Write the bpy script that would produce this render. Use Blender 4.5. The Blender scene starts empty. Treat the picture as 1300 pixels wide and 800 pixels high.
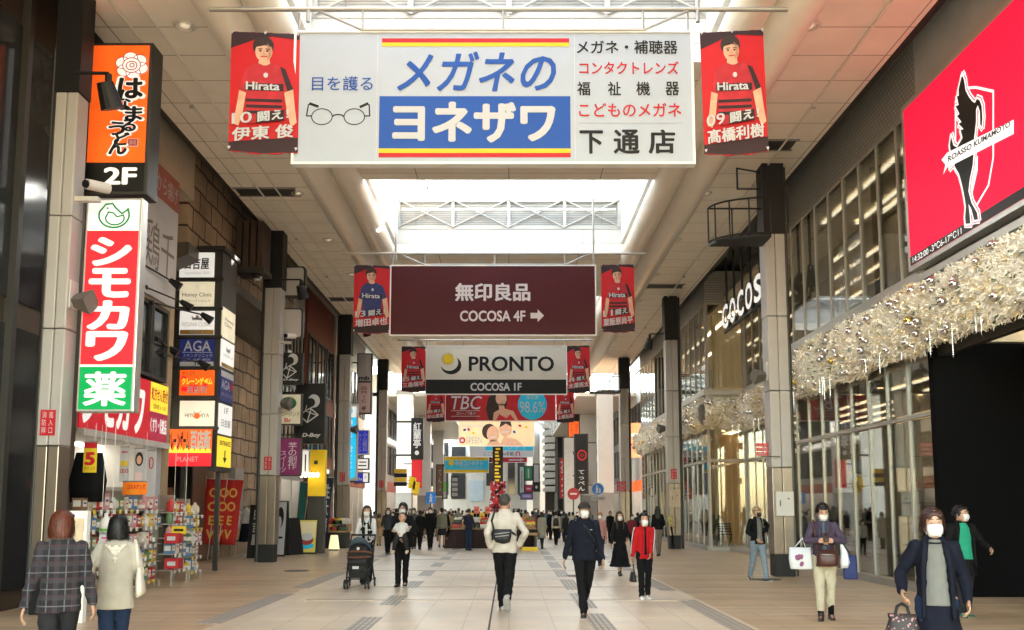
import bpy, bmesh, math, random
from mathutils import Vector, Matrix, noise
random.seed(7)
SC = bpy.context.scene
COL = SC.collection
R = math.radians
# ---------------------------------------------------------------- camera, world, sun, exposure
F, CX, HY, PITCH, EYE = 1100.0, 646.0, 644.0, R(6.0), 1.55     # in pixels of the 1300 x 800 photograph
YPP = HY - F*math.tan(PITCH)
cam_d = bpy.data.cameras.new('camera'); cam = bpy.data.objects.new('camera', cam_d); COL.objects.link(cam)
cam_d.sensor_width = 36; cam_d.lens = F*36/1300
cam_d.shift_x = (650-CX)/1300; cam_d.shift_y = (YPP-400)/1300
cam_d.clip_end = 2000
cam.location = (0, 0, EYE); cam.rotation_euler = (R(90)+PITCH, 0, 0)
SC.camera = cam
EXPO = 4.9
W = bpy.data.worlds.new('World'); SC.world = W; W.use_nodes = True
nt = W.node_tree; sky = nt.nodes.new('ShaderNodeTexSky'); sky.sky_type = 'NISHITA'; sky.sun_disc = False
SUN_EL, SUN_AZ = R(18), R(62)
sky.sun_elevation = SUN_EL; sky.sun_rotation = SUN_AZ
wt = nt.nodes.new('ShaderNodeVectorMath'); wt.operation = 'MULTIPLY'; wt.inputs[1].default_value = (1.14, .95, .74)   # warm tint over the whole sky light, in place of a white balance
nt.links.new(sky.outputs[0], wt.inputs[0]); nt.links.new(wt.outputs[0], nt.nodes['Background'].inputs[0]); nt.nodes['Background'].inputs[1].default_value = 0.15
sd = bpy.data.lights.new('sun', 'SUN'); sun = bpy.data.objects.new('sun', sd); COL.objects.link(sun)
sd.energy = 2.0; sd.angle = R(0.5); sd.color = (1, .93, .82)
# sun direction: azimuth measured clockwise from +Y, as the sky's sun_rotation
sv = Vector((math.sin(SUN_AZ)*math.cos(SUN_EL), math.cos(SUN_AZ)*math.cos(SUN_EL), math.sin(SUN_EL)))
sun.rotation_euler = (-sv).to_track_quat('-Z', 'Y').to_euler(); sun.location = (20, 10, 40)
vs = SC.view_settings; vs.view_transform = 'Standard'; vs.look = 'None'; vs.gamma = 1; vs.exposure = EXPO
try: vs.use_curve_mapping = False
except Exception: pass
SC.cycles.use_denoising = True
SC.cycles.max_bounces = 9; SC.cycles.diffuse_bounces = 6; SC.cycles.transparent_max_bounces = 16
SC.cycles.sample_clamp_indirect = 1.0
SC.cycles.caustics_reflective = False; SC.cycles.caustics_refractive = False

# ---------------------------------------------------------------- helpers
ct, st_ = math.cos(PITCH), math.sin(PITCH)
def P(px, py, Y=None, X=None, Z=None):
    a = (px-CX)/F; b = (YPP-py)/F
    d = Vector((a, ct-b*st_, st_+b*ct))
    k = Y/d.y if Y is not None else (X/d.x if X is not None else (Z-EYE)/d.z)
    return Vector((d.x*k, d.y*k, EYE+d.z*k))
def lin(c):
    return tuple(((v/255)/12.92 if v/255 <= .04045 else ((v/255+.055)/1.055)**2.4) for v in c)
MATS = {}
def M(name, col, rough=.5, metal=0., emit=0., var=.08, scale=2.5, bump=0., bscale=60., spec=.3, stretch=None):
    """procedural material: base colour with a little noise, optional bump and glow"""
    if name in MATS: return MATS[name]
    m = bpy.data.materials.new(name); m.use_nodes = True; t = m.node_tree; b = t.nodes['Principled BSDF']
    b.inputs['Roughness'].default_value = rough; b.inputs['Metallic'].default_value = metal
    b.inputs['Specular IOR Level'].default_value = spec
    tc = t.nodes.new('ShaderNodeTexCoord'); src = tc.outputs['Object']
    if stretch:
        mp = t.nodes.new('ShaderNodeMapping'); mp.inputs['Scale'].default_value = stretch
        t.links.new(src, mp.inputs[0]); src = mp.outputs[0]
    n = t.nodes.new('ShaderNodeTexNoise'); n.inputs['Scale'].default_value = scale; n.inputs['Detail'].default_value = 5
    t.links.new(src, n.inputs['Vector'])
    mx = t.nodes.new('ShaderNodeMix'); mx.data_type = 'RGBA'
    mx.inputs['A'].default_value = (*[max(0, c*(1-var*1.6)) for c in col], 1); mx.inputs['B'].default_value = (*[min(1, c*(1+var*1.6)) for c in col], 1)
    t.links.new(n.outputs['Fac'], mx.inputs['Factor']); t.links.new(mx.outputs['Result'], b.inputs['Base Color'])
    if emit:
        t.links.new(mx.outputs['Result'], b.inputs['Emission Color']); b.inputs['Emission Strength'].default_value = emit/2**EXPO
    if bump:
        n2 = t.nodes.new('ShaderNodeTexNoise'); n2.inputs['Scale'].default_value = bscale; n2.inputs['Detail'].default_value = 4
        bp = t.nodes.new('ShaderNodeBump'); bp.inputs['Strength'].default_value = bump; bp.inputs['Distance'].default_value = .02
        t.links.new(src, n2.inputs['Vector']); t.links.new(n2.outputs['Fac'], bp.inputs['Height']); t.links.new(bp.outputs[0], b.inputs['Normal'])
    MATS[name] = m; return m
def glass_mat(name, tint, refl=.12, rough=.02):
    m = bpy.data.materials.new(name); m.use_nodes = True; t = m.node_tree; t.nodes.remove(t.nodes['Principled BSDF'])
    tr = t.nodes.new('ShaderNodeBsdfTransparent'); tr.inputs[0].default_value = (*tint, 1)
    gl = t.nodes.new('ShaderNodeBsdfGlossy'); gl.inputs['Roughness'].default_value = rough
    fr = t.nodes.new('ShaderNodeLayerWeight'); fr.inputs['Blend'].default_value = .35
    ma = t.nodes.new('ShaderNodeMath'); ma.operation = 'MULTIPLY_ADD'; ma.inputs[1].default_value = .75; ma.inputs[2].default_value = refl
    t.links.new(fr.outputs['Fresnel'], ma.inputs[0])
    mx = t.nodes.new('ShaderNodeMixShader'); t.links.new(ma.outputs[0], mx.inputs[0])
    t.links.new(tr.outputs[0], mx.inputs[1]); t.links.new(gl.outputs[0], mx.inputs[2])
    t.links.new(mx.outputs[0], t.nodes['Material Output'].inputs[0]); MATS[name] = m; return m
def tiles_mat(name, c1, c2, mortar, bw, bh, ms=.01, rough=.5, off=.0, axes='xy', bump=.3, nvar=.12, rot=0, metal=0, distort=0):
    """brick/tile pattern in object space; axes choose the two object axes the pattern runs along"""
    m = bpy.data.materials.new(name); m.use_nodes = True; t = m.node_tree; b = t.nodes['Principled BSDF']
    b.inputs['Roughness'].default_value = rough; b.inputs['Metallic'].default_value = metal
    tc = t.nodes.new('ShaderNodeTexCoord'); sp = t.nodes.new('ShaderNodeSeparateXYZ'); cb = t.nodes.new('ShaderNodeCombineXYZ')
    t.links.new(tc.outputs['Object'], sp.inputs[0])
    for i, a in enumerate(axes): t.links.new(sp.outputs['xyz'.index(a)], cb.inputs[i])
    br = t.nodes.new('ShaderNodeTexBrick'); br.offset = off; br.squash = 1; vec = cb.outputs[0]
    if distort:
        nd = t.nodes.new('ShaderNodeTexNoise'); nd.inputs['Scale'].default_value = .9; nd.inputs['Detail'].default_value = 3; t.links.new(tc.outputs['Object'], nd.inputs['Vector'])
        ma = t.nodes.new('ShaderNodeVectorMath'); ma.operation = 'MULTIPLY_ADD'; ma.inputs[1].default_value = (distort,)*3; t.links.new(nd.outputs['Color'], ma.inputs[0]); t.links.new(vec, ma.inputs[2]); vec = ma.outputs[0]
    t.links.new(vec, br.inputs['Vector'])
    br.inputs['Color1'].default_value = (*c1, 1); br.inputs['Color2'].default_value = (*c2, 1); br.inputs['Mortar'].default_value = (*mortar, 1)
    br.inputs['Scale'].default_value = 1; br.inputs['Mortar Size'].default_value = ms; br.inputs['Mortar Smooth'].default_value = .2
    br.inputs['Brick Width'].default_value = bw; br.inputs['Row Height'].default_value = bh; br.inputs['Bias'].default_value = 0
    n = t.nodes.new('ShaderNodeTexNoise'); n.inputs['Scale'].default_value = 1.3; n.inputs['Detail'].default_value = 7
    t.links.new(tc.outputs['Object'], n.inputs['Vector'])
    mr = t.nodes.new('ShaderNodeMapRange'); mr.inputs['To Min'].default_value = 1-nvar*1.5; mr.inputs['To Max'].default_value = 1+nvar*1.5
    t.links.new(n.outputs['Fac'], mr.inputs[0])
    mx = t.nodes.new('ShaderNodeVectorMath'); mx.operation = 'SCALE'
    t.links.new(br.outputs['Color'], mx.inputs[0]); t.links.new(mr.outputs[0], mx.inputs['Scale']); t.links.new(mx.outputs[0], b.inputs['Base Color'])
    if bump:
        bp = t.nodes.new('ShaderNodeBump'); bp.inputs['Strength'].default_value = bump; bp.inputs['Distance'].default_value = .01; bp.invert = True
        t.links.new(br.outputs['Fac'], bp.inputs['Height']); t.links.new(bp.outputs[0], b.inputs['Normal'])
    MATS[name] = m; return m

def wloc(o):
    v = Vector((0, 0, 0))
    while o: v += o.location; o = o.parent
    return v
class MB:
    """collects geometry in world coordinates and links it as ONE mesh object"""
    def __init__(s): s.v = []; s.f = []
    def add(s, vs, fs):
        n = len(s.v); s.v += [Vector(v) for v in vs]; s.f += [tuple(i+n for i in f) for f in fs]; return s
    def box(s, x0, x1, y0, y1, z0, z1):
        v = [(x, y, z) for z in (z0, z1) for y in (y0, y1) for x in (x0, x1)]
        return s.add(v, [(0, 2, 3, 1), (4, 5, 7, 6), (0, 1, 5, 4), (2, 6, 7, 3), (0, 4, 6, 2), (1, 3, 7, 5)])
    def cbox(s, c, sx, sy, sz, rz=0, rx=0, ry=0):
        m = Matrix.Rotation(rz, 3, 'Z') @ Matrix.Rotation(ry, 3, 'Y') @ Matrix.Rotation(rx, 3, 'X'); c = Vector(c)
        v = [c + m @ Vector((x*sx/2, y*sy/2, z*sz/2)) for z in (-1, 1) for y in (-1, 1) for x in (-1, 1)]
        return s.add(v, [(0, 2, 3, 1), (4, 5, 7, 6), (0, 1, 5, 4), (2, 6, 7, 3), (0, 4, 6, 2), (1, 3, 7, 5)])
    def rbox(s, x0, x1, y0, y1, z0, z1, r):   # rounded-corner box, axis Y, rounded in the XZ plane
        pts = []
        for cx, cz, a0 in ((x1-r, z1-r, 0), (x0+r, z1-r, 90), (x0+r, z0+r, 180), (x1-r, z0+r, 270)):
            for k in range(5):
                a = R(a0+k*22.5); pts.append((cx+r*math.cos(a), cz+r*math.sin(a)))
        return s.prism([(p[0], y0, p[1]) for p in pts], Vector((0, y1-y0, 0)))
    def prism(s, pts, d):
        n = len(pts); pts = [Vector(p) for p in pts]
        v = pts+[p+d for p in pts]
        return s.add(v, [tuple(range(n))[::-1], tuple(range(n, 2*n))]+[(i, (i+1) % n, n+(i+1) % n, n+i) for i in range(n)])
    def quad(s, a, b, c, d): return s.add([a, b, c, d], [(0, 1, 2, 3)])
    def cyl(s, p0, p1, r0, r1=None, n=12, cap=True):
        p0 = Vector(p0); p1 = Vector(p1); r1 = r0 if r1 is None else r1
        d = (p1-p0); q = d.to_track_quat('Z', 'Y').to_matrix() if d.length > 1e-9 else Matrix.Identity(3)
        v = []
        for p, r in ((p0, r0), (p1, r1)):
            for k in range(n):
                a = 2*math.pi*k/n; v.append(p+q @ Vector((r*math.cos(a), r*math.sin(a), 0)))
        f = [(k, (k+1) % n, n+(k+1) % n, n+k) for k in range(n)]
        if cap: f += [tuple(range(n))[::-1], tuple(range(n, 2*n))]
        return s.add(v, f)
    def tube(s, pts, r, n=8):
        for a, b in zip(pts[:-1], pts[1:]): s.cyl(a, b, r, r, n)
        for p in pts[1:-1]: s.ball(p, r, r, r, 8, 4)
        return s
    def ball(s, c, rx, ry=None, rz=None, n=16, m=10, rot=None):
        ry = rx if ry is None else ry; rz = rx if rz is None else rz; c = Vector(c)
        v = [Vector((0, 0, rz))]
        for i in range(1, m):
            t = math.pi*i/m
            for k in range(n):
                a = 2*math.pi*k/n; v.append(Vector((rx*math.sin(t)*math.cos(a), ry*math.sin(t)*math.sin(a), rz*math.cos(t))))
        v.append(Vector((0, 0, -rz)))
        if rot is not None: v = [rot @ p for p in v]
        v = [p+c for p in v]
        f = [(0, 1+k, 1+(k+1) % n) for k in range(n)]
        for i in range(m-2):
            for k in range(n): f.append((1+i*n+k, 1+(i+1)*n+k, 1+(i+1)*n+(k+1) % n, 1+i*n+(k+1) % n))
        l = len(v)-1; b = 1+(m-2)*n
        f += [(l, b+(k+1) % n, b+k) for k in range(n)]
        return s.add(v, f)
    def loft(s, rings, n=18, p=2.0):
        """rings: (centre, rx, ry[, X axis, Y axis]) closed by fans; p>2 squares the section"""
        v = []; f = []
        for r in rings:
            c = Vector(r[0]); ax = Vector(r[3]) if len(r) > 3 else Vector((1, 0, 0)); ay = Vector(r[4]) if len(r) > 4 else Vector((0, 1, 0))
            for k in range(n):
                a = 2*math.pi*k/n; ca, sa = math.cos(a), math.sin(a)
                v.append(c+ax*r[1]*math.copysign(abs(ca)**(2/p), ca)+ay*r[2]*math.copysign(abs(sa)**(2/p), sa))
        for i in range(len(rings)-1):
            for k in range(n): f.append((i*n+k, i*n+(k+1) % n, (i+1)*n+(k+1) % n, (i+1)*n+k))
        f.append(tuple(range(n))[::-1]); f.append(tuple(range((len(rings)-1)*n, len(rings)*n)))
        return s.add(v, f)
    def limb(s, pts, rad, n=14):
        for (a, b), (r0, r1) in zip(zip(pts[:-1], pts[1:]), zip(rad[:-1], rad[1:])): s.cyl(a, b, r0, r1, n)
        for p_, r in zip(pts, rad): s.ball(p_, r, r, r, n, 8)
        return s
    def mesh(s, name, origin=Vector((0, 0, 0))):
        me = bpy.data.meshes.new(name); me.from_pydata([tuple(v-origin) for v in s.v], [], s.f); me.update(); return me
    def build(s, name, mat, parent=None, smooth=False, label=None, bevel=0, fix=True):
        o = bpy.data.objects.new(name, s.mesh(name, wloc(parent) if parent else Vector((0, 0, 0)))); COL.objects.link(o)
        if parent: o.parent = parent
        if mat: o.data.materials.append(mat)
        if fix:
            bm = bmesh.new(); bm.from_mesh(o.data); bmesh.ops.recalc_face_normals(bm, faces=bm.faces); bm.to_mesh(o.data); bm.free()
        if bevel:
            mo = o.modifiers.new('bevel', 'BEVEL'); mo.width = bevel; mo.segments = 2; mo.limit_method = 'ANGLE'
        if smooth: o.data.shade_smooth()
        if label: o['label'] = label
        return o
def tag(o, label, cat, group=None, kind=None):
    o['label'] = label; o['category'] = cat
    if group: o['group'] = group
    if kind: o['kind'] = kind
    return o
def thing(name, label, cat, loc=(0, 0, 0), group=None):
    o = bpy.data.objects.new(name, None); COL.objects.link(o); o.location = loc; o.empty_display_size = .2
    return tag(o, label, cat, group)
def structure(o): o['kind'] = 'structure'; return o
KIDS = {}
def kids_of(o): return [c for c in bpy.data.objects if c.parent == o]
def copy_tree(o, loc, rz=None, label=None):
    def rec(a, par):
        c = a.copy(); COL.objects.link(c); c.parent = par
        for k in kids_of(a): rec(k, c)
        return c
    r = rec(o, None); r.location = loc
    if rz is not None: r.rotation_euler = (0, 0, rz)
    if label: r['label'] = label
    return r
# ---- text
TXT = {}
def text_mesh(s, bold=0., shear=0.):
    k = (s, bold, shear)
    if k in TXT: return TXT[k]
    c = bpy.data.curves.new('t', 'FONT'); c.body = s; c.offset = bold; c.shear = shear; c.resolution_u = 3
    o = bpy.data.objects.new('t', c); COL.objects.link(o)
    bpy.context.view_layer.update()
    me = bpy.data.meshes.new_from_object(o.evaluated_get(bpy.context.evaluated_depsgraph_get()))
    v = [(p.co.x, p.co.y) for p in me.vertices]; f = [tuple(p.vertices) for p in me.polygons]
    bpy.data.objects.remove(o); bpy.data.curves.remove(c); bpy.data.meshes.remove(me)
    TXT[k] = (v, f); return TXT[k]
class Panel:
    """a flat sign face: O top-left, U to the right, V down; drawings get their own mesh per part and material"""
    def __init__(s, root, O, U, V, px=None, gap=.004):
        s.root, s.O, s.U, s.V = root, Vector(O), Vector(U), Vector(V)
        s.N = s.V.cross(s.U).normalized(); s.px = px; s.L = {}; s.gap = gap; s.asp = s.U.length/s.V.length
    def uv(s, a, b):
        if s.px: x0, y0, x1, y1 = s.px; return (a-x0)/(x1-x0), (b-y0)/(y1-y0)
        return a, b
    def pt(s, a, b, l=1):
        u, v = s.uv(a, b); return s.O+s.U*u+s.V*v+s.N*(s.gap*l)
    def mb(s, part, mat): return s.L.setdefault((part, mat.name), MB())
    def poly(s, pts, part, mat, l=1):
        s.mb(part, mat).add([s.pt(a, b, l) for a, b in pts], [tuple(range(len(pts)))]); return s
    def rect(s, a0, b0, a1, b1, part, mat, l=1): return s.poly([(a0, b0), (a1, b0), (a1, b1), (a0, b1)], part, mat, l)
    def disc(s, a, b, ra, rb, part, mat, l=1, n=24, rot=0, a0=0, a1=360):
        pts = []
        for k in range(n):
            t = R(a0+(a1-a0)*k/(n if a1-a0 >= 360 else n-1)); x, y = ra*math.cos(t), rb*math.sin(t)
            pts.append((a+x*math.cos(rot)-y*math.sin(rot), b+x*math.sin(rot)+y*math.cos(rot)))
        return s.poly(pts, part, mat, l)
    def stroke(s, pts, w, part, mat, l=1, closed=False):
        """w in the units of a (horizontal)"""
        m = s.mb(part, mat); P3 = [s.pt(a, b, l) for a, b in pts]
        u0, _ = s.uv(0, 0); u1, _ = s.uv(1, 0); hw = abs(u1-u0)*s.U.length*w/2
        if closed: P3.append(P3[0])
        for i, (p, q) in enumerate(zip(P3[:-1], P3[1:])):
            d = (q-p)
            if d.length < 1e-6: continue
            d.normalize(); nrm = d.cross(s.N)*hw; e = d*hw*.6; z = s.N*(.0002*(i % 5))
            m.quad(p-nrm-e+z, p+nrm-e+z, q+nrm+e+z, q-nrm+e+z)
        return s
    def ring(s, a, b, ra, rb, w, part, mat, l=1, n=28, a0=0, a1=360):
        full = a1-a0 >= 360
        pts = [(a+ra*math.cos(R(a0+(a1-a0)*k/(n if full else n-1))), b+rb*math.sin(R(a0+(a1-a0)*k/(n if full else n-1)))) for k in range(n)]
        return s.stroke(pts, w, part, mat, l, full)
    def text(s, t, a0, b0, a1, b1, mat, l=2, bold=0., shear=0., part='lettering', ext=0, slant=0):
        v, f = text_mesh(t, 0, shear)
        if not v: return s
        x0, x1 = min(p[0] for p in v), max(p[0] for p in v); y0, y1 = min(p[1] for p in v), max(p[1] for p in v)
        if x1-x0 < 1e-6 or y1-y0 < 1e-6: return s
        pts = []
        for x, y in v:
            fu = (x-x0)/(x1-x0); fv = (y1-y)/(y1-y0)
            pts.append(s.pt(a0+(a1-a0)*fu, b0+(b1-b0)*fv+slant*fu, l))
        s.n = getattr(s, 'n', 0)+1; m = s.mb('%s#%d' % (part, s.n), mat)
        m.add(pts, f)
        if bold:                                        # heavier weight: the glyphs struck again with small shifts
            e = bold*.95*(b1-b0)/(y1-y0); e2 = bold*.95*(a1-a0)/(x1-x0); o = s.pt(0, 0, 0)
            for k, (dx, dy) in enumerate(((1, 0), (-1, 0), (0, .8), (0, -.8), (.7, .6), (-.7, -.6), (.7, -.6), (-.7, .6))):
                d = s.pt(dx*e2, dy*e, .06*(k+1))-o; m.add([q+d for q in pts], f)
        return s
    def vtext(s, t, a0, b0, a1, b1, mat, l=2, bold=0., part='lettering', fill=.92):
        if not t: return s
        n = len(t); h = (b1-b0)/n; w = (a1-a0); s.n = getattr(s, 'n', 0)+1; part = '%s#%d' % (part, s.n)
        for i, ch in enumerate(t):
            if ch == ' ': continue
            v, f = text_mesh(ch, 0, 0)
            if not v: continue
            x0, x1 = min(p[0] for p in v), max(p[0] for p in v); y0, y1 = min(p[1] for p in v), max(p[1] for p in v)
            cy = b0+h*(i+.5); pts = []
            for x, y in v:
                xx = (x-(x0+x1)/2); yy = (y-.36)
                if ch == 'ー': xx, yy = yy, -xx
                pts.append(s.pt((a0+a1)/2+xx*w*fill, cy-yy*h*fill, l))
            s.mb(part, mat).add(pts, f)
            if bold:
                o = s.pt(0, 0, 0)
                for k, (dx, dy) in enumerate(((1, 0), (-1, 0), (0, .8), (0, -.8))): d = s.pt(dx*bold*w, dy*bold*h, .06*(k+1))-o; s.mb(part, mat).add([q+d for q in pts], f)
        return s
    def flush(s):
        for (part, mn), m in s.L.items(): m.build(part.split('#')[0], MATS[mn], s.root, fix=False)
        s.L = {}
def cam_panel(root, x0, y0, x1, y1, Y):
    a, b = P(x0, y0, Y=Y), P(x1, y1, Y=Y)
    return Panel(root, a, (b.x-a.x, 0, 0), (0, 0, b.z-a.z), (x0, y0, x1, y1))
def wall_panel(root, X, Y0, Y1, z0, z1):
    """upright panel along the street on the plane X; u runs left to right as seen from the street, v down, both 0..1"""
    if X < 0: return Panel(root, (X, Y0, z1), (0, Y1-Y0, 0), (0, 0, z0-z1))
    return Panel(root, (X, Y1, z1), (0, Y0-Y1, 0), (0, 0, z0-z1))
# ---- palette
white = M('white_paint', (.78, .77, .74), .45)
offwhite = M('cream_cladding', (.37, .355, .345), .4, var=.05)
black = M('black_paint', (.010, .010, .011), .5)
dark = M('dark_metal', (.05, .048, .045), .45, .3)
grey = M('grey_metal', (.32, .31, .30), .4, .5)
mullm = M('mullion_metal', (.38, .365, .34), .4, .3)
alum = M('aluminium', (.55, .54, .52), .35, .7)
steel = M('brushed_steel', (.24, .20, .165), .34, .85, var=.15, scale=1.5, bump=.15, bscale=5)
chrome = M('polished_bauble_silver', (.75, .72, .7), .1, 1.)
beige = M('beige_render', (.52, .44, .34), .7)
brown = M('brown_panel', (.16, .09, .06), .6)
conc = M('grey_concrete', (.32, .31, .29), .8, bump=.1)
lgrey = M('light_grey_panel', (.5, .49, .47), .5)
inkw = M('white_print', (.47, .48, .51), .5, var=.02)
inkk = M('black_print', (.008, .008, .009), .6, var=.02)
inkr = M('red_print', (.46, .012, .022), .5, var=.04)
inkb = M('blue_print', (.01, .07, .33), .5, var=.04)
inky = M('yellow_print', (.66, .46, .02), .5, var=.04)
inkg = M('grey_print', (.35, .36, .4), .5, var=.04)
litw = M('backlit_white_face', (.62, .61, .58), .5, emit=.95, var=.03)
litw2 = M('backlit_cream_face', (.6, .55, .4), .5, emit=.85, var=.12, scale=4)
litr = M('backlit_red_face', (.75, .02, .03), .4, emit=.75, var=.04)
litg = M('backlit_green_face', (.0, .28, .07), .4, emit=.6, var=.04)
lito = M('backlit_orange_face', (.86, .11, .012), .4, emit=.75, var=.12)
lity = M('backlit_yellow_face', (.9, .62, .04), .4, emit=.8, var=.05)
litn = M('backlit_navy_face', (.01, .016, .09), .4, emit=.7, var=.04)
litc = M('backlit_cyan_face', (.01, .45, .75), .4, emit=.85, var=.05)
lamp = M('lamp_glow', (1, .93, .8), .5, emit=6., var=0.)
wlamp = M('warm_lamp_glow', (1, .75, .4), .5, emit=7., var=0.)
clear = glass_mat('clear_shop_glass', (.86, .88, .86), .10)
tinted = glass_mat('tinted_glass', (.35, .36, .35), .14)
# ---------------------------------------------------------------- ground
def ground_mat():
    m = tiles_mat('paving_tiles', (.69, .565, .415), (.75, .62, .465), (.43, .35, .26), .60, .60, .006, .38, 0, 'xy', .25, .10)
    t = m.node_tree; b = t.nodes['Principled BSDF']
    base = b.inputs['Base Color'].links[0].from_socket
    tc = t.nodes.new('ShaderNodeTexCoord'); sp = t.nodes.new('ShaderNodeSeparateXYZ'); t.links.new(tc.outputs['Object'], sp.inputs[0])
    # side strips: bands of differently toned slabs running across the street
    mp = t.nodes.new('ShaderNodeMapping'); mp.inputs['Scale'].default_value = (.09, 2.1, 1); t.links.new(tc.outputs['Object'], mp.inputs[0])
    n = t.nodes.new('ShaderNodeTexNoise'); n.inputs['Scale'].default_value = 1.6; n.inputs['Detail'].default_value = 2; t.links.new(mp.outputs[0], n.inputs[0])
    cr = t.nodes.new('ShaderNodeValToRGB'); e = cr.color_ramp.elements; cr.color_ramp.interpolation = 'CONSTANT'
    e[0].color = (.60, .50, .40, 1); e[1].position = .42; e[1].color = (.70, .61, .5, 1)
    for p_, c in ((.5, (.82, .73, .63, 1)), (.56, (.62, .51, .40, 1)), (.62, (.86, .80, .73, 1))):
        x = e.new(p_); x.color = c
    t.links.new(n.outputs['Fac'], cr.inputs[0])
    ad = t.nodes.new('ShaderNodeMath'); ad.operation = 'ADD'; ad.inputs[1].default_value = .35; t.links.new(sp.outputs[0], ad.inputs[0])
    ab = t.nodes.new('ShaderNodeMath'); ab.operation = 'ABSOLUTE'; t.links.new(ad.outputs[0], ab.inputs[0])
    gt = t.nodes.new('ShaderNodeMath'); gt.operation = 'GREATER_THAN'; gt.inputs[1].default_value = 3.55; t.links.new(ab.outputs[0], gt.inputs[0])
    mx = t.nodes.new('ShaderNodeMix'); mx.data_type = 'RGBA'; mx.blend_type = 'MULTIPLY'
    t.links.new(gt.outputs[0], mx.inputs['Factor']); t.links.new(base, mx.inputs['A']); t.links.new(cr.outputs[0], mx.inputs['B'])
    # worn patches and scuffs
    n2 = t.nodes.new('ShaderNodeTexNoise'); n2.inputs['Scale'].default_value = .45; n2.inputs['Detail'].default_value = 9; n2.inputs['Roughness'].default_value = .7
    t.links.new(tc.outputs['Object'], n2.inputs[0])
    mr = t.nodes.new('ShaderNodeMapRange'); mr.inputs[1].default_value = .3; mr.inputs[2].default_value = .7; mr.inputs[3].default_value = .78; mr.inputs[4].default_value = 1.12
    t.links.new(n2.outputs['Fac'], mr.inputs[0])
    sc = t.nodes.new('ShaderNodeVectorMath'); sc.operation = 'SCALE'; t.links.new(mx.outputs['Result'], sc.inputs[0]); t.links.new(mr.outputs[0], sc.inputs['Scale'])
    t.links.new(sc.outputs[0], b.inputs['Base Color'])
    vo = t.nodes.new('ShaderNodeTexVoronoi'); vo.inputs['Scale'].default_value = 1.7; t.links.new(tc.outputs['Object'], vo.inputs['Vector'])   # trodden gum and drip spots
    lt = t.nodes.new('ShaderNodeMath'); lt.operation = 'LESS_THAN'; lt.inputs[1].default_value = .055; t.links.new(vo.outputs['Distance'], lt.inputs[0])
    gm = t.nodes.new('ShaderNodeMix'); gm.data_type = 'RGBA'; gm.blend_type = 'MULTIPLY'; gm.inputs['B'].default_value = (.62, .6, .58, 1); t.links.new(lt.outputs[0], gm.inputs['Factor']); t.links.new(sc.outputs[0], gm.inputs['A']); t.links.new(gm.outputs['Result'], b.inputs['Base Color'])
    rr = t.nodes.new('ShaderNodeMapRange'); rr.inputs[3].default_value = .22; rr.inputs[4].default_value = .46; t.links.new(n2.outputs['Fac'], rr.inputs[0]); t.links.new(rr.outputs[0], b.inputs['Roughness'])
    return m
g = MB().box(-400, 400, -60, 900, -.3, 0).build('pavement', ground_mat()); structure(g)
tact = tiles_mat('tactile_paving', (.46, .40, .33), (.5, .44, .36), (.2, .175, .15), .075, .3, .012, .5, 0, 'xy', .5)
tact2 = tiles_mat('dark_band_paving', (.37, .315, .25), (.41, .35, .28), (.2, .175, .15), .1, .1, .01, .5, 0, 'xy', .4)
drain = tiles_mat('drain_slots', (.20, .165, .12), (.22, .18, .135), (.42, .34, .25), .16, .08, .025, .5, .5, 'xy', .3)
mb = MB(); mb2 = MB()
y = 5.0
while y < 60:                                          # dashed tactile rows either side of the middle
    mb.box(-2.08, -1.78, y, y+1.5, 0, .004); mb.box(1.08, 1.38, y-.4, y+1.9, 0, .004); y += 3.0
structure(mb.build('tactile_paving', tact))
y = 6.0
while y < 60:
    mb2.box(2.82, 3.12, y, y+3.6, 0, .004); mb2.box(-4.2, -3.85, y+.6, y+4.6, 0, .004); y += 5.2
structure(mb2.build('dark_paving_band', tact2))
mb = MB()
for y in (10.6, 14.7, 17.1, 21.5, 26): mb.box(-3.4, 3.0, y, y+.1, .0, .0065)
structure(mb.build('drain_channel', drain))
structure(MB().box(-.27, -.245, 4, 60, 0, .0085).build('expansion_joint', M('joint_seal', (.07, .06, .05), .8)))
mb = MB()
for x, y in ((-5.2, 21.5), (5.55, 18.9), (1.6, 19.9), (-4.5, 26.5)): mb.cyl((x, y, 0), (x, y, .009), .3, .3, 24)
structure(mb.build('manhole_cover', M('cast_iron', (.12, .11, .1), .6, .5)))

# ---------------------------------------------------------------- arcade roof
CZ = 9.6
ceil_m = tiles_mat('ceiling_panels', (.86, .79, .67), (.89, .82, .70), (.34, .28, .22), 2.25, .92, .012, .5, 0, 'xy', .15, .09)
cove_m = M('cream_cove', (.74, .69, .60), .38, var=.05)
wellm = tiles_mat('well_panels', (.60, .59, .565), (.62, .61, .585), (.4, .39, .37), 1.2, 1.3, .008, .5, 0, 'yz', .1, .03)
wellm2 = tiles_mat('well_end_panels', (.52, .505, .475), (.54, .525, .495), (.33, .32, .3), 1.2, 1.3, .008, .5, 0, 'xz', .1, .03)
framem = M('skylight_frame_grey', (.42, .41, .39), .5)
louv = tiles_mat('grey_louvre', (.34, .33, .31), (.36, .35, .33), (.2, .2, .19), 3, .06, .02, .5, 0, 'xz', .5)
roof = thing('arcade_roof', 'cream panelled arcade ceiling with glazed skylight wells above the street', 'arcade roof', (0, 12, CZ))
Y0R, Y1R = -7, 52
WELLS = [(-3.2, 3.0), (8.4, 15.0), (20.7, 27.1), (32.6, 39.0), (44.4, 50.6)]
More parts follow.
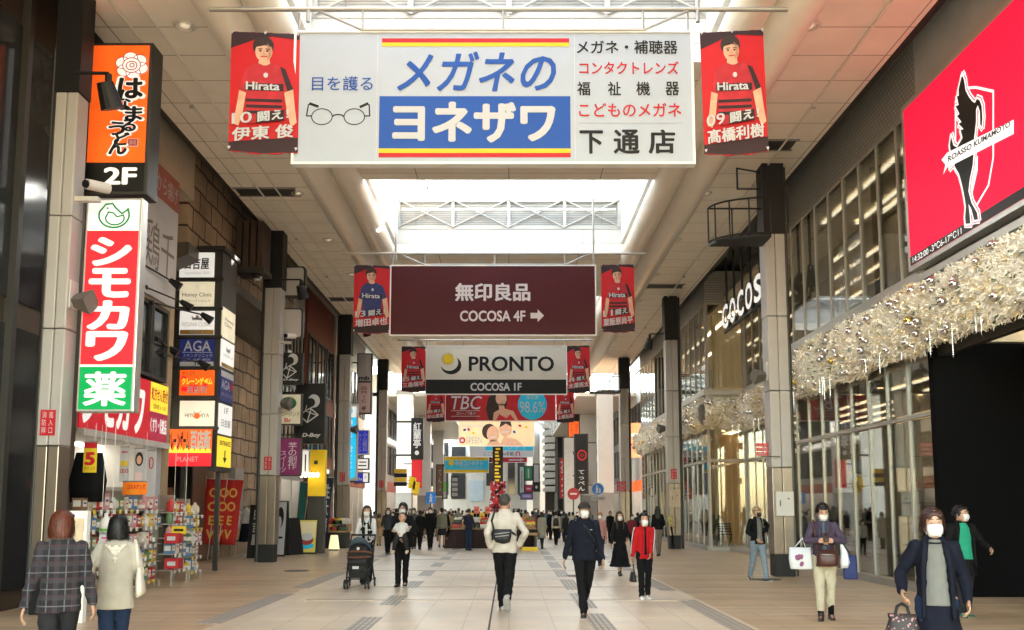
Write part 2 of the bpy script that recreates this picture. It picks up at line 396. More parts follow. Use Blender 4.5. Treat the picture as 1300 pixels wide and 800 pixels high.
for s, xe in ((-1, 7.05), (1, 6.85)):
    a, b = sorted((s*4.95, s*xe)); MB().box(a, b, Y0R, Y1R, CZ, CZ+.3).build('ceiling_panel', ceil_m, roof)
    for k, (xc, r) in enumerate(((4.62, .40), (3.92, .33))):
        MB().cyl((s*xc, Y0R, CZ+.02), (s*xc, Y1R, CZ+.02), r, r, 24).build('cove_tube', cove_m, roof, smooth=True)
    a, b = sorted((s*(xe+.003), s*(xe+.25))); MB().box(a, b, Y0R, Y1R, CZ+.12, CZ+1.1).build('shadow_gap_strip', dark, roof)  # dark strip that stands in for the shadow gap at the ceiling edge
    a, b = sorted((s*(xe+.25), s*12)); MB().box(a, b, Y0R, Y1R, CZ+1.1, CZ+1.3).build('outer_soffit', grey, roof)
prev = Y0R
for (y0, y1) in WELLS+[(Y1R, None)]:
    if y0 > prev: MB().box(-4.4, 4.4, prev, y0, CZ+.004, CZ+.35).build('cross_panel', ceil_m, roof)
    prev = y1
WT = 13.4
for (y0, y1) in WELLS:
    for s in (-1, 1):
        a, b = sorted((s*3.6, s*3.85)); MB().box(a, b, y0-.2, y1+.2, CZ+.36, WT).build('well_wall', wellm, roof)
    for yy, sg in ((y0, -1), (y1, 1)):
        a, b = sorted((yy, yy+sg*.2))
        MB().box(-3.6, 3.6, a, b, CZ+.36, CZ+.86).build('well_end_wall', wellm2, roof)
        MB().box(-3.6, 3.6, a+.05, b-.05, CZ+.93, CZ+1.75).build('grey_louvre_panel', louv, roof)
        fr = MB()
        for z in (CZ+.9, CZ+1.8, CZ+2.5, WT-.05): fr.box(-3.6, 3.6, a-.02, b+.02, z-.06, z+.06)
        for x in (-3.55, -1.8, 0, 1.8, 3.55): fr.box(x-.05, x+.05, a-.03, b+.03, CZ+.86, WT)
        for x in (-3.55, -1.8, 0, 1.8):
            fr.cyl((x, a-.05*sg, CZ+.9), (x+1.75, a-.05*sg, CZ+1.8), .025); fr.cyl((x+1.75, a-.07*sg, CZ+.9), (x, a-.07*sg, CZ+1.8), .025)
        fr.build('gable_frame', framem, roof)
    tr = MB()
    for k in range(1, 8):
        yy = y0+(y1-y0)*k/8
        tr.box(-3.6, 3.6, yy-.05, yy+.05, WT-.15, WT)
    for x in (-2.7, -1.8, -.9, 0, .9, 1.8, 2.7): tr.box(x-.05, x+.05, y0, y1, WT-.2, WT-.05)
    tr.build('skylight_bar', framem, roof)
    tr = MB()
    for sgn in (-1, 1):                               # white trusses along the well sides
        for k in range(5):
            ya = y0+(y1-y0)*k/5; yb = y0+(y1-y0)*(k+1)/5
            tr.cyl((sgn*3.4, ya, WT-.3), (sgn*2.6, yb, CZ+2.1), .035); tr.cyl((sgn*2.6, ya, CZ+2.1), (sgn*3.4, yb, WT-.3), .035)
        tr.cyl((sgn*2.6, y0, CZ+2.1), (sgn*2.6, y1, CZ+2.1), .04)
    tr.build('truss', framem, roof)
    for y in (y0+.4, y1-.4):
        MB().cyl((-3.4, y, CZ+1.35), (3.4, y, CZ+1.35), .035).build('tie_bar', white, roof)
# portals help the renderer sample the sky through the openings (they give off no light of their own)
def portal(x, y, z, sx, sy, rot):
    l = bpy.data.lights.new('sky_portal', 'AREA'); l.shape = 'RECTANGLE'; l.size = sx; l.size_y = sy; l.cycles.is_portal = True
    o = bpy.data.objects.new('sky_portal', l); COL.objects.link(o); o.location = (x, y, z); o.rotation_euler = rot
for (y0, y1) in WELLS: portal(0, (y0+y1)/2, WT+.05, 7.2, y1-y0, (0, 0, 0))
portal(0, -7.3, 5.0, 15, 10, (R(90), 0, R(180)))
portal(0, 56, 14, 40, 8, (0, 0, 0))
# far canopy beyond the crossing: glazed, with white lattice
fc = thing('glazed_canopy', 'white lattice canopy of the farther arcade beyond the crossing', 'arcade roof', (0, 70, 9))
for s in (-1, 1):
    a, b = sorted((s*4.6, s*9.5)); MB().box(a, b, 58, 96, 9.0, 9.25).build('ceiling_panel', cove_m, fc)
tr = MB()
for k in range(9):
    yy = 58+k*4.7; pts = [(4.6*math.cos(R(180-i*22.5)), yy, 9.1+2.6*math.sin(R(180-i*22.5))) for i in range(9)]
    tr.tube(pts, .09, 6)
    if k < 8:
        for i in range(8): tr.cyl(pts[i], (pts[i+1][0], yy+4.7, pts[i+1][2]), .05, n=6); tr.cyl(pts[i+1], (pts[i][0], yy+4.7, pts[i][2]), .05, n=6)
tr.build('lattice', white, fc)
cg = glass_mat('dimming_glazing', (.34, .35, .35), .04)  # dark tint put in to dim the sky over the far street
m = MB(); arc_ = [(4.55*math.cos(R(180-i*22.5)), 9.2+2.6*math.sin(R(180-i*22.5))) for i in range(9)]
for (xa_, za_), (xb_, zb_) in zip(arc_[:-1], arc_[1:]): m.quad((xa_, 58, za_), (xb_, 58, zb_), (xb_, 99, zb_), (xa_, 99, za_))
m.build('glazing', cg, fc, fix=False); MB().box(-22, 22, 52.3, 57.9, 11.0, 11.02).build('crossing_dimming_sheet', cg, fc)  # the flat sheet over the crossing is added to cut the sky light
# conduits and sprinkler heads under the ceiling
for x in (-6.35, 6.1, -5.9): MB().cyl((x, Y0R, CZ-.035), (x, Y1R, CZ-.035), .022, .022, 8).build('conduit', cove_m, roof)
for k in range(9):
    for x in (-6.35, 6.1): MB().cyl((x, 8+4.3*k, CZ-.1), (x, 8+4.3*k, CZ-.03), .05, .03, 10).build('junction_box', lgrey, roof)
# downlights
ringm = M('lamp_ring', (.62, .58, .5), .4); bulb = M('reflector_bulb', (.8, .7, .5), .3, emit=.5)
def downlight(x, y, far=False):
    t = thing('ceiling_downlight', 'small round recessed downlight in the cream ceiling panels', 'ceiling light', (x, y, CZ), 'downlights in the arcade ceiling')
    m = MB(); n = 20
    for k in range(n):
        a, b = 2*math.pi*k/n, 2*math.pi*(k+1)/n; c = lambda r, t_, z: (x+r*math.cos(t_), y+r*math.sin(t_), CZ+z)
        m.quad(c(.19, a, -.002), c(.19, b, -.002), c(.14, b, -.03), c(.14, a, -.03)); m.quad(c(.14, a, -.03), c(.14, b, -.03), c(.11, b, -.004), c(.11, a, -.004))
    m.build('ring', ringm, t, fix=False); MB().ball((x, y, CZ+.0), .085, .085, .03, 12, 6).build('bulb', bulb, t, smooth=True)
for k in range(9):
    for x in (-5.45, 5.05): downlight(x, 9.9+3.9*k)
# ceiling hatches
def hatch(x, y, side):
    t = thing('ceiling_hatch', 'dark open %s in the %s ceiling beside a column top' % ('hatch', side), 'hatch', (x, y, CZ), 'dark hatches in the ceiling')
    m = MB(); m.box(x-.75, x+.75, y-.25, y+.25, CZ-.02, CZ-.004); m.build('cover', dark, t)
    f = MB(); f.box(x-.8, x+.8, y-.3, y-.25, CZ-.03, CZ-.003); f.box(x-.8, x+.8, y+.25, y+.3, CZ-.03, CZ-.003); f.build('frame', grey, t)
for y in (18.6, 31): hatch(5.6, y, 'right-hand')
for y in (21.5, 33): hatch(-6.2, y, 'left-hand')
# ---------------------------------------------------------------- arcade columns
LY = [12.9, 24.9, 36.0, 47.0]; RY = [19.9, 32.8, 46.5]
def column(x, y, label, top=CZ, plinth=True, redtag=True, bw=.46):
    t = thing('arcade_column', label, 'column', (x, y, 0), 'columns carrying the arcade roof')
    h = bw/2; sd_ = 1 if x < 0 else -1
    if plinth: MB().box(x-h+.02, x+h-.02, y-h+.02, y+h-.02, 0, .5).build('plinth', black, t)
    m = MB(); m.box(x-h, x-.004, y-h, y+h, .5, 2.45); m.box(x+.004, x+h, y-h, y+h, .5, 2.45); m.build('steel_base', steel, t, bevel=.015)
    for z0, z1 in ((2.456, 4.2), (4.212, 5.94), (5.952, 7.9)):
        m = MB(); m.box(x-h, x-.004, y-h-.004, y+h+.004, z0, z1); m.box(x+.004, x+h, y-h-.004, y+h+.004, z0, z1); m.build('cladding', offwhite, t, bevel=.02)
    MB().box(x-h-.02, x+h+.02, y-h-.02, y+h+.02, 7.905, top).build('black_head', black, t)
    MB().cyl((x-sd_*(h+.1), y+.05, 0), (x-sd_*(h+.1), y+.05, top), .06).build('downpipe', dark, t)
    if redtag:
        r = MB().box(x-.12, x+.1, y-h-.02, y-h-.006, 2.6, 2.98).build('fire_notice', inkr, t)
        p = Panel(r, (x-.12, y-h-.021, 2.98), (.22, 0, 0), (0, 0, -.38)); p.gap = .002
        p.vtext('消防隊', .1, .05, .45, .95, inkw, part='lettering'); p.vtext('進入口', .55, .05, .9, .95, inkw, part='lettering'); p.flush()
    return t
cols = {}
for i, y in enumerate(LY): cols['L', i] = column(-6.85 if i else -6.79, y, bw=.46 if i else .34, label= ['pale clad column beside the green and red pharmacy sign', 'pale clad column behind the stone building, holding two blank signs', 'pale clad column carrying the tall cyan contact lens sign', 'farthest pale column of the left row, near the crossing'][i])
for i, y in enumerate(RY): cols['R', i] = column(6.2, y, ['big pale column with a meter box beside the glass store', 'pale column between two garlanded corners of the glass store', 'pale column near the far end of the glass store'][i], redtag=(i == 1))
# fittings on the columns
def meter(x, y, z0, z1, label, m=None):
    t = thing('meter_box', label, 'meter box', (x, y, z0))
    MB().box(x-.2, x+.2, y-.12, y, z0, z1).build('case', m or lgrey, t, bevel=.012)
    MB().box(x-.12, x-.1, y-.135, y-.122, (z0+z1)/2-.05, (z0+z1)/2+.08).build('latch', dark, t)
    MB().box(x+.06, x+.1, y-.13, y-.122, (z0+z1)/2+.1, (z0+z1)/2+.13).build('keyhole', dark, t)
meter(6.2, 19.9-.24, 1.35, 1.9, 'grey metal meter box on the steel column base beside glass store')
meter(6.2, 32.8-.24, 1.55, 2.2, 'beige meter box on the column between the garlanded corners', M('beige_box', (.45, .36, .27), .5))
def speaker(x, y, z, sx, label):
    t = thing('horn_speaker', label, 'speaker', (x, y, z), 'horn speakers on the columns')
    MB().box(min(x, x-sx*.1), max(x, x-sx*.1), y-.12, y+.12, z-.13, z+.3).build('bracket_plate', lgrey, t)
    d = Vector((sx, -.2, -.1)).normalized()
    MB().cyl(Vector((x, y, z)), Vector((x, y, z))+d*.3, .1, .2, 4).build('horn', M('speaker_grey', (.12, .11, .1), .6), t)
for x, y, px, sx, l in ((-6.6, 12.9, 382, 1, 'grey horn speaker on the column next to the red pharmacy sign'), (-6.6, 24.9, 512, 1, 'grey horn speaker on the column beside the purple sweets sign'), (-6.6, 36, 545, 1, 'grey horn speaker on the column with the cyan sign'), (5.95, 19.9, 477, -1, 'dark horn speaker on the big column before the sloping letters'), (5.95, 32.8, 544, -1, 'dark horn speaker on the column between the white garlands')):
    speaker(x, y, P(700, px, Y=y).z, sx, l)
# black spotlight fittings and iron balconies on column tops
def spot(x, y, z, sx, label):
    t = thing('spotlight', label, 'spotlight', (x, y, z), 'spotlights on the black column heads')
    m = MB().cyl((x, y, z), (x+sx*.55, y, z), .025); m.build('arm', black, t)
    MB().cyl((x+sx*.55, y, z-.02), (x+sx*.55, y, z-.22), .05).build('joint', black, t)
    MB().cyl((x+sx*.55, y-.1, z-.2), (x+sx*.62, y+.05, z-.55), .12, .17, 14).build('lamp_head', black, t)
spot(-6.6, 12.6, P(140, 93, Y=12.6).z, .9, 'black spotlight in front of the orange noodle sign')
spot(-6.6, 24.7, P(370, 355, Y=24.7).z, 1, 'black spotlight before the upper blank sign')
spot(-6.6, 36, P(440, 410, Y=36).z, 1, 'black spotlight on the column head over the cyan sign')
spot(5.95, 32.7, P(835, 424, Y=32.7).z, -1, 'black spotlight beside the bright skylit slot')
def cage(x, y, z0, z1, label, w=1.25):
    t = thing('iron_basket', label, 'bracket', (x, y, z0), 'black iron baskets on the right columns')
    m = MB(); n = 8; arc = [(x-w*.15-w*.85*math.cos(R(k*90/n)) if False else x-w*math.cos(R(k*90/n)), y-.75*math.sin(R(k*90/n))) for k in range(n+1)]
    fr = MB()
    for z in (z0, z1): fr.tube([(x, y+.0, z), (x-w, y, z)], .022); fr.tube([(a, b, z) for a, b in arc], .022)
    for a, b in arc[::2]: fr.cyl((a, b, z0), (a, b, z1), .018)
    fr.cyl((x-w*.55, y, z0), (x-w*.55, y, z1), .018); fr.build('rail', black, t)
    fl = MB(); fl.prism([(x, y, z0-.1)]+[(a, b, z0-.1) for a, b in arc], Vector((0, 0, .07))); fl.build('floor', black, t)
    return t
a = P(930, 265, Y=19.8).z; b = P(930, 308, Y=19.8).z
cage(5.94, 19.8, b, a, 'black iron balcony basket on the big column head at right')
a = P(760, 478, Y=46.3).z; b = P(760, 498, Y=46.3).z
cage(5.94, 46.3, b, a, 'small distant iron basket on the third right-hand column', 1.6)
zt_, zb_ = P(930, 219, Y=19.8).z, P(930, 240, Y=19.8).z
t = thing('iron_bracket', 'open rectangular black iron bracket under the ceiling hatch on the big column', 'bracket', (5.94, 19.8, zb_))
MB().tube([(5.96, 19.8, zb_), (5.4, 19.8, zb_), (5.4, 19.8, zt_+.1), (5.96, 19.8, zt_)], .022).build('rail', black, t)
# security cameras
def cctv(x, y, z, label):
    t = thing('security_camera', label, 'camera', (x, y, z))
    MB().box(x-.3, x+.05, y-.05, y+.05, z-.2, z-.13).build('arm', lgrey, t)
    MB().cyl((x-.05, y-.2, z), (x+.12, y+.12, z+.05), .08).build('housing', lgrey, t); MB().cyl((x-.06, y-.23, z-.005), (x-.05, y-.2, z), .06).build('lens', black, t)
cctv(-6.35, 24.7, P(368, 428, Y=24.7).z, 'white security camera under the lower blank sign on the column')
cctv(-6.2, 12.6, P(115, 240, Y=12.6).z, 'grey security camera between the orange and red column signs')

# ---------------------------------------------------------------- hanging banners
hang = M('hanger_pipe', (.35, .34, .32), .4, .6)
def pole(Y, x0, x1, ypx, trussx=None, label='', drop=12):
    a, b = P(x0, ypx, Y=Y), P(x1, ypx, Y=Y); c = (a+b)/2
    t = thing('hanging_rail', label, 'hanging rail', (c.x, Y, c.z), 'rails hung across the arcade')
    MB().cyl((a.x, Y, c.z), (b.x, Y, c.z), .035).build('pipe', hang, t)
    if trussx:
        p, q, dz = P(trussx[0], ypx, Y=Y).x, P(trussx[1], ypx, Y=Y).x, .32
        m = MB().tube([(p, Y, c.z), (p+.7, Y, c.z-dz), (q-.7, Y, c.z-dz), (q, Y, c.z)], .022)
        for x in (p+.72, (p+q)/2, q-.72): m.cyl((x, Y, c.z), (x, Y, c.z-dz), .022)
        m.build('truss_rod', hang, t)
        for x in (p-.1, q+.1): MB().cyl((x, Y, c.z-.2), (x, Y, 12.2), .03).build('hanger', hang, t)
    return t
pole(12.28, 266, 1000, 12, (400, 877), 'steel rail with truss carrying the white optician banner')
pole(24.0, 435, 822, 322, (507, 749), 'steel rail carrying the maroon banner and its two flags')
pole(35.9, 505, 752, 432, None, 'steel rail over the cream cafe banner')
def banner(name, label, box, Y, base, depth=.12, frame=None):
    x0, y0, x1, y1 = box; a, b = P(x0, y0, Y=Y), P(x1, y1, Y=Y)
    t = thing(name, label, 'banner', ((a.x+b.x)/2, Y, b.z))
    MB().box(a.x, b.x, Y, Y+depth, b.z, a.z).build('board', base, t)
    f = frame or white; m = MB(); w = .035
    m.box(a.x-w, a.x, Y-.02, Y+depth, b.z-w, a.z+w); m.box(b.x, b.x+w, Y-.02, Y+depth, b.z-w, a.z+w)
    m.box(a.x, b.x, Y-.02, Y+depth, a.z, a.z+w); m.box(a.x, b.x, Y-.02, Y+depth, b.z-w, b.z); m.build('frame', f, t)
    for x in (a.x+.02, b.x-.02): MB().cyl((x, Y+.05, a.z), (x, Y+.05, a.z+.35), .015).build('hanger', hang, t)
    return t, cam_panel(t, x0, y0, x1, y1, Y)
board_w = M('banner_white', (.385, .43, .51), .5, var=.03)
t, p = banner('optician_banner', 'wide white optician banner with blue block and red and yellow stripes', (377, 42, 880, 206), 12.3, board_w)
p.rect(486, 49, 725, 54.5, 'red_stripe#a', inkr); p.rect(486, 54.5, 725, 59.5, 'yellow_stripe#a', inky)
p.rect(484, 123, 726, 189, 'blue_block', inkb); p.rect(484, 189, 726, 194.5, 'yellow_stripe', inky); p.rect(484, 194.5, 726, 200, 'red_stripe', inkr)
p.text('目を護る', 398, 98, 475, 116, inkb, bold=.006); p.text('メガネの', 507, 67, 707, 116, inkb, bold=.022, shear=.22)
p.text('ヨネザワ', 503, 132, 705, 180, inkw, bold=.045)
for s, x0, x1, y0, y1, m in (('メガネ・補聴器', 735, 863, 52, 69, inkk), ('コンタクトレンズ', 738, 864, 79, 95, inkr), ('福', 735, 751, 105, 122, inkk), ('祉', 774, 790, 105, 122, inkk), ('機', 810, 827, 105, 122, inkk), ('器', 847, 864, 105, 122, inkk), ('こどものメガネ', 737, 866, 132, 149, inkr), ('下', 738, 766, 167, 195, inkk), ('通', 781, 812, 166, 195, inkk), ('店', 825, 857, 166, 195, inkk)):
    p.text(s, x0, y0, x1, y1, m, bold=.03 if m is inkk and x1-x0 > 27 and y1 > 160 else .016)
p.rect(736, 156.5, 867, 157.5, 'rule', inkg)
for x in (480.5, 731.5): p.rect(x, 42.5, x+.5, 205.5, 'seam#%d' % x, M('board_seam', (.56, .57, .58), .5))
for cx in (411.5, 452.5): p.ring(cx, 149, 13, 10, 1.2, 'spectacles', inkk, n=40)
p.ring(432, 148.5, 6.5, 2.2, 1.6, 'spectacles', inkk, a0=180, a1=360); p.stroke([(398.5, 148), (392, 148), (394, 134), (398, 132)], 1.6, 'spectacles', inkk); p.stroke([(465.5, 148), (472, 148), (471, 134), (467, 132)], 1.6, 'spectacles', inkk)
p.stroke([(396, 132.5), (406, 136)], 3.4, 'spectacles', inkk); p.stroke([(469, 132.5), (460, 136.5)], 3.4, 'spectacles', inkk)
p.flush()
maroon = M('maroon_board', (.065, .004, .009), .5, var=.04); silverp = M('silver_print', (.62, .58, .60), .5, var=.02)
t, p = banner('maroon_banner', 'maroon general store banner with pale lettering and right-pointing arrow', (497, 338, 756, 425), 24.0, maroon)
p.text('無印良品', 579, 360, 673, 382, silverp, bold=.035); p.text('COCOSA 4F', 585, 395, 667, 408, silverp, bold=.03)
p.poly([(674, 397.5), (683, 397.5), (683, 393), (691, 401), (683, 409), (683, 404.5), (674, 404.5)], 'arrow', silverp, 2); p.flush()
creamb = M('cream_board', (.58, .55, .48), .5, var=.03)
t, p = banner('cafe_banner', 'cream cafe banner with sun and moon emblem over a black band', (541, 440, 719, 500), 35.9, creamb)
p.rect(541, 482, 719, 500, 'black_band', inkk); p.text('PRONTO', 596, 453, 703, 471, inkk, bold=.025); p.text('COCOSA 1F', 598, 486.5, 662, 496, inkw, l=3, bold=.035)
p.disc(573, 464, 13, 11.5, 'moon', inkk, 1); p.disc(570.5, 460.5, 11.5, 10.5, 'moon_cutout', creamb, 2)
p.disc(569, 456, 6.5, 6.3, 'sun', inky, 3)
for k in range(12):
    a = R(k*30); p.poly([(569+9.5*math.cos(a), 456+9.3*math.sin(a)), (569+6*math.cos(a+.22), 456+6*math.sin(a+.22)), (569+6*math.cos(a-.22), 456+6*math.sin(a-.22))], 'sun', inky, 3)
p.flush()
skinp = M('printed_skin', (.60, .35, .24), .5, var=.2, scale=7); hairp = M('printed_hair', (.03, .018, .015), .5)
redb = M('red_board', (.40, .012, .02), .5, var=.15, scale=1.2); cyanp = M('cyan_print', (.02, .45, .66), .5)
t, p = banner('salon_banner', 'red beauty salon banner with dark-haired woman and cyan disc', (566, 484, 705, 534), 47.5, redb)
p.rect(566, 484, 605, 534, 'dark_red_field', M('dark_red_print', (.2, .008, .012), .5)); p.text('TBC', 573, 503, 612, 520, inkw, shear=.2); p.text('カリーノ下通 1F', 580, 523, 604, 527, inkw); p.rect(573, 521.3, 610, 521.8, 'rule', inkw, 2); p.rect(573, 528.3, 610, 528.8, 'rule#a', inkw, 2)
p.poly([(621, 533.8), (617, 520), (620, 505), (628, 496), (640, 495), (645, 503), (643, 516), (633, 533.8)], 'printed_hair', hairp, 2)
p.poly([(626, 533.8), (627, 524), (634, 520), (633, 513), (640, 513), (641, 519), (652, 522), (658, 533.8)], 'printed_skin#a', skinp, 3); p.disc(636.5, 506, 7, 9, 'printed_skin', skinp, 3)
p.poly([(630, 533.8), (634, 526), (643, 531), (648, 526), (654, 533.8)], 'printed_dress', inkr, 4)
p.disc(676, 514, 18.5, 19, 'cyan_disc', cyanp, 2); p.text('98.6%', 660, 510, 692, 524, inkw, l=4); p.text('満足度', 668, 502, 684, 507, inkw, l=4); p.text('脱毛効果の', 661, 496.5, 690, 501, inkw, l=4); p.flush()
# soccer flags: a printed player on red cloth
flagr = M('red_flag_cloth', (.46, .008, .014), .55, var=.16, scale=1.5, bump=.7, bscale=2.2); flagk = M('flag_black', (.03, .012, .016), .6); jred = M('jersey_red', (.42, .02, .03), .6, var=.35, scale=5, bump=.8, bscale=5); jnavy = M('jersey_navy', (.03, .04, .13), .6, var=.35, scale=5, bump=.8, bscale=5)
skinq = M('printed_skin_tone', (.40, .21, .13), .5, var=.15)
def flag(box, Y, num, name, navy, label, yaw=0, small=False):
    x0, y0, x1, y1 = box; a, b = P(x0, y0, Y=Y), P(x1, y1, Y=Y)
    t = thing('team_flag', label, 'flag', ((a.x+b.x)/2, Y, a.z), 'red soccer flags beside the banners')
    w, h = b.x-a.x, a.z-b.z
    p = Panel(t, (a.x, Y, a.z), (w, 0, 0), (0, 0, -h)); p.gap = .005
    m = MB(); n = 12                                   # the cloth: a thin sheet with a sagging lower hem
    top = [(a.x+w*k/n, Y, a.z+.012*math.sin(k*2.1)) for k in range(n+1)]; bot = [(a.x+w*k/n, Y, b.z-.03*w*math.sin(k/n*math.pi)*1.5-.01*math.sin(k*1.7)) for k in range(n, -1, -1)]
    m.prism(top+bot, Vector((0, .012, 0))); m.build('cloth', flagr, t)
    j = jnavy if navy else jred
    p.poly([(0, 0), (1, 0), (1, .05), (.6, .03), (.35, .06), (0, .14)], 'black_corner', flagk, 1); p.poly([(0, .93), (.5, .90), (1, .88), (1, 1), (.5, 1.02), (0, 1)], 'black_hem', flagk, 1)
    p.disc(.47, .115, .155, .085, 'printed_hair', hairp, 2); p.disc(.48, .165, .125, .085, 'printed_skin', skinp, 3); p.poly([(.35, .13), (.38, .075), (.56, .07), (.61, .13), (.5, .11)], 'printed_hair', hairp, 4)
    p.poly([(.52, .09), (.60, .13), (.59, .20), (.53, .24), (.55, .17)], 'printed_skin_tone', skinq, 4); p.stroke([(.40, .147), (.455, .143)], .014, 'printed_brow', hairp, 5); p.stroke([(.51, .143), (.565, .147)], .014, 'printed_brow#a', hairp, 5); p.stroke([(.49, .16), (.478, .185), (.49, .188)], .01, 'printed_nose', skinq, 5); p.disc(.43, .16, .018, .008, 'printed_eye', hairp, 4, 10); p.disc(.53, .16, .018, .008, 'printed_eye', hairp, 4, 10); p.stroke([(.44, .208), (.53, .206)], .018, 'printed_mouth', inkr, 4)
    p.poly([(.42, .21), (.56, .21), (.58, .28), (.4, .28)], 'printed_skin', skinp, 2)
    p.poly([(.38, .26), (.5, .29), (.62, .26), (.8, .31), (.92, .48), (.78, .51), (.76, .75), (.24, .78), (.24, .52), (.14, .5), (.22, .32)], 'jersey', j, 5)
    p.poly([(.14, .5), (.24, .52), (.2, .68), (.14, .8), (.06, .78), (.1, .66)], 'printed_skin#b', skinp, 5); p.poly([(.92, .48), (.79, .51), (.84, .68), (.9, .8), (.98, .76), (.95, .64)], 'printed_skin#a', skinp, 5)
    if not navy:
        for v in (.57, .62, .67): p.rect(.245, v, .765, v+.025, 'jersey_stripe', flagk, 6)
        p.poly([(.80, .31), (.92, .48), (.84, .5), (.72, .29)], 'jersey_stripe', flagk, 6)
    p.rect(.22, .44, .78, .50, 'jersey_stripe', flagk, 6)
    p.text('Hirata', .24, .43, .72, .495, inkw, l=7, bold=.03); p.disc(.52, .37, .035, .022, 'crest', inkw, 7, 8)
    p.text(num, .05, .70, .33, .79, inkw, l=8, bold=.01, slant=-.02); p.poly([(.40, .69), (.80, .655), (.80, .745), (.40, .775)], 'black_label', flagk, 7); p.text('闘え！', .42, .685, .86, .765, inkw, l=8, bold=.03, slant=-.035)
    p.text(name, .06, .82, .93, .93, inkw, l=8, bold=.03, slant=-.045)
    for u, v in ((.02, .015), (.5, .012), (.98, .015), (.02, .985), (.98, .985)): p.poly([(u-.025, v-.012), (u+.025, v-.012), (u, v+.016)], 'corner_tab', inkw, 9)
    p.flush(); t.rotation_euler = (R(random.uniform(-1.5, .5)), R(random.uniform(-.8, .8)), R(yaw))
flag((295, 42, 376, 193), 12.25, '10', '伊東 俊', False, 'large red flag left of the white optician banner, player numbered 10', 5)
flag((889, 40, 973, 194), 12.25, '09', '髙橋利樹', False, 'large red flag right of the white optician banner, player numbered 09', -4)
flag((450, 337, 494, 422), 23.95, '13', '増田卓也', True, 'red flag with navy-shirted player left of the maroon banner', 6)
flag((763, 336, 806, 421), 23.95, '11', '粟飯原尚平', False, 'red flag with red-shirted player right of the maroon banner', -4)
flag((510, 440, 540, 497), 35.85, '15', '三島頌平', False, 'red flag left of the cream cafe banner', 4)
flag((719.5, 439, 749, 498), 35.85, '4', '木澤亮太', False, 'red flag right of the cream cafe banner', -5)
flag((542, 490, 565, 535), 47.4, '18', '杉山直宏', False, 'small distant red flag left of the salon banner', 2)
flag((706, 490, 729, 536), 47.4, '16', '上原拓郎', False, 'small distant red flag right of the salon banner', -3)
# farther banners
t, p = banner('cosmetics_banner', 'pale peach cosmetics banner with two smiling printed faces', (583, 535, 678, 566), 58, M('peach_board', (.78, .60, .38), .5, var=.1), .1)
p.text('SPEEN', 592, 555, 612, 563, inkg); p.disc(587, 559, 4, 4, 'emblem', inkr, 2); p.disc(587, 559, 2, 2, 'emblem_centre', inkw, 3)
for x, c in ((590, inkb), (595, inkr), (601, inky), (653, inkb), (660, inkr), (668, inky)): p.disc(x, 542+random.uniform(-3, 8), 2.2, 1.6, 'petal', c, 2, 8, random.uniform(0, 3))
p.disc(621, 548, 9, 10, 'printed_hair', hairp, 2); p.disc(626, 551, 8, 10, 'printed_skin', skinp, 3); p.disc(642, 545, 8, 9.5, 'printed_skin#c', skinp, 3); p.poly([(618, 566), (622, 559), (632, 559), (636, 566)], 'printed_skin#a', skinp, 3); p.poly([(634, 566), (640, 554), (656, 558), (665, 566)], 'printed_skin#b', skinp, 4)
p.poly([(634, 543), (636, 535), (648, 535), (650, 542), (642, 538)], 'printed_hair', hairp, 4); p.stroke([(622, 556), (630, 555)], 1.6, 'printed_smile', inkw, 5); p.stroke([(638, 549), (646, 548)], 1.6, 'printed_smile#a', inkw, 5); p.text('Happy Smile', 588, 538, 614, 544, inkw, shear=.2); p.flush()
t, p = banner('lens_banner', 'white and cyan contact lens banner giving the distance ahead', (597, 564, 677, 580), 68, inkw, .1)
p.rect(616, 564, 677, 572, 'cyan_band', cyanp); p.text('アイシティ', 626, 565, 668, 571, inkw); p.text('ここから30m手前', 614, 573.5, 652, 578.5, inkk, bold=.01); p.text('∩', 655, 573.5, 660, 578.5, inkr, bold=.05); p.flush()
t, p = banner('arrow_banner', 'distant red and black banner with a white arrow', (599, 577, 669, 587), 78, inkr, .1)
p.rect(599, 577, 624, 587, 'black_field', inkk); p.text('OK', 604, 578, 622, 584, inkw, bold=.03); p.poly([(646, 583), (660, 583), (660, 581.5), (666, 584), (660, 586), (660, 585), (646, 585)], 'arrow', inkw, 2); p.flush()
t, p = banner('lens_shop_banner', 'blue and yellow contact lens shop banner hanging far ahead', (565, 580, 620, 600), 72, inky, .1)
p.rect(565, 584.5, 620, 596.5, 'blue_field', cyanp); p.text('中央コンタクト', 578, 585.5, 613, 591.5, inkw, bold=.03); p.text('コンタクトレンズ専門', 572, 581, 614, 583.6, inkr); p.text('アクアコンタクト', 584, 592.3, 612, 595.8, inkw); p.disc(573, 588, 3.4, 3.4, 'emblem', inky, 2); p.flush()
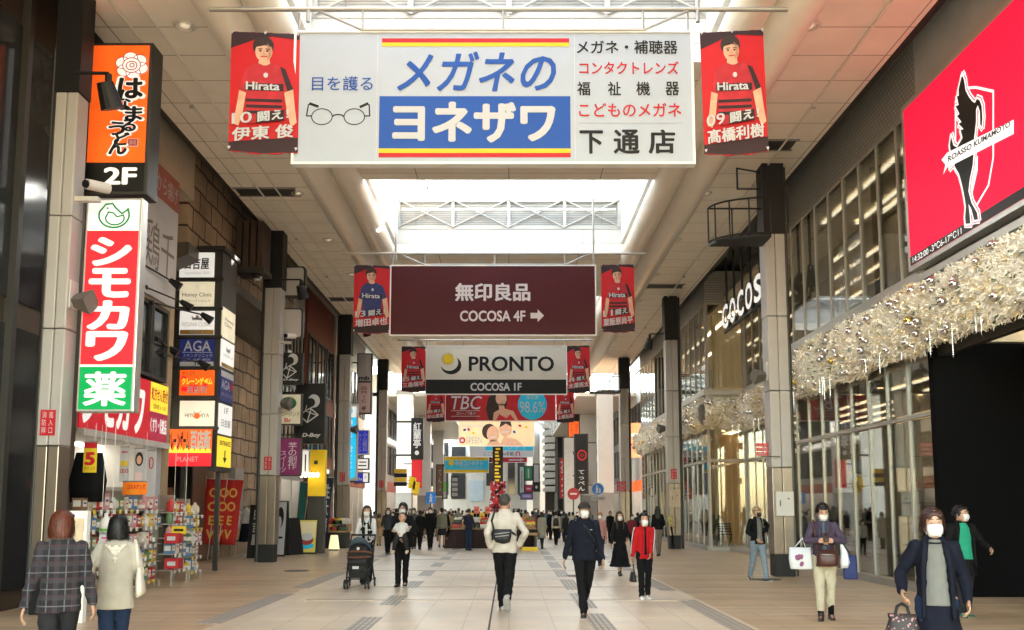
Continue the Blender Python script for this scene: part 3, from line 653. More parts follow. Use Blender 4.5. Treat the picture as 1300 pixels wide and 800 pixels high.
# ================================================================ RIGHT: glass department store
GX = 7.6
gs = thing('department_store', 'glass-fronted department store along the right side with white winter garlands', 'building', (GX, 20, 0))
lattice = tiles_mat('embossed_lattice', (.36, .335, .31), (.43, .40, .37), (.24, .25, .23), .12, .09, .02, .5, .5, 'yz', .8, .05)
inner = M('interior_plaster', (.72, .64, .50), .7, var=.05); innerd = M('interior_dark_panel', (.25, .2, .15), .7); innfl = M('interior_floor', (.35, .3, .25), .35)  # the dark brown serves shelving, a pot, counters and shop backs
sill = M('sill_metal', (.46, .45, .43), .35, .5)
def vbox(X, a, b, z0, z1, t=.05, d=.09):      # slim box lying on a plane X=const
    return MB().box(X-d, X+d*.3, a, b, z0, z1)
def facade(X, Ya, Yb, n, rows, up=True):
    """glazed wall on plane X between Ya and Yb, n bays, rows of (z0, z1): panes and mullions are parts"""
    st = (Yb-Ya)/n
    for (z0, z1, gm) in rows:
        for k in range(n): MB().box(X, X+.012, Ya+k*st+.03, Ya+(k+1)*st-.03, z0+.03, z1-.03).build('window_pane', gm, gs)
        for k in range(n+1): MB().box(X-.022, X+.07, Ya+k*st-.024, Ya+k*st+.024, z0, z1).build('mullion', mullm, gs)
    for k in range(len(rows)): 
        z1 = rows[k][1]; MB().box(X-.03, X+.065, Ya-.03, Yb+.03, z1, z1+.07).build('transom', mullm, gs)
def bands(X, Ya, Yb, x2=None):
    MB().box(X-.1, X+.15, Ya, Yb, 0, .14).build('plinth', grey, gs)
    MB().box(X-.02, X+.3, Ya, Yb, 4.47, 5.62).build('spandrel', lgrey, gs)
    MB().box(X-.16, X+.3, Ya, Yb, 5.62, 5.74).build('sill', sill, gs); MB().box(X-.1, X+.3, Ya, Yb, 5.745, 5.86).build('sill', sill, gs)
    MB().box(X-.02, X+.25, Ya, Yb, 9.08, 10.25).build('lattice_band', lattice, gs)
    MB().box(X-.1, X+.3, Ya, Yb, 10.255, 11.4).build('head_panel', grey, gs)
ROW = [(.14, 3.2, clear), (3.27, 4.4, clear), (5.86, 9.0, clear)]
facade(GX, 15.45, 22.75, 8, ROW); bands(GX, 15.45, 22.75)
MB().box(GX-.02, GX+.3, -7, 15.44, 4.47, 5.62).build('spandrel', lgrey, gs); MB().box(GX-.16, GX+.3, -7, 15.44, 5.62, 5.74).build('sill', sill, gs)
MB().box(GX-.02, GX+.25, -7, 15.44, 9.08, 11.4).build('head_panel', lgrey, gs); MB().box(GX+.02, GX+.2, -7, 15.44, 5.75, 9.07).build('screen_wall', grey, gs)
# recessed dark entrance
MB().box(GX+.05, GX+.2, 5, 15.3, 4.22, 4.46).build('entrance_header', dark, gs); MB().box(GX-.05, GX+1.6, 15.25, 15.42, 0, 4.46).build('entrance_jamb', M('doorway_black', (.004, .004, .0045), .9, spec=.05), gs)
MB().box(GX+1.6, GX+1.7, 5, 15.3, 0, 4.4).build('doorway_dark_panel', M('doorway_black', (.004, .004, .0045), .9, spec=.05), gs)  # black panel stands in for the darkness of the doorway
# recess and angled corner
facade(8.62, 22.9, 31.2, 9, ROW); bands(8.62, 22.9, 31.2)
facade(7.25, 31.5, 47.2, 17, ROW); bands(7.25, 31.5, 47.2)
for (z0, z1) in ((.14, 3.2), (3.27, 4.4), (5.86, 9.0)):           # the pane that faces the street's length
    MB().box(7.3, 8.55, 31.4, 31.41, z0+.03, z1-.03).build('window_pane', clear, gs)
    for x in (7.25, 8.6): MB().box(x-.05, x+.05, 31.33, 31.47, z0, z1).build('mullion', mullm, gs)
    MB().box(7.2, 8.65, 31.33, 31.47, z1, z1+.07).build('transom', mullm, gs)
MB().box(7.2, 8.6, 31.3, 31.45, 0, .14).build('plinth', grey, gs); MB().box(7.2, 8.6, 31.38, 31.6, 4.47, 5.62).build('spandrel', lgrey, gs); MB().box(7.1, 8.6, 31.25, 31.6, 5.62, 5.8).build('sill', sill, gs)
MB().box(7.2, 8.6, 31.36, 31.6, 9.08, 10.25).build('lattice_band', lattice, gs); MB().box(7.62, 8.6, 22.76, 22.88, 0, 11.3).build('return_wall', lgrey, gs)
MB().box(GX-.05, 16, -7, 48, 11.42, 11.7).build('roof_slab', grey, gs); MB().box(GX+.2, GX+1.6, -7, 4.98, 0, 11.4).build('near_wall', conc, gs)
# interiors: floors, back wall, lit ceilings, shelving
MB().box(GX+.3, 13.5, 15.5, 48, .02, .13).build('interior_floor', innfl, gs)
MB().box(8.95, 13.5, 15.5, 48, 4.5, 5.8).build('storey_slab', inner, gs); MB().box(GX+.32, 8.9, 15.5, 22.6, 4.5, 5.5).build('storey_slab', inner, gs)
MB().box(7.6, 8.9, 31.7, 47, 4.5, 5.5).build('storey_slab', inner, gs)
MB().box(13.5, 13.7, 5, 48, 0, 11.4).build('back_wall', inner, gs); MB().box(GX+.3, 13.5, 15.5, 48, 9.1, 9.25).build('interior_ceiling', inner, gs)
MB().box(GX+.3, 13.5, 15.3, 15.44, 4.5, 9.1).build('partition', inner, gs); MB().box(10.2, 13.5, 22.7, 22.85, 0, 9).build('partition', inner, gs)
MB().box(7.3, 13.5, 47.5, 47.7, 0, 11).build('end_wall', lgrey, gs)
MB().box(7.9, 8.05, 33.2, 33.35, .14, 9).build('interior_pillar', inner, gs); MB().box(8.0, 9.2, 33.6, 33.75, 5.6, 8.4).build('interior_panel', inner, gs); MB().box(7.7, 9.2, 34, 34.15, .13, 4.4).build('interior_panel', M('warm_timber', (.5, .3, .13), .6), gs)
for k, (x, y, w, h) in enumerate(((9.6, 16.6, 1.2, 2.1), (10.6, 18.6, 1.6, 2.3), (9.5, 20.6, 1.0, 1.6), (10.8, 21.9, 1.4, 2.2), (9.9, 25.5, 1.6, 2.1), (10.4, 28.5, 1.8, 2.3))):
    m = MB()
    for z in (0, .5, 1.0, 1.5, 2.0):
        if z < h: m.box(x, x+.5, y-w/2, y+w/2, .13+z, .17+z)
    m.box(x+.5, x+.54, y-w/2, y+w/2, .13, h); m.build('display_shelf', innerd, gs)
def shop_lamp(x, y, z, m=wlamp, r=.07): MB().cyl((x, y, z-.015), (x, y, z), r, r, 10).build('ceiling_spot', m, gs)
for y in (16.4, 17.9, 19.4, 20.9, 22.2, 25, 27.5, 30):
    for x in (9.2, 10.8, 12.4): shop_lamp(x, y, 9.09); shop_lamp(x, y+.4, 4.49)
for y in (33, 36, 39, 42, 45):
    for x in (8.2, 10): shop_lamp(x, y, 9.09); shop_lamp(x, y, 4.45)
fill_glow = M('fill_strip_glow', (1, .86, .62), .5, emit=6.0, var=0)  # glow for strips added to brighten the store interior
for (x0, x1, y0, y1, z) in ((9, 13, 16.5, 22, 9.08), (9, 13, 16.5, 22, 4.48), (9.4, 13, 23.5, 31, 9.08), (9.4, 13, 23.5, 31, 4.48), (8.2, 13, 32.5, 46.5, 9.08), (8.2, 13, 32.5, 46.5, 4.44)):
    n = int((y1-y0)/1.9)+1
    for k in range(4): xs_ = x0+.5+(x1-x0-1.2)*k/3; MB().box(xs_, xs_+.13, y0+.3, y1-.3, z-.02, z-.005).build('fill_glow_strip', fill_glow, gs)
MB().box(9.9, 10.0, 15.5, 22.6, 5.6, 9.05).build('interior_panel', inner, gs); MB().box(8.9, 8.95, 16.2, 18.0, 5.6, 7.5).build('interior_panel', inkw, gs); MB().box(9.2, 9.25, 19.8, 22, 5.6, 7.2).build('interior_panel', inkw, gs)  # pale walls added behind the glass to brighten the upper windows
for xs_ in (8.3, 9.2): MB().box(xs_, xs_+.1, 15.8, 22.4, 9.04, 9.06).build('fill_glow_strip', fill_glow, gs)  # further glowing strips added in front of the pale walls
# lettering inside the upper windows and the lower cafe sign
sg = thing('window_lettering', 'white clothing shop lettering hung inside the upper windows', 'sign', (8.3, 19, 7.6))
a, b = P(1062, 264, X=8.3), P(1100, 330, X=8.3)
p = Panel(sg, (8.3, a.y, 8.05), (0, b.y-a.y, 0), (0, 0, -1.25)); p.text('URBAN RESEARCH', 0, 0, 1, .2, litw, bold=.02); p.text('DOORS', 0, .42, 1, 1, litw, bold=.02); p.flush()
MB().box(8.31, 8.34, b.y, a.y, 8.1, 8.14).build('rail', dark, sg)
sg = thing('cafe_window_sign', 'small white cafe lettering with yellow moon behind the lower glass', 'sign', (8.0, 18.9, 2.5))
a, b = P(1074, 582, X=8.0), P(1112, 582, X=8.0)
p = Panel(sg, (8.0, a.y, 2.72), (0, b.y-a.y, 0), (0, 0, -.42)); p.text('PRONTO', .27, .3, 1, .85, litw, bold=.03); p.disc(.11, .5, .1, .5, 'moon', lity, 1); p.disc(.16, .42, .09, .42, 'moon_cover', inkk, 2); p.flush()  # the black disc cuts the moon to a crescent
MB().cyl((8.01, (a.y+b.y)/2, 2.72), (8.01, (a.y+b.y)/2, 4.4), .012).build('hanger', dark, sg)
# chair and plant seen through the corner window
ch = thing('folding_chair', 'black wooden folding chair behind the corner shop window', 'chair', (8.0, 32.4, .13))
m = MB()
for x in (7.75, 8.2): m.tube([(x, 32.1, .13), (x+.05, 32.6, .95)], .02); m.tube([(x, 32.65, .13), (x, 32.15, .55)], .02)
m.build('leg', black, ch)
m = MB()
for k in range(5): m.box(7.75, 8.22, 32.12+k*.09, 32.18+k*.09, .54, .57)
m.build('seat', black, ch)
m = MB()
for k in range(4): m.cbox((8.0, 32.42+k*.055, .66+k*.09), .47, .02, .06)
m.build('backrest', black, ch)
pl = thing('potted_palm', 'potted green palm behind the corner shop window', 'plant', (7.7, 32.9, .13))
MB().cyl((7.7, 32.9, .13), (7.7, 32.9, .5), .14, .19, 14).build('pot', innerd, pl)
m = MB()
for k in range(22):
    a = k*2.4; l = random.uniform(.5, .9); d = Vector((math.cos(a)*.4, math.sin(a)*.4, random.uniform(.6, 1.3))).normalized(); s_ = Vector((-d.y, d.x, 0)).normalized()*.035
    p0 = Vector((7.7, 32.9, .5)); p1 = p0+d*l; p2 = p1+Vector((d.x, d.y, -.1)).normalized()*.4; m.add([p0-s_*.4, p0+s_*.4, p1+s_, p1-s_], [(0, 1, 2, 3)]); m.add([p1-s_, p1+s_, p2], [(0, 1, 2)])
m.build('leaves', M('palm_leaf', (.05, .09, .03), .5), pl)
# big LED screen
scr = thing('video_screen', 'huge red video screen with rearing black horse emblem over the dark entrance', 'screen', (GX-.1, 13.3, 6))
MB().box(GX-.22, GX, 10.4, 15.62, 5.86, 9.02).build('casing', alum, scr)
red_s = M('screen_red_glow', (.86, .012, .05), .5, emit=.88, var=.03, spec=.1); blk_s = M('screen_black', (.012, .012, .012), .4); wht_s = M('screen_white_glow', (.85, .85, .85), .5, emit=.95, var=0)
p = wall_panel(scr, GX-.222, 10.5, 15.52, 5.95, 8.92); p.rect(0, 0, 1, 1, 'picture', red_s, 1); p.rect(0, .945, 1, 1, 'caption_bar', blk_s, 2)
p.text('14:32:00 -3℃6-17℃11', .02, .953, .36, .992, wht_s, l=3)
# emblem measured on the photograph: map its pixels to the screen plane
def sp(px, py):
    q = P(px, py, X=GX-.222); return ((15.52-q.y)/5.02, (8.92-q.z)/2.97)
shield = [sp(*q) for q in ((1214, 128), (1226, 112), (1240, 111), (1262, 116), (1262, 200), (1256, 235), (1240, 262), (1232, 262), (1222, 235), (1214, 200))]
p.stroke(shield, .008, 'shield_outline', wht_s, 3, True)
horse = [(1150+a/3.075, 80+b/3.075) for a, b in ((226, 45), (234, 68), (240, 108), (253, 133), (266, 150), (276, 156), (284, 140), (295, 146), (303, 168), (306, 215), (303, 250), (297, 240), (296, 190), (288, 165), (281, 182), (281, 230), (274, 290), (272, 350), (268, 400), (257, 450), (251, 500), (263, 545), (285, 585), (289, 611), (273, 613), (262, 570), (251, 550), (256, 590), (259, 627), (240, 628), (238, 600), (241, 560), (235, 520), (227, 480), (214, 432), (196, 402), (200, 380), (178, 410), (184, 360), (178, 320), (183, 285), (192, 322), (206, 330), (228, 292), (220, 262), (232, 258), (212, 238), (224, 230), (206, 208), (216, 198), (200, 168), (213, 164), (205, 130), (214, 128), (212, 105), (220, 70))]
cx_, cy_ = 1227, 190
p.stroke([sp(*q) for q in horse], .026, 'horse_outline', wht_s, 4, True); p.stroke([sp(*q) for q in horse], .018, 'horse_outline', red_s, 5, True); p.stroke([sp(*q) for q in horse], .012, 'horse_outline', wht_s, 6, True); p.poly([sp(*q) for q in horse], 'horse', blk_s, 7)
p.poly([sp(1150+a/3.075, 80+b/3.075) for a, b in ((262, 400), (285, 360), (284, 420), (262, 515), (254, 480))], 'shield_field', wht_s, 4)
p.poly([sp(*q) for q in ((1198, 203), (1205, 194), (1290, 152), (1290, 170), (1205, 213), (1200, 222), (1203, 209))], 'scroll', wht_s, 9)
v, f = text_mesh('ROASSO KUMAMOTO', .03, 0); x1 = max(q[0] for q in v)
p.mb('scroll_lettering', blk_s).add([p.pt(*sp(1206+(1286-1206)*x/x1, 206-(206-160)*x/x1-y*10), 10) for x, y in v], f)
p.flush()
# sloping COCOSA letters hung on rods
cs = thing('letter_sign', 'white backlit block letters hung on black rods over the store corner', 'sign', (7.0, 27, 7.2))
let = 'COCOSA'; xs = [(917, 935), (926, 946), (936, 955), (946, 962), (955, 969)]
ya, yb = P(918, 400, X=7.0).y, P(966, 370, X=7.0).y; stp = (ya-yb)/4.6
zb = P(921, 417, X=7.0).z; zt = P(921, 388, X=7.0).z
for k, c in enumerate(let):
    y = ya-k*stp; pr = Panel(cs, (6.98, y, zt), (0, -stp*.72, 0), (0, 0, zb-zt)); pr.text(c, 0, 0, 1, 1, litw, l=1, bold=.035, part='letter'); pr.flush()
    v, f = text_mesh(c, .06, 0); x0, x1 = min(q[0] for q in v), max(q[0] for q in v); y0, y1 = min(q[1] for q in v), max(q[1] for q in v)
    for t0 in (0.0, .1):
        MB().add([Vector((7.0+t0, y+.03-(q[0]-x0)/(x1-x0)*(stp*.72+.06), zb-.04+(q[1]-y0)/(y1-y0)*(zt-zb+.08))) for q in v], f).build('letter_back', black, cs, fix=False)
    MB().cyl((7.05, y-stp*.36, zt), (7.05, y-stp*.36, 9.6), .035).build('rod', black, cs)
MB().box(7.01, 7.09, ya-5.2*stp, ya, zb-.12, zb-.05).build('rail', black, cs)
# red fire notice plates on glass wall
def notice(px0, py0, px1, py1, Y, label):
    a, b = P(px0, py0, Y=Y), P(px1, py1, Y=Y); t = thing('notice_plate', label, 'sign', ((a.x+b.x)/2, Y, b.z))
    m = MB()
    for k in range(3): m.box(a.x, b.x, Y, Y+.02, b.z+(a.z-b.z)*k/3+.01, b.z+(a.z-b.z)*(k+1)/3-.01)
    m.build('plate', inkr, t); p = cam_panel(t, px0, py0, px1, py1, Y)
    for k, s in enumerate(('これより先', '歩行者専用', '自転車禁止')): p.text(s, px0+2, py0+(py1-py0)*(k+.2)/3, px1-2, py0+(py1-py0)*(k+.8)/3, inkw)
    p.flush(); MB().box((a.x+b.x)/2-.02, (a.x+b.x)/2+.4, Y+.01, Y+.04, b.z-.02, b.z).build('bracket', dark, t)
notice(960, 562, 976, 579, 19.6, 'red three-row notice plate fixed to the big right column')
notice(783, 611, 795, 624, 44, 'small red notice plates by the distant right column')
# ---------------- garlands
tin_w = M('white_tinsel', (.90, .87, .82), .6, var=.06, bump=.8, bscale=35); tin_y = M('champagne_tinsel', (.74, .62, .40), .5, var=.1); tin_g = M('frosted_fir', (.12, .17, .13), .6); goldb = M('gold_bauble', (.7, .48, .12), .15, .9)
fairy = M('fairy_light', (1, .82, .5), .5, emit=2.0, var=0); bead = M('glass_bead', (.8, .8, .8), .1, .3)
def garland(path, label, dens, cy=4.93, hz=.56, hx=.34, warm=.3, nb=70):
    """path: plan polyline in front of the wall; tufts fill a cushion along it"""
    c0 = (Vector(path[0])+Vector(path[-1]))/2
    g = thing('winter_garland', label, 'garland', (c0.x, c0.y, cy), 'winter garlands on the glass store')
    mw, my, mg, lt = MB(), MB(), MB(), MB(); baubles = []; pad = MB()
    for (ax, ay), (bx, by) in zip(path[:-1], path[1:]):
        L = math.hypot(bx-ax, by-ay); n = int(L*dens); d = Vector((bx-ax, by-ay, 0)).normalized(); out = Vector((-d.y, d.x, 0))
        if out.x > 0 and abs(d.y) > .5: out = -out
        if abs(d.y) <= .5 and out.y > 0: out = -out
        ns = max(2, int(L/.16)); pv = []
        for i in range(ns+1):
            for q in range(11):
                an = -1.7+3.4*q/10; c = Vector((ax+(bx-ax)*i/ns, ay+(by-ay)*i/ns, cy)); rr = .8+.22*noise.noise(Vector((c.x+c.y*.9, q*.5, 3)))+.16*noise.noise(Vector((c.x*4+c.y*4, q*1.9, 9)))
                pv.append(c+out*max(-.05, hx*math.cos(an)*rr)+Vector((0, 0, hz*math.sin(an)*rr)))
        pad.add(pv, [(i*11+q, i*11+q+1, (i+1)*11+q+1, (i+1)*11+q) for i in range(ns) for q in range(10)])
        for k in range(n):
            t = random.random(); a = random.uniform(-1.75, 1.75)
            swell = 1+.22*noise.noise(Vector((t*L*.9+ax, ay, 3)))+.13*noise.noise(Vector((t*L*3+ax, ay*2, 7)))
            rr = random.uniform(.7, 1.08)*swell
            c = Vector((ax+(bx-ax)*t, ay+(by-ay)*t, cy))+out*(max(-.05, hx*math.cos(a)*rr))+Vector((0, 0, hz*math.sin(a)*rr))
            q = random.random(); patch = noise.noise(Vector((c.x*.8, c.y*.8, c.z*1.2)))
            m = mg if q < .06 else (my if q < .06+warm*(.6+patch) else mw)
            for j in range(7 if m is not mg else 5):
                dv = Vector((random.gauss(0, 1), random.gauss(0, 1), random.gauss(-.1, 1)))+out*.5; dv.normalize(); l = random.uniform(.04, .11); w = dv.cross(Vector((random.random(), random.random(), random.random()))).normalized()*random.uniform(.006, .014)
                m.add([c-w, c+w, c+dv*l+w*.5, c+dv*l-w*.3], [(0, 1, 2, 3)])
            if random.random() < .035: lt.ball(c+out*.1, .011, .011, .011, 6, 4)
        for k in range(int(nb*L/sum(math.hypot(q[0]-p_[0], q[1]-p_[1]) for p_, q in zip(path[:-1], path[1:])))):
            t = random.random(); a = random.uniform(-1.3, 1.3)
            baubles.append((Vector((ax+(bx-ax)*t, ay+(by-ay)*t, cy))+out*(hx*math.cos(a)*1.05+.05)+Vector((0, 0, hz*math.sin(a))), random.uniform(.045, .085)))
        for k in range(int(L*1.3)):
            t = random.random(); p0 = Vector((ax+(bx-ax)*t, ay+(by-ay)*t, cy-hz*.8))+out*.28; ln = random.uniform(.2, .6); s_ = MB()
            for i in range(int(ln/.035)): s_.ball(p0-Vector((0, 0, i*.035)), .011, .011, .011, 5, 3)
            s_.cyl(p0, p0-Vector((0, 0, ln)), .003, .003, 4); s_.build('bead_strand', bead, g)
    pad.build('cushion', tin_w, g, True, fix=False)  # white pad added behind the tufts to lighten the dark gaps
    for m, nm, mt in ((mw, 'tinsel', tin_w), (my, 'tinsel', tin_y), (mg, 'fir_sprigs', tin_g), (lt, 'fairy_lights', fairy)):
        if m.v: o = m.build(nm, mt, g, fix=False); o['kind'] = 'stuff'
    for c, r in baubles: MB().ball(c, r, r, r, 12, 8).build('bauble', chrome if random.random() < .9 else goldb, g, smooth=True)
    return g
garland([(7.42, 22.6), (7.42, 9.5)], 'long white garland with silver baubles over the dark entrance', 900, warm=.22, nb=95)
garland([(7.08, 33), (7.08, 31.3), (8.45, 31.3), (8.45, 27.6)], 'champagne and white garland wrapping the recessed store corner', 620, warm=.6, nb=60)
garland([(7.08, 47), (7.08, 33.6)], 'white garland farther along the glass store behind the second column', 300, warm=.12, nb=50)
# ================================================================ LEFT buildings
WX = -7.6
winl = M('window_dark_glass', (.03, .032, .035), .08, var=.2)
stone = tiles_mat('rough_stone_blocks', (.30, .22, .145), (.38, .28, .19), (.06, .045, .035), .85, .56, .03, .85, .5, 'yz', 1.0, .4, distort=.22)
stonex = tiles_mat('rough_stone_blocks_front', (.30, .22, .145), (.38, .28, .19), (.06, .045, .035), .85, .56, .03, .85, .5, 'xz', 1.0, .4, distort=.22)
for mm in (stone, stonex):
    t_ = mm.node_tree; b_ = t_.nodes['Principled BSDF']; old = b_.inputs['Normal'].links[0].from_node
    n_ = t_.nodes.new('ShaderNodeTexNoise'); n_.inputs['Scale'].default_value = 9; n_.inputs['Detail'].default_value = 8; tc_ = t_.nodes.new('ShaderNodeTexCoord'); t_.links.new(tc_.outputs['Object'], n_.inputs[0])
    bp_ = t_.nodes.new('ShaderNodeBump'); bp_.inputs['Strength'].default_value = .9; bp_.inputs['Distance'].default_value = .05; t_.links.new(n_.outputs['Fac'], bp_.inputs['Height']); t_.links.new(old.outputs[0], bp_.inputs['Normal']); t_.links.new(bp_.outputs[0], b_.inputs['Normal'])
# near dark building
nb = thing('dark_building', 'dark glass and bronze building at the near left edge', 'building', (WX, 8, 0))
bronze = M('bronze_panel', (.10, .075, .055), .35, .5)
MB().box(WX-4, WX, -7, 15.15, 0, 11.4).build('wall', bronze, nb)
for k in range(8):
    MB().box(WX, WX+.03, 2.2+k*1.55, 3.5+k*1.55, .3, 4.3).build('window', winl, nb); MB().box(WX, WX+.03, 2.2+k*1.55, 3.5+k*1.55, 4.7, 9).build('window', winl, nb)
for k in range(9): MB().box(WX+.001, WX+.14, 1.95+k*1.55, 2.07+k*1.55, 0, 10).build('fin', dark, nb)
a = Vector((0, 13.3, 0))
ls = thing('light_strip_sign', 'tall slim white light box beside the near left column', 'sign', (-7.2, a.y, 5))
MB().box(-7.34, -7.05, a.y, a.y+.18, P(82, 240, Y=13.3).z, P(82, 58, Y=13.3).z).build('case', dark, ls)
p = Panel(ls, (-7.32, a.y, P(82, 62, Y=13.3).z), (.25, 0, 0), (0, 0, P(82, 238, Y=13.3).z-P(82, 62, Y=13.3).z)); p.rect(0, 0, 1, 1, 'face', litw); p.flush()
# pharmacy building
ph = thing('pharmacy_building', 'pharmacy building with red fascia, dark windows and a huge chicken restaurant board', 'building', (WX, 16, 0))
y0, y1 = 15.2, 19.35
tubem = M('tube_glow', (1, .96, .88), .5, emit=16, var=0.)
wallw = M('pharmacy_interior_wall', (.62, .6, .55), .7)
MB().box(WX-5, WX, y0, y1+.9, 8.9, 11.4).build('upper_wall', beige, ph)
MB().box(WX-5, WX-.4, y0, y1, 4.25, 8.895).build('wall', brown, ph); MB().box(WX-.4, WX, 19.1, y1, 0, 8.895).build('pier', M('tan_pier', (.36, .27, .17), .8, bump=.2), ph)
MB().box(WX-.4, WX-.02, y0, 19.09, 2.95, 4.2).build('fascia_box', inkw, ph)
MB().box(WX-5, WX-.4, y0, 19.09, 2.9, 3.0).build('shop_ceiling', wallw, ph); MB().box(WX-5, WX-4.9, y0, y1, 0, 2.9).build('back_wall', wallw, ph)
MB().box(WX-4.9, WX-.1, y0, y0+.12, 0, 2.9).build('side_wall', wallw, ph); MB().box(WX-4.9, WX-.4, 18.97, 19.09, 0, 2.9).build('side_wall', wallw, ph); MB().box(WX-4.88, WX-4.86, y0+.3, 19.2, 1.7, 2.15).build('magenta_band', M('magenta_paint', (.5, .02, .16), .5), ph)
MB().box(WX-.3, WX-.05, 18.8, 19.07, 0, 2.95).build('white_pier', inkw, ph)
for k in range(4): MB().box(WX-3.4, WX-3.2, y0+.3+k*.95, y0+1.1+k*.95, 2.84, 2.89).build('tube_light', tubem, ph); MB().box(WX-1.6, WX-1.4, y0+.3+k*.95, y0+1.1+k*.95, 2.84, 2.89).build('tube_light', tubem, ph)
MB().box(WX-4.9, WX-.1, y0+.12, 18.95, 0, .03).build('shop_floor', innfl, ph)
for k in range(4):
    f = MB(); ya, yb = 15.6+k*.87, 16.44+k*.87
    for (p0, p1, q0, q1) in ((ya, yb, 4.3, 4.37), (ya, yb, 5.83, 5.9), (ya, ya+.06, 4.37, 5.83), (yb-.06, yb, 4.37, 5.83)): f.box(WX-.12, WX, p0, p1, q0, q1)
    fr = f.build('window_frame', dark, ph); MB().box(WX-.09, WX-.07, ya+.06, yb-.06, 4.37, 5.83).build('pane', winl, fr)
p = wall_panel(ph, WX+.03, y0, 19.09, 2.95, 4.2)
MB().box(WX, WX+.03, y0, 19.09, 2.95, 4.2).build('fascia', M('lit_red_fascia', (.46, .012, .022), .5, emit=.7), ph)
p.text('シモカワ', .02, .15, .68, .9, litw, bold=.05); p.rect(.76, 0, 1, .5, 'yellow_field', lity, 1); p.text('処方せん受付', .77, .08, .99, .3, inkr, l=2, bold=.03); p.text('営業時間 10～21時', .8, .36, .97, .45, inkk, l=2)
p.rect(.76, .5, 1, 1, 'pink_field', M('rose_print', (.62, .04, .12), .5), 1); p.text('くすり・化粧品', .77, .6, .99, .85, litw, l=2, bold=.02); p.flush()
MB().box(WX, WX+.12, y0, 19.09, 2.82, 2.94).build('awning_rail', lgrey, ph)
# big white board above
bb = thing('restaurant_board', 'huge white and dusty red chicken restaurant board above the pharmacy windows', 'sign', (WX, 17, 5.95))
MB().box(WX+.001, WX+.1, 15.2, 19.07, 5.97, 8.88).build('board', inkw, bb)
p = wall_panel(bb, WX+.1, 15.2, 19.07, 5.97, 8.88); p.rect(0, 0, 1, .25, 'dusty_red_band', M('dusty_red_print', (.36, .12, .09), .6), 1)
p.text('専門店のから揚げ', .38, .06, .98, .2, inkw, l=2); p.text('鶏千', .56, .45, .96, .8, M('grey_brush_print', (.16, .14, .13), .6), l=2); p.ring(.42, .6, .1, .17, .025, 'circle_mark', M('grey_brush_print', (.16, .14, .13), .6), 2); p.text('とりせん', .70, .36, .84, .4, inkg, l=2); p.flush()
MB().box(WX-.4, WX-.002, 15.2, 19.09, 5.92, 8.89).build('board_wall', beige, ph)
# gooseneck lamps in front of the tenant signs
for i, (px, py, l) in enumerate(((218, 357, 'topmost black lamp arm reaching toward the tenant signs'), (232, 384, 'black lamp arm below the clinic sign'), (258, 400, 'longest black lamp arm over the tenant signs'), (215, 442, 'black lamp arm in front of the navy clinic sign'), (254, 460, 'lowest black lamp arm before the game arcade sign'))):
    q = P(px, py, Y=18.6+.2*i); s = Vector((WX+.1, 17.2+.35*i, q.z+.02))
    t = thing('lamp_arm', l, 'lamp', s, 'black lamp arms over the pharmacy')
    MB().cyl(s, q, .018).build('arm', black, t); d = Vector((.35, .1, -.25)).normalized()
    MB().cyl(q-d*.05, q+d*.22, .05, .1, 12).build('lamp_head', black, t); MB().cyl(s-Vector((.06, 0, 0)), s+Vector((.02, 0, 0)), .05).build('wall_plate', black, t)
# stone building
sb = thing('stone_building', 'brown rough stone building with deep porch behind the tenant sign tower', 'building', (-8.9, 25, 0))
MB().box(-12, -7.75, 19.4, 50, 11.3, 11.6).build('roof_slab', grey, sb)
MB().box(-12, -8.9, 26.3, 30.6, 0, 9.2).build('stone_wall', stone, sb); MB().box(-12, -8.901, 26.2, 26.3, 0, 9.0).build('stone_front', stonex, sb)
MB().box(-12, -7.75, 20.3, 30.65, 7.9, 11.2).build('stone_band', stone, sb); MB().box(-13, -10.2, 19.5, 26.2, 0, 7.9).build('porch_back_wall', brown, sb)
m = MB(); m.prism([(-7.7, 20.3, 7.6), (-7.7, 20.3, 7.895), (-8.88, 20.3, 7.895), (-8.88, 20.3, 7.1)], Vector((0, 10.3, 0))); m.build('soffit', M('soffit_panel', (.10, .085, .07), .5), sb)
MB().box(-10.2, -8.9, 24.4, 24.5, 0, 3.2).build('porch_door', M('game_shop_door', (.03, .02, .018), .3), sb)
for xx in (-10.15, -9.75, -9.35, -8.96): MB().box(xx, xx+.09, 24.3, 24.399, 0, 3.1).build('door_frame', black, sb)
MB().box(-9.6, -9.42, 24.36, 24.398, .5, 2.1).build('door_poster', M('door_poster', (.4, .2, .12), .5, var=.4, scale=5), sb)
MB().box(-10.2, -8.9, 24.5, 26.2, 0, 7.9).build('porch_wall', brown, sb)
for yy in (26.9, 27.3): MB().cyl((-7.72, yy, 0), (-7.72, yy, 7.9), .09).build('drainpipe', dark, sb)
MB().box(-8.9, -8.7, 27.6, 28.5, 1.5, 2.8).build('meter_cabinet', grey, sb)
sbm = thing('duct_cover', 'dark pleated duct bracket hanging from ceiling edge over the stone building', 'bracket', (-7.2, 23.9, 8.6))
m = MB()
for k in range(4): m.box(-7.6+.2*k, -7.45+.2*k, 23.5, 24.3, 8.2-.0*k, 9.5)
m.build('pleats', M('dark_pleats', (.06, .04, .03), .6), sbm); MB().ball((-7.1, 23.8, 7.98), .18, .18, .14, 10, 6).build('lamp', chrome, sbm); MB().box(-7.62, -6.8, 23.48, 24.32, 8.05, 8.19).build('base', dark, sbm)
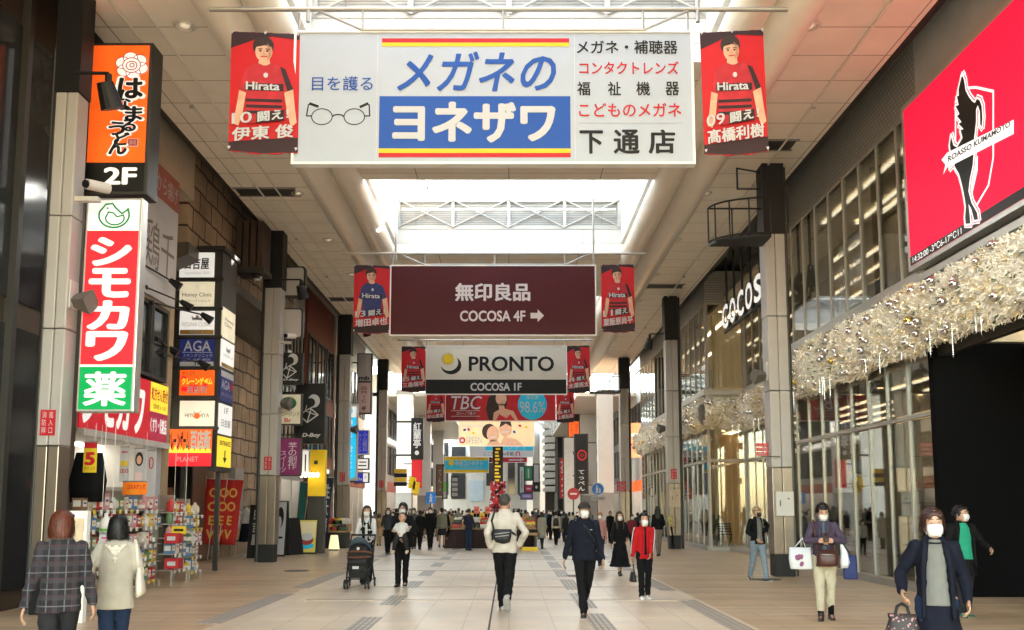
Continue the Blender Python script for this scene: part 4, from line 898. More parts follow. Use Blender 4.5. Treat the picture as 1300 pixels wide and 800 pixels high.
# tenant sign tower
tw = thing('tenant_sign_tower', 'tower of stacked backlit tenant signs in front of the stone porch', 'sign', (-7.5, 21, 2.4))
TY = 21.0; a, b = P(226, 318, Y=TY), P(275, 545, Y=TY)
MB().box(a.x, b.x, TY+.02, TY+1.15, P(240, 545, Y=TY).z, a.z).build('frame', dark, tw); MB().box(b.x-.22, b.x-.002, TY+.04, TY+1.13, P(240, 598, Y=TY).z, P(240, 545, Y=TY).z-.002).build('post', dark, tw); MB().box(a.x+.1, a.x+.2, TY+.5, TY+.6, 0, P(240, 545, Y=TY).z).build('leg', dark, tw); MB().box(b.x-.16, b.x-.06, TY+.5, TY+.6, 0, P(240, 598, Y=TY).z).build('leg', dark, tw)
def trow(y0, y1, face): 
    A, B = P(230, y0, Y=TY), P(271.5, y1, Y=TY)
    o = MB().box(a.x-.03, b.x+.05, TY-.04, TY+.02, B.z-.09, B.z-.02).build('shelf_rail', dark, tw)
    r = MB().box(A.x-.02, B.x, TY-.02, TY+.02, B.z, A.z).build('light_box', face, tw)
    return Panel(r, (A.x, TY-.02, A.z), (B.x-A.x, 0, 0), (0, 0, B.z-A.z))
MB().box(a.x-.05, b.x+.07, TY-.06, TY+1.2, a.z-.0, a.z+.1).build('cap', dark, tw)
p = trow(321, 352, litw); p.text('日吉屋', .14, .22, .85, .68, inkk, bold=.03); p.text('hiyoshiya 2001', .15, .78, .9, .92, inkg); p.flush()
p = trow(358, 389, litw2); p.text('Honey Clinic', .06, .45, .94, .66, inkk); p.text('ハニークリニック', .15, .74, .9, .84, inkk); p.text('♡', .45, .15, .55, .28, inkg); p.flush()
p = trow(395, 425, litw); p.rect(0, .8, 1, 1, 'brown_strip', M('tan_print', (.35, .22, .06), .5)); p.text('REGINA CLINIC', .05, .48, .95, .66, inkg); p.text('熊本院 3F', .3, .83, .7, .97, inkw, l=3); p.poly([(.35, .4), (.33, .2), (.42, .3), (.5, .16), (.58, .3), (.67, .2), (.65, .4)], 'crown_mark', inkg); p.flush()
p = trow(431, 465, litn); p.text('AGA', .1, .06, .9, .45, inkw, bold=.015); p.text('スキンクリニック', .08, .54, .95, .68, inkw); p.rect(0, .84, 1, 1, 'white_strip', inkw); p.text('薄毛 治療 相談', .08, .72, .9, .8, inkw); p.text('3F', .4, .86, .62, .98, inkk, l=3); p.rect(.05, .48, .95, .5, 'rule', inkw); p.flush()
p = trow(470, 502, lito)
for k in range(9): p.disc(random.random()*.9+.05, random.random()*.8+.1, .07, .1, 'dots#%d' % k, random.choice((lity, litr)), 1, 12)
p.text('クレーンゲーム', .05, .32, .95, .58, lity, l=3, bold=.05); p.text('百店街', .22, .64, .8, .92, inkw, l=4, bold=.03); p.text('サッコラ', .05, .06, .42, .2, inkk, l=3); p.flush()
p = trow(509, 541, M('backlit_ivory_face', (.85, .72, .6), .5, emit=.6, var=.05)); p.text('HIYOSHIYA', .14, .5, .86, .66, inkk); p.disc(.5, .6, .09, .12, 'red_ball', lito, 3); p.stroke([(.4, .42), (.5, .55), (.62, .4)], .012, 'stroke', inkk, 2); p.flush()
def srow(y0, y1, face):
    A, B = P(276, y0, X=b.x), P(276, y1, X=b.x)
    r = MB().box(b.x, b.x+.03, TY+.08, TY+1.05, B.z, A.z).build('side_light_box', face, tw); return Panel(r, (b.x+.03, TY+.08, A.z), (0, .97, 0), (0, 0, B.z-A.z))
p = srow(385, 424, litw2); p.text('Honey\nClinic', .15, .3, .85, .6, inkk); p.flush()
p = srow(427, 463, litw); p.text('REGINA', .12, .5, .9, .6, inkg); p.poly([(.35, .4), (.33, .2), (.5, .3), (.67, .2), (.65, .4)], 'crown_mark', inkg); p.rect(0, .85, 1, 1, 'brown_strip', M('tan_print', (.35, .22, .06), .5)); p.flush()
p = srow(468, 507, litn); p.rect(0, 0, 1, .2, 'white_strip', inkw); p.text('AGA', .05, .3, .7, .6, inkw, bold=.02); p.text('+', .72, .3, .97, .55, inkr, bold=.05); p.text('スキンクリニック', .05, .7, .95, .85, inkw); p.flush()
p = srow(511, 550, litw); p.text('日吉屋', .15, .5, .85, .75, inkk); p.text('1F', .35, .1, .65, .3, inkk); p.flush()
p = srow(553, 592, lity); p.text('ENTRANCE', .08, .14, .92, .3, inkk, bold=.02); p.poly([(.46, .45), (.54, .45), (.54, .7), (.66, .7), (.5, .88), (.34, .7), (.46, .7)], 'arrow', inkk, 2); p.flush()
gb = thing('game_arcade_sign', 'red and flame-coloured crane game sign below the tenant tower', 'sign', (-8, 21.3, 2.5))
A, B = P(213, 547, Y=20.9), P(268, 592, Y=20.9); MB().box(A.x, B.x, 20.9, 21.0, B.z, A.z).build('case', dark, gb)
p = cam_panel(gb, 213, 545, 268, 592, 20.9); p.rect(213, 545, 268, 575, 'flame_face', lito, 1); p.rect(213, 575, 268, 592, 'red_face', litr, 1); p.poly([(213, 575)]+[(213+k*3.4, 575-(10 if k % 2 else 2)) for k in range(17)]+[(268, 575)], 'flames', lity, 2)
p.text('クレーンゲーム', 214, 548, 240, 571, inkk, l=4, bold=.05); p.text('百店街', 242, 547, 266, 570, inkw, l=4, bold=.05); p.text('PLANET', 226, 580, 252, 586, inkw, l=3); p.flush()
# ---------------- big column signs
def box_sign(name, label, box, Y, depth, case, draw, side=None, group=None, cat='sign', grow=1.5):
    x0, y0, x1, y1 = box; a, b = P(x0-grow, y0-grow, Y=Y), P(x1+grow, y1+grow, Y=Y)
    t = thing(name, label, cat, ((a.x+b.x)/2, Y, b.z), group); MB().box(a.x, b.x, Y+.005, Y+depth, b.z, a.z).build('case', case, t, bevel=.015)
    if side is not None:                                                     # a bracket to the wall or column
        z = (a.z+b.z)/2; h = (a.z-b.z)*.35; xa = b.x if side > 0 else a.x
        m = MB()
        for zz in (z-h, z+h): m.box(min(xa, xa+side*.5), max(xa, xa+side*.5), Y+depth*.4, Y+depth*.4+.06, zz-.03, zz+.03)
        m.build('bracket', dark, t)
    p = cam_panel(t, x0, y0, x1, y1, Y); draw(p); p.flush(); return t
def d_noodle(p):
    p.rect(118, 58, 182, 207, 'orange_face', lito); p.rect(118, 207, 182, 243, 'black_face', inkk)
    for k in range(6):
        a = R(k*60+20); p.disc(163+11*math.cos(a), 84+10*math.sin(a), 8.5, 8, 'flower', litw, 2, 18); p.ring(163+11*math.cos(a), 84+10*math.sin(a), 8, 7.5, .9, 'flower_outline', inkr, 3, 18)
    p.disc(163, 84, 10, 9.5, 'flower', litw, 4); p.ring(163, 84, 10, 9.5, 1, 'flower_outline', inkr, 5); p.ring(163, 84.5, 6, 5.5, 1, 'flower_outline', inkr, 5); p.ring(163.5, 84, 2.4, 2.4, 1, 'flower_outline', inkr, 5)
    for ch, x, y, s in (('は', 163, 114, 26), ('な', 155, 133, 17), ('ま', 168, 146, 18), ('る', 163, 161, 15), ('う', 150, 165, 17), ('ど', 156, 178, 16), ('ん', 152, 188, 19)):
        p.text(ch, x-s*.56, y-s*.55, x+s*.56, y+s*.52, litw, l=3, bold=.09); p.text(ch, x-s*.5, y-s*.5, x+s*.5, y+s*.46, inkk, l=5, bold=.045)
    p.rect(162, 177, 174, 187, 'seal', inkw, 2); p.rect(163, 178, 173, 186, 'seal_red', inkr, 3); p.text('讃岐', 164, 179, 172, 185, inkw, l=4); p.text('2F', 139, 214, 173, 234, litw, l=3, bold=.04)
box_sign('noodle_sign', 'tall orange noodle restaurant sign with white flower above a 2F block', (118, 58, 182, 243), 13.55, .42, dark, d_noodle, grow=4)
def d_pharm(p):
    # the sign leans with the view; the drawing keeps to its upright face
    p.rect(113, 254, 166, 520, 'white_face', litw); p.rect(113, 294, 166, 464, 'red_face', litr, 2); p.rect(113, 467, 166, 520, 'green_face', litg, 2)
    gl = M('leaf_green_print', (.0, .25, .08), .5)
    p.ring(140, 274, 15.5, 16, 1.8, 'bird_emblem', gl, 3, a0=-30, a1=200); p.stroke([(126, 268), (131, 260), (138, 259), (141, 264), (148, 272), (155, 266)], 1.8, 'bird_emblem', gl, 3); p.ring(141, 278, 9.5, 8.5, 1.5, 'bird_emblem', gl, 3, a0=-20, a1=200); p.stroke([(132, 276), (134, 270), (139, 271), (143, 276), (150, 274)], 1.5, 'bird_emblem', gl, 3); p.disc(133, 265, 1.2, 1.2, 'bird_eye', gl, 3, 8)
    for ch, y in (('シ', 321), ('モ', 361), ('カ', 402), ('ワ', 441)): p.text(ch, 120, y-17, 158, y+17, litw, l=4, bold=.055)
    p.text('薬', 119, 474, 160, 515, litw, l=4, bold=.03)
box_sign('pharmacy_sign', 'tall red, white and green pharmacy sign with bird emblem on left column', (113, 254, 166, 520), 13.0, .22, alum, d_pharm, grow=3)
# ---------------- signs along the left
SG = 'projecting shop signs along the left side'
lb = M('blank_face_grey', (.46, .45, .43), .5)
def blank(box, label, y):
    x0, y0, x1, y1 = box; a, b = P(x0, y0, Y=y), P(x1, y1, Y=y); t = thing('blank_sign', label, 'sign', ((a.x+b.x)/2, y, b.z), SG)
    MB().rbox(a.x, b.x, y, y+.2, b.z, a.z, .1).build('case', dark, t); MB().rbox(a.x+.05, b.x-.05, y-.006, y, b.z+.05, a.z-.05, .08).build('face', lb, t)
blank((355, 338, 387, 377), 'upper blank grey rounded sign beside the second left column', 25.3); blank((355, 391, 384, 430), 'lower blank grey rounded sign beside the second left column', 25.3)
def figure_head(p, cx, cy, s):
    p.disc(cx+.16*s, cy-.35*s, .26*s, .3*s, 'hair_mark', inkw, 3); p.disc(cx+.02*s, cy-.28*s, .2*s, .2*s, 'face_mark', inkk, 4)
    p.stroke([(cx+.16*s, cy-.1*s), (cx-.2*s, cy+.1*s), (cx-.42*s, cy+.32*s), (cx-.1*s, cy+.62*s), (cx+.35*s, cy+.28*s), (cx+.05*s, cy), (cx-.1*s, cy+.6*s)], .05*s, 'line_mark', inkw, 3); p.stroke([(cx-.1*s, cy-.3*s), (cx-.2*s, cy+.1*s), (cx+.3*s, cy+.3*s)], .04*s, 'line_mark', inkw, 3)
def d_db(b):
    def f(p): p.rect(*b, 'black_face', inkk); w = b[2]-b[0]; figure_head(p, (b[0]+b[2])/2, b[1]+(b[3]-b[1])*.42, w*.85); p.text('D-Boy', b[0]+w*.25, b[1]+(b[3]-b[1])*.84, b[2]-w*.1, b[1]+(b[3]-b[1])*.92, inkw, l=3, bold=.05, shear=.2)
    return f
box_sign('salon_sign', 'small black sign with white line-drawn head on the second left column', (353, 449, 382, 487), 25.3, .2, black, d_db((353, 449, 382, 487)), group=SG)
box_sign('salon_sign', 'large tall black sign with white line-drawn head and slanted lettering', (377, 488, 410, 562), 26.6, .25, black, d_db((377, 488, 410, 562)), -1, group=SG)
def d_slow(p): p.rect(351, 501, 381, 538, 'ivory_face', M('ivory_print', (.66, .62, .52), .5)); p.disc(366, 512, 10, 8, 'green_oval', M('deep_green_print', (.02, .13, .06), .5), 2); p.text('スローハンド', 353, 523, 380, 529, inkk); p.text('Br', 362, 531, 370, 536, inkr, bold=.03)
box_sign('bar_sign', 'ivory sign with green oval over the purple sweets sign', (351, 501, 381, 538), 25.25, .2, dark, d_slow, group=SG)
purp = M('backlit_purple_face', (.11, .006, .055), .5, emit=.5)
def d_imo(p): p.rect(351, 557, 380, 603, 'purple_face', purp); p.vtext('芋の創作', 366, 562, 376, 596, inkw, fill=1.15); p.vtext('スイーツ', 356, 572, 364, 600, inkw, fill=1.1)
box_sign('sweets_sign', 'purple potato sweets sign with white upright lettering beside the column', (351, 557, 380, 603), 25.25, .2, dark, d_imo, group=SG)
def d_cyan(p):
    p.rect(433, 530, 451, 604, 'cyan_face', litc); p.rect(433, 516, 451, 530, 'white_face', litw); p.disc(442, 604, 9, 4, 'cyan_face', litc, 1, 20, 0, 0, 180); p.ring(442, 522, 4, 4, 1.6, 'ring_mark', litc, 3); p.vtext('コンタクトのアイシティ', 437.5, 533, 447.5, 604, litw, l=3, bold=.02, fill=1.15)
box_sign('contact_lens_sign', 'tall cyan contact lens sign with white top on the third left column', (433, 514, 451, 609), 36.3, .3, lgrey, d_cyan, group=SG)
def d_eye(p): p.rect(453, 547, 467, 576, 'blue_face', M('backlit_blue_face', (.012, .02, .32), .5, emit=.8)); p.vtext('小山眼科', 460.5, 549, 466, 574, inkw, fill=1.05); p.vtext('クリニック', 454, 551, 459.5, 575, inkw, fill=1.0)
box_sign('clinic_sign', 'deep blue eye clinic sign right of the tall cyan sign', (453, 547, 467, 576), 37, .2, alum, d_eye, -1, group=SG)
def d_w1(p): p.rect(451, 583, 467, 595, 'white_face', litw); p.rect(456, 586, 465, 587.6, 'dark_line', inkk, 2); p.rect(455, 590.4, 465, 592, 'dark_line#a', inkk, 2)
box_sign('eyewear_sign', 'small white backlit sign under the blue eye clinic sign', (451, 583, 467, 595), 37, .2, dark, d_w1, -1, group=SG)
def d_w2(p): p.rect(451, 601, 461, 612, 'blue_face', M('backlit_blue_face', (.012, .02, .32), .5, emit=.8)); p.rect(461, 601, 467, 612, 'white_face', litw); p.text('Alba', 452, 606, 460, 610, inkw, l=3, bold=.03); p.text('3F', 462.5, 604, 465.5, 608, inkb, l=3)
box_sign('bar_sign', 'lowest small blue and white sign by the third left column', (451, 601, 467, 612), 37, .2, dark, d_w2, -1, group=SG)
def d_mb(p):
    p.rect(455, 450, 470, 484, 'white_face', inkw); p.vtext('熊本美容クリニック', 460, 452, 465, 476, inkg); p.text('mb', 456.5, 477.5, 468, 482.5, inkk, bold=.04); p.rect(455, 486, 470, 524, 'pink_face', M('pale_pink_print', (.7, .52, .52), .5)); p.vtext('@MIC', 458, 490, 467, 512, inkk); p.text('4F', 460, 516, 465, 521, inkk, bold=.03)
box_sign('tall_clinic_sign', 'narrow white and pink stacked sign beyond the third left column', (455, 450, 470, 524), 41, .3, dark, d_mb, -1, group=SG)
def d_kou(p): p.rect(523.5, 532, 535.5, 582, 'black_face', inkk); p.vtext('紅蘭亭', 525, 537, 534, 569, inkw, bold=.03, fill=1.1); p.disc(529.5, 575, 2.6, 2.8, 'white_disc', inkw, 2)
t = box_sign('restaurant_sign', 'tall black Chinese restaurant sign with white brush characters and disc', (523.5, 532, 535.5, 582), 54, .3, black, d_kou, group=SG)
for py in (535.5, 578):
    q = P(523.5, py, Y=54.15); MB().box(-7.4, q.x, 54.1, 54.2, q.z-.06, q.z+.06).build('arm', dark, t)
def d_ten(p): p.rect(614, 592, 622, 630, 'x', inkk)
# red panel behind, yellow flags
def d_red(p): p.rect(524, 585, 534, 618, 'red_face', inkr)
box_sign('red_wall_panel', 'plain red hanging panel below the black restaurant sign', (524, 585, 534, 618), 55, .15, inkr, d_red, -1)
for i, (px, py) in enumerate(((521, 612), (526, 618))):
    q = P(px, py, Y=52); t = thing('pennant', ['upper yellow pennant beside the distant left columns', 'lower yellow pennant beside the distant left columns'][i], 'flag', q); MB().prism([(q.x-.15, 52, q.z-.35), (q.x+.25, 52, q.z-.45), (q.x+.35, 52, q.z+.25), (q.x-.05, 52, q.z+.35)], Vector((0, .02, 0))).build('cloth', inky, t); MB().cyl((q.x-.4, 52.03, q.z+.38), (q.x+.4, 52.03, q.z+.3), .015).build('rod', dark, t)
# ---------------- left buildings beyond the stone one
tan_ = M('counter_timber', (.4, .26, .14), .6)
def row_building(name, label, X, ya, yb, wall, bays, storeys, top, shopcol=None, depth=4, fascia=None, wall2=None):
    t = thing(name, label, 'building', (X, (ya+yb)/2, 0)); s = -1 if X < 0 else 1
    a, b = sorted((X, X+s*depth)); MB().box(a, b, ya, yb, 3.0, top).build('wall', wall, t)
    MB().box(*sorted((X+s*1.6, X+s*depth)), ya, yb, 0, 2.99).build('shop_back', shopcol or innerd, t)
    st = (yb-ya)/bays
    for k in range(bays+1): MB().box(*sorted((X-s*.02, X+s*1.6)), min(yb-.2, max(ya, ya+k*st-.1)), min(yb, max(ya+.2, ya+k*st+.1)), 0, 2.99).build('pier', wall2 or wall, t)
    if fascia: MB().box(*sorted((X-s*.12, X-s*.003)), ya+.1, yb-.1, 2.6, 3.3).build('fascia', fascia, t)
    for (z0, z1) in storeys:
        for k in range(bays):
            y0, y1 = ya+k*st+.18, ya+(k+1)*st-.18; f = MB()
            for q in ((y0, y1, z0, z0+.07), (y0, y1, z1-.07, z1), (y0, y0+.06, z0+.07, z1-.07), (y1-.06, y1, z0+.07, z1-.07), ((y0+y1)/2-.03, (y0+y1)/2+.03, z0+.07, z1-.07)): f.box(*sorted((X-s*.06, X-s*.003)), *q)
            fr = f.build('window_frame', dark, t); MB().box(*sorted((X-s*.03, X-s*.005)), y0+.06, y1-.06, z0+.07, z1-.07).build('pane', winl, fr)
    m = MB().box(*sorted((X-s*.1, X+s*.2)), ya, yb, top, top+.18); m.build('cornice', grey, t)
    m = MB()
    for k in range(bays): m.box(*sorted((X+s*.3, X+s*1.1)), ya+k*st+.3, ya+(k+1)*st-.4, 2.9, 2.95)
    m.build('shop_light', lamp, t)
    for k in range(bays): MB().box(*sorted((X+s*1.0, X+s*1.5)), ya+k*st+.4, ya+(k+1)*st-.5, .0, random.uniform(.7, 1.5)).build('shop_counter', random.choice((innerd, tan_, lgrey)), t)
    return t
redbrn = M('red_brown_tile', (.22, .07, .045), .6); tan = M('tan_wall', (.42, .34, .25), .7)
row_building('shop_building', 'grey shop building with dark upper windows beyond the stone building', -8.5, 30.7, 35.5, lgrey, 3, [(3.8, 6.2), (6.7, 9.2)], 10.8, M('dress_shop_inside', (.4, .3, .2), .7), fascia=lgrey)
row_building('shop_building', 'red-brown shop building beside the tall cyan sign', -8.4, 35.55, 41, redbrn, 3, [(3.8, 5.8), (6.5, 8.8)], 10.8, M('warm_shop_inside', (.5, .36, .2), .7), fascia=M('dark_fascia', (.1, .09, .08), .5))
row_building('shop_building', 'grey panelled shop building near the left crossing', -8.3, 41.05, 49.5, lgrey, 5, [(3.8, 5.8), (6.5, 8.8)], 10.8, innerd, fascia=redbrn)
# yellow shop front and its lamps
ys = thing('yellow_shopfront', 'bright yellow shop front panel lit by small warm bulbs', 'shop front', (-7.3, 29.5, 0))
A, B = P(392, 571, Y=29.4), P(411, 664, Y=29.4)
MB().box(A.x, B.x, 29.4, 29.7, B.z+.9, A.z).build('panel', M('yellow_panel', (.72, .5, .02), .5, emit=.12), ys); MB().box(A.x+.2, B.x-.25, 29.36, 29.4, 3.0, 3.12).build('slot', dark, ys); MB().box(A.x, B.x, 29.4, 29.7, 0, B.z+.9).build('base', dark, ys)  # the yellow panel has a faint glow built into its own colour
for k in range(5): q = P(383+k*5, 603, Y=29.1); MB().ball(q, .07, .07, .09, 10, 6).build('bulb', wlamp, ys); MB().cyl(q, q+Vector((0, .25, .12)), .012).build('lamp_arm', dark, ys)
ws = box_sign('upright_white_sign', 'small white upright sign left of the yellow shop front', (384, 572, 391, 604), 29.3, .12, lgrey, lambda p: (p.rect(384, 572, 391, 604, 'face', litw), p.rect(387, 577, 388.5, 599, 'dark_line', inkk, 2)), group=SG)
# ---------------- far arcade beyond the crossing
FC = 'white columns of the farther arcade'
def far_col(x, y, w, label, base=True):
    t = thing('far_column', label, 'column', (x, y, 0), FC)
    MB().box(x-w/2, x+w/2, y-w/2, y+w/2, 2.5, 9.0).build('cladding', M('far_white_cladding', (.62, .61, .6), .5, var=.03), t); MB().box(x-w/2-.01, x+w/2+.01, y-w/2-.01, y+w/2+.01, 0, 2.49).build('base', M('far_grey_base', (.28, .27, .26), .5), t)
    MB().box(x-w/2-.08, x+w/2+.08, y-w/2-.08, y+w/2+.08, 9.0, 9.3).build('capital', grey, t)
for x, y, w, l in ((-6.9, 57.5, 1.0, 'nearest white column beyond the crossing on the left'), (-6.9, 71, 1.0, 'second white column beyond the crossing on the left'), (-6.9, 85, 1.0, 'farthest white column beyond the crossing on the left'), (6.4, 57.5, 1.0, 'nearest white column beyond the crossing on the right'), (6.3, 70, 1.4, 'broad white sunlit column beyond the crossing on the right'), (6.3, 85, 1.0, 'farthest white column beyond the crossing on the right')): far_col(x, y, w, l)
row_building('far_shop_building', 'pale shop building beyond the crossing on the left', -8.4, 58, 74, lgrey, 5, [(3.8, 5.8), (6.4, 8.4)], 10.5, redbrn, fascia=M('salmon_fascia', (.5, .16, .12), .5))
row_building('far_shop_building', 'second pale building beyond the crossing on the left', -8.4, 74.2, 96, white, 6, [(3.8, 5.8), (6.4, 8.4)], 12, tan, fascia=inky)
row_building('far_shop_building', 'orange-banded building beyond the crossing on the right', 8.6, 50.5, 66, lgrey, 5, [(6.4, 8.4)], 10.5, innerd, fascia=lito)
row_building('far_shop_building', 'second grey building beyond the crossing on the right', 8.4, 66.2, 96, conc, 7, [(3.8, 5.8), (6.4, 8.4)], 12, innerd, fascia=lgrey)
ob = thing('orange_shop_board', 'orange and white shop board behind the far right columns', 'sign', (7.6, 50, 4)); MB().box(7.0, 8.6, 49.9, 50.1, 4.4, 6.4).build('board', M('salmon_orange_board', (.75, .26, .14), .5), ob); MB().box(7.0, 8.6, 49.88, 49.899, 5.6, 5.8).build('white_line', inkw, ob)
# end of the street
eb = thing('end_building', 'grey building closing the far end of the arcade with upright signs', 'building', (0, 100, 0))
MB().box(-12, 14, 100, 106, 0, 11.5).build('wall', M('end_wall_grey', (.42, .42, .40), .6), eb)
for x0, x1, z0, z1, m in ((-6.6, -5.0, 2.5, 8.5, winl), (-4.6, -2.9, 5.3, 8, lgrey), (-4.6, -2.9, 2.2, 4.6, M('pale_blue_window', (.3, .38, .45), .2)), (-2.6, -1.6, 4, 8.6, winl), (-.1, .7, 3, 9, winl), (1.0, 1.8, 3, 9, winl), (4.2, 6, 0, 9, winl), (6.5, 8.4, 3, 9, winl), (-9, -7, 3, 9, winl)): MB().box(x0, x1, 99.93, 99.99, z0, z1).build('window', m, eb)
for x in (-1.2, 2.4, 3.9): MB().box(x-.35, x+.35, 99.5, 99.9, 0, 10).build('pilaster', white, eb)
lt = thing('louvred_tower', 'building corner with stacked white louvre slats far up the street', 'building', (5, 92, 0))
MB().box(4.9, 6.6, 92.2, 97, 0, 11).build('wall', conc, lt)
for k in range(10): MB().prism([(3.6, 91.9, 3.2+k*.75), (4.9, 91.9, 3.2+k*.75), (4.9, 91.9, 3.75+k*.75), (4.0, 91.9, 3.75+k*.75), (3.6, 91.9, 3.5+k*.75)], Vector((0, 1.5, 0))).build('slat', white, lt)
MB().box(3.9, 4.9, 93.5, 94, 0, 11).build('core', dark, lt); MB().box(5.2, 6.2, 92.1, 92.19, 0, 10).build('glazing', winl, lt)
fp = thing('flower_pillar', 'dark pillar wrapped in red blossom lights beneath gold lettering', 'pillar', (-1.1, 60, 0))
a = P(632, 590, Y=60); MB().box(a.x-.36, a.x+.36, 60, 60.6, 0, a.z+1.5).build('pillar', M('dark_pillar', (.008, .006, .006), .6), fp)
p = Panel(fp, (a.x-.45, 59.99, a.z+1.2), (.9, 0, 0), (0, 0, -2.4)); [p.rect(.3+random.uniform(-.05, .05), k*.1+.02, .62+random.uniform(-.1, .1), k*.1+.075, 'gold_ornament', inky, 2) for k in range(10)]; p.flush()
m1, m2 = MB(), MB()
for k in range(420):
    an = random.random()*6.3; z = random.uniform(.6, a.z-1.2); rr = .48+.22*max(0, 1-z/2.2); c = Vector((a.x+rr*math.cos(an), 60.3+rr*math.sin(an), z)); (m1 if random.random() < .8 else m2).ball(c, random.uniform(.05, .1), None, None, 6, 4)
o = m1.build('red_blossoms', M('red_blossom', (.35, .02, .03), .6), fp); o['kind'] = 'stuff'; o = m2.build('white_blossoms', inkw, fp); o['kind'] = 'stuff'
# far signs (right, then left)
FS = 'upright shop signs far along the right side'
def simple(name, label, box, Y, face, draw=None, side=None, group=FS, case=None, d=.25): box_sign(name, label, box, Y, d, case or dark, lambda p: (p.rect(*box, 'face', face), draw(p) if draw else None), side, group)
simple('vito_sign', 'tall grey upright sign reading sideways near the far right', (716, 556, 737, 655), 60, lgrey, lambda p: (p.vtext('VITO', 726, 572, 736, 632, inkk, fill=1.3), p.vtext('CAFFE AND BAR', 719, 566, 724, 640, inkg)))
bpy.data.objects[-1] if False else None
simple('round_mark_sign', 'black upright sign with red ring and white characters', (730, 552, 746, 626), 56, inkk, lambda p: (p.ring(739, 578, 5.5, 6, 1.6, 'red_ring', inkr, 2), p.text('小', 736, 575, 742, 581, inkr, l=3), p.vtext('てっぺん', 733, 596, 743, 624, inkw, bold=.02)), 1)
simple('comic_cafe_sign', 'orange internet comic cafe sign with upright lettering', (722, 527, 735, 565), 66, lito, lambda p: (p.rect(722, 527, 735, 535, 'black_top', inkk, 2), p.vtext('コミック', 729, 538, 734.5, 562, inkk, l=3), p.vtext('インターネット', 723, 537, 728, 564, inkk, l=3)))
simple('oval_mark_sign', 'white upright sign marked with a column of ovals', (722, 567, 735, 633), 66, litw, lambda p: [p.ring(729, 578+k*14, 4.5, 5, .7, 'oval', inkk if k != 1 else cyanp, 2) for k in range(4)])
simple('glass_works_sign', 'red upright sign with large white katakana', (711, 582, 721, 632), 66, inkr, lambda p: p.vtext('ガラスク', 712, 584, 720, 630, inkw, bold=.03, fill=1.2))
simple('green_notice', 'small green square notice on the broad white column', (737, 599, 746, 612), 69, M('lime_notice', (.15, .55, .1), .5), lambda p: p.ring(741.5, 604, 2.5, 2.5, 1, 'mark', inkw, 2), d=.04, group=None)
t = thing('pedestrian_sign', 'blue round pedestrian sign over a white plate at right', 'traffic sign', P(759, 622, Y=48))
q = P(759, 621, Y=48); MB().cyl((q.x, 48, q.z), (q.x, 48.02, q.z), .36, .36, 28).build('disc', inkw, t); MB().cyl((q.x, 47.98, q.z), (q.x, 47.99, q.z), .32, .32, 28).build('blue_face', M('sign_blue', (.01, .16, .55), .4), t)
p = Panel(t, (q.x-.32, 47.97, q.z+.32), (.64, 0, 0), (0, 0, -.64)); p.disc(.42, .25, .08, .08, 'pictogram', inkw); p.poly([(.3, .36), (.54, .36), (.5, .6), (.54, .86), (.44, .86), (.42, .64), (.38, .86), (.28, .86), (.34, .6)], 'pictogram', inkw); p.disc(.66, .45, .055, .055, 'pictogram', inkw); p.poly([(.6, .52), (.74, .52), (.72, .86), (.62, .86)], 'pictogram', inkw); p.flush()
MB().box(q.x-.36, q.x+.36, 48, 48.02, q.z-.62, q.z-.4).build('plate', inkw, t); MB().cyl((q.x, 48.05, 0), (q.x, 48.05, q.z+.3), .04).build('post', dark, t); p = Panel(t, (q.x-.34, 47.995, q.z-.43), (.68, 0, 0), (0, 0, -.16)); p.text('自転車歩行者専用', .05, .1, .95, .9, inkk); p.flush()
t = thing('round_stop_sign', 'dark red round sign on a slim post', 'traffic sign', P(709, 627, Y=52)); q = P(728, 627, Y=52); MB().cyl((q.x, 52, q.z), (q.x, 52.03, q.z), .36, .36, 24).build('disc', M('dark_red_disc', (.25, .02, .03), .5), t); MB().cyl((q.x, 52.05, 0), (q.x, 52.05, q.z), .04).build('post', dark, t); MB().box(q.x-.2, q.x+.2, 51.98, 51.995, q.z-.05, q.z+.05).build('bar', inkw, t)
simple('green_shop_sign', 'green upright sign in the cluster before the end building', (667, 593, 675, 609), 88, M('shop_green', (.02, .25, .1), .5), lambda p: p.rect(670, 595, 672, 607, 'white_line', inkw, 2))
simple('crimson_shop_sign', 'crimson square sign below the green one far ahead', (667, 617, 675, 624), 88, M('crimson_face', (.6, .02, .12), .5), lambda p: p.rect(668.5, 619.5, 673.5, 621.5, 'white_line', inkw, 2))
simple('violet_shop_sign', 'violet and blue wide sign lowest of the far cluster', (662, 627, 675, 633), 88, M('violet_face', (.25, .2, .6), .5), lambda p: p.rect(664, 629, 673, 631, 'white_line', inkw, 2))
simple('grey_tower_sign', 'grey over white upright sign right of the green one', (678, 590, 684, 612), 88, lgrey, lambda p: p.rect(678, 600, 684, 612, 'white_field', inkw, 2))
simple('black_photo_sign', 'black sign with a pale photo far ahead', (677.5, 613, 684.5, 623), 88, inkk, lambda p: p.disc(681, 618.5, 1.5, 2, 'pale_photo', inkw, 2))
simple('teal_upright_sign', 'slim pale teal upright sign far ahead', (660, 593, 665, 628), 90, M('pale_teal', (.45, .6, .55), .5), lambda p: p.rect(662, 598, 663, 620, 'red_line', inkr, 2))
simple('brown_upright_sign', 'brown upright sign with white characters far left', (555, 591, 562, 628), 74, M('brown_face', (.18, .10, .07), .5), lambda p: p.vtext('てんふ', 556, 595, 561, 625, inkw), None, SG)
simple('monochrome_signs', 'stack of small black and white sign boxes far ahead', (574, 605, 581, 630), 84, inkw, lambda p: [p.rect(574, 605+k*6.3, 581, 606.5+k*6.3, 'black_bar', inkk, 2) for k in range(4)], None, SG)
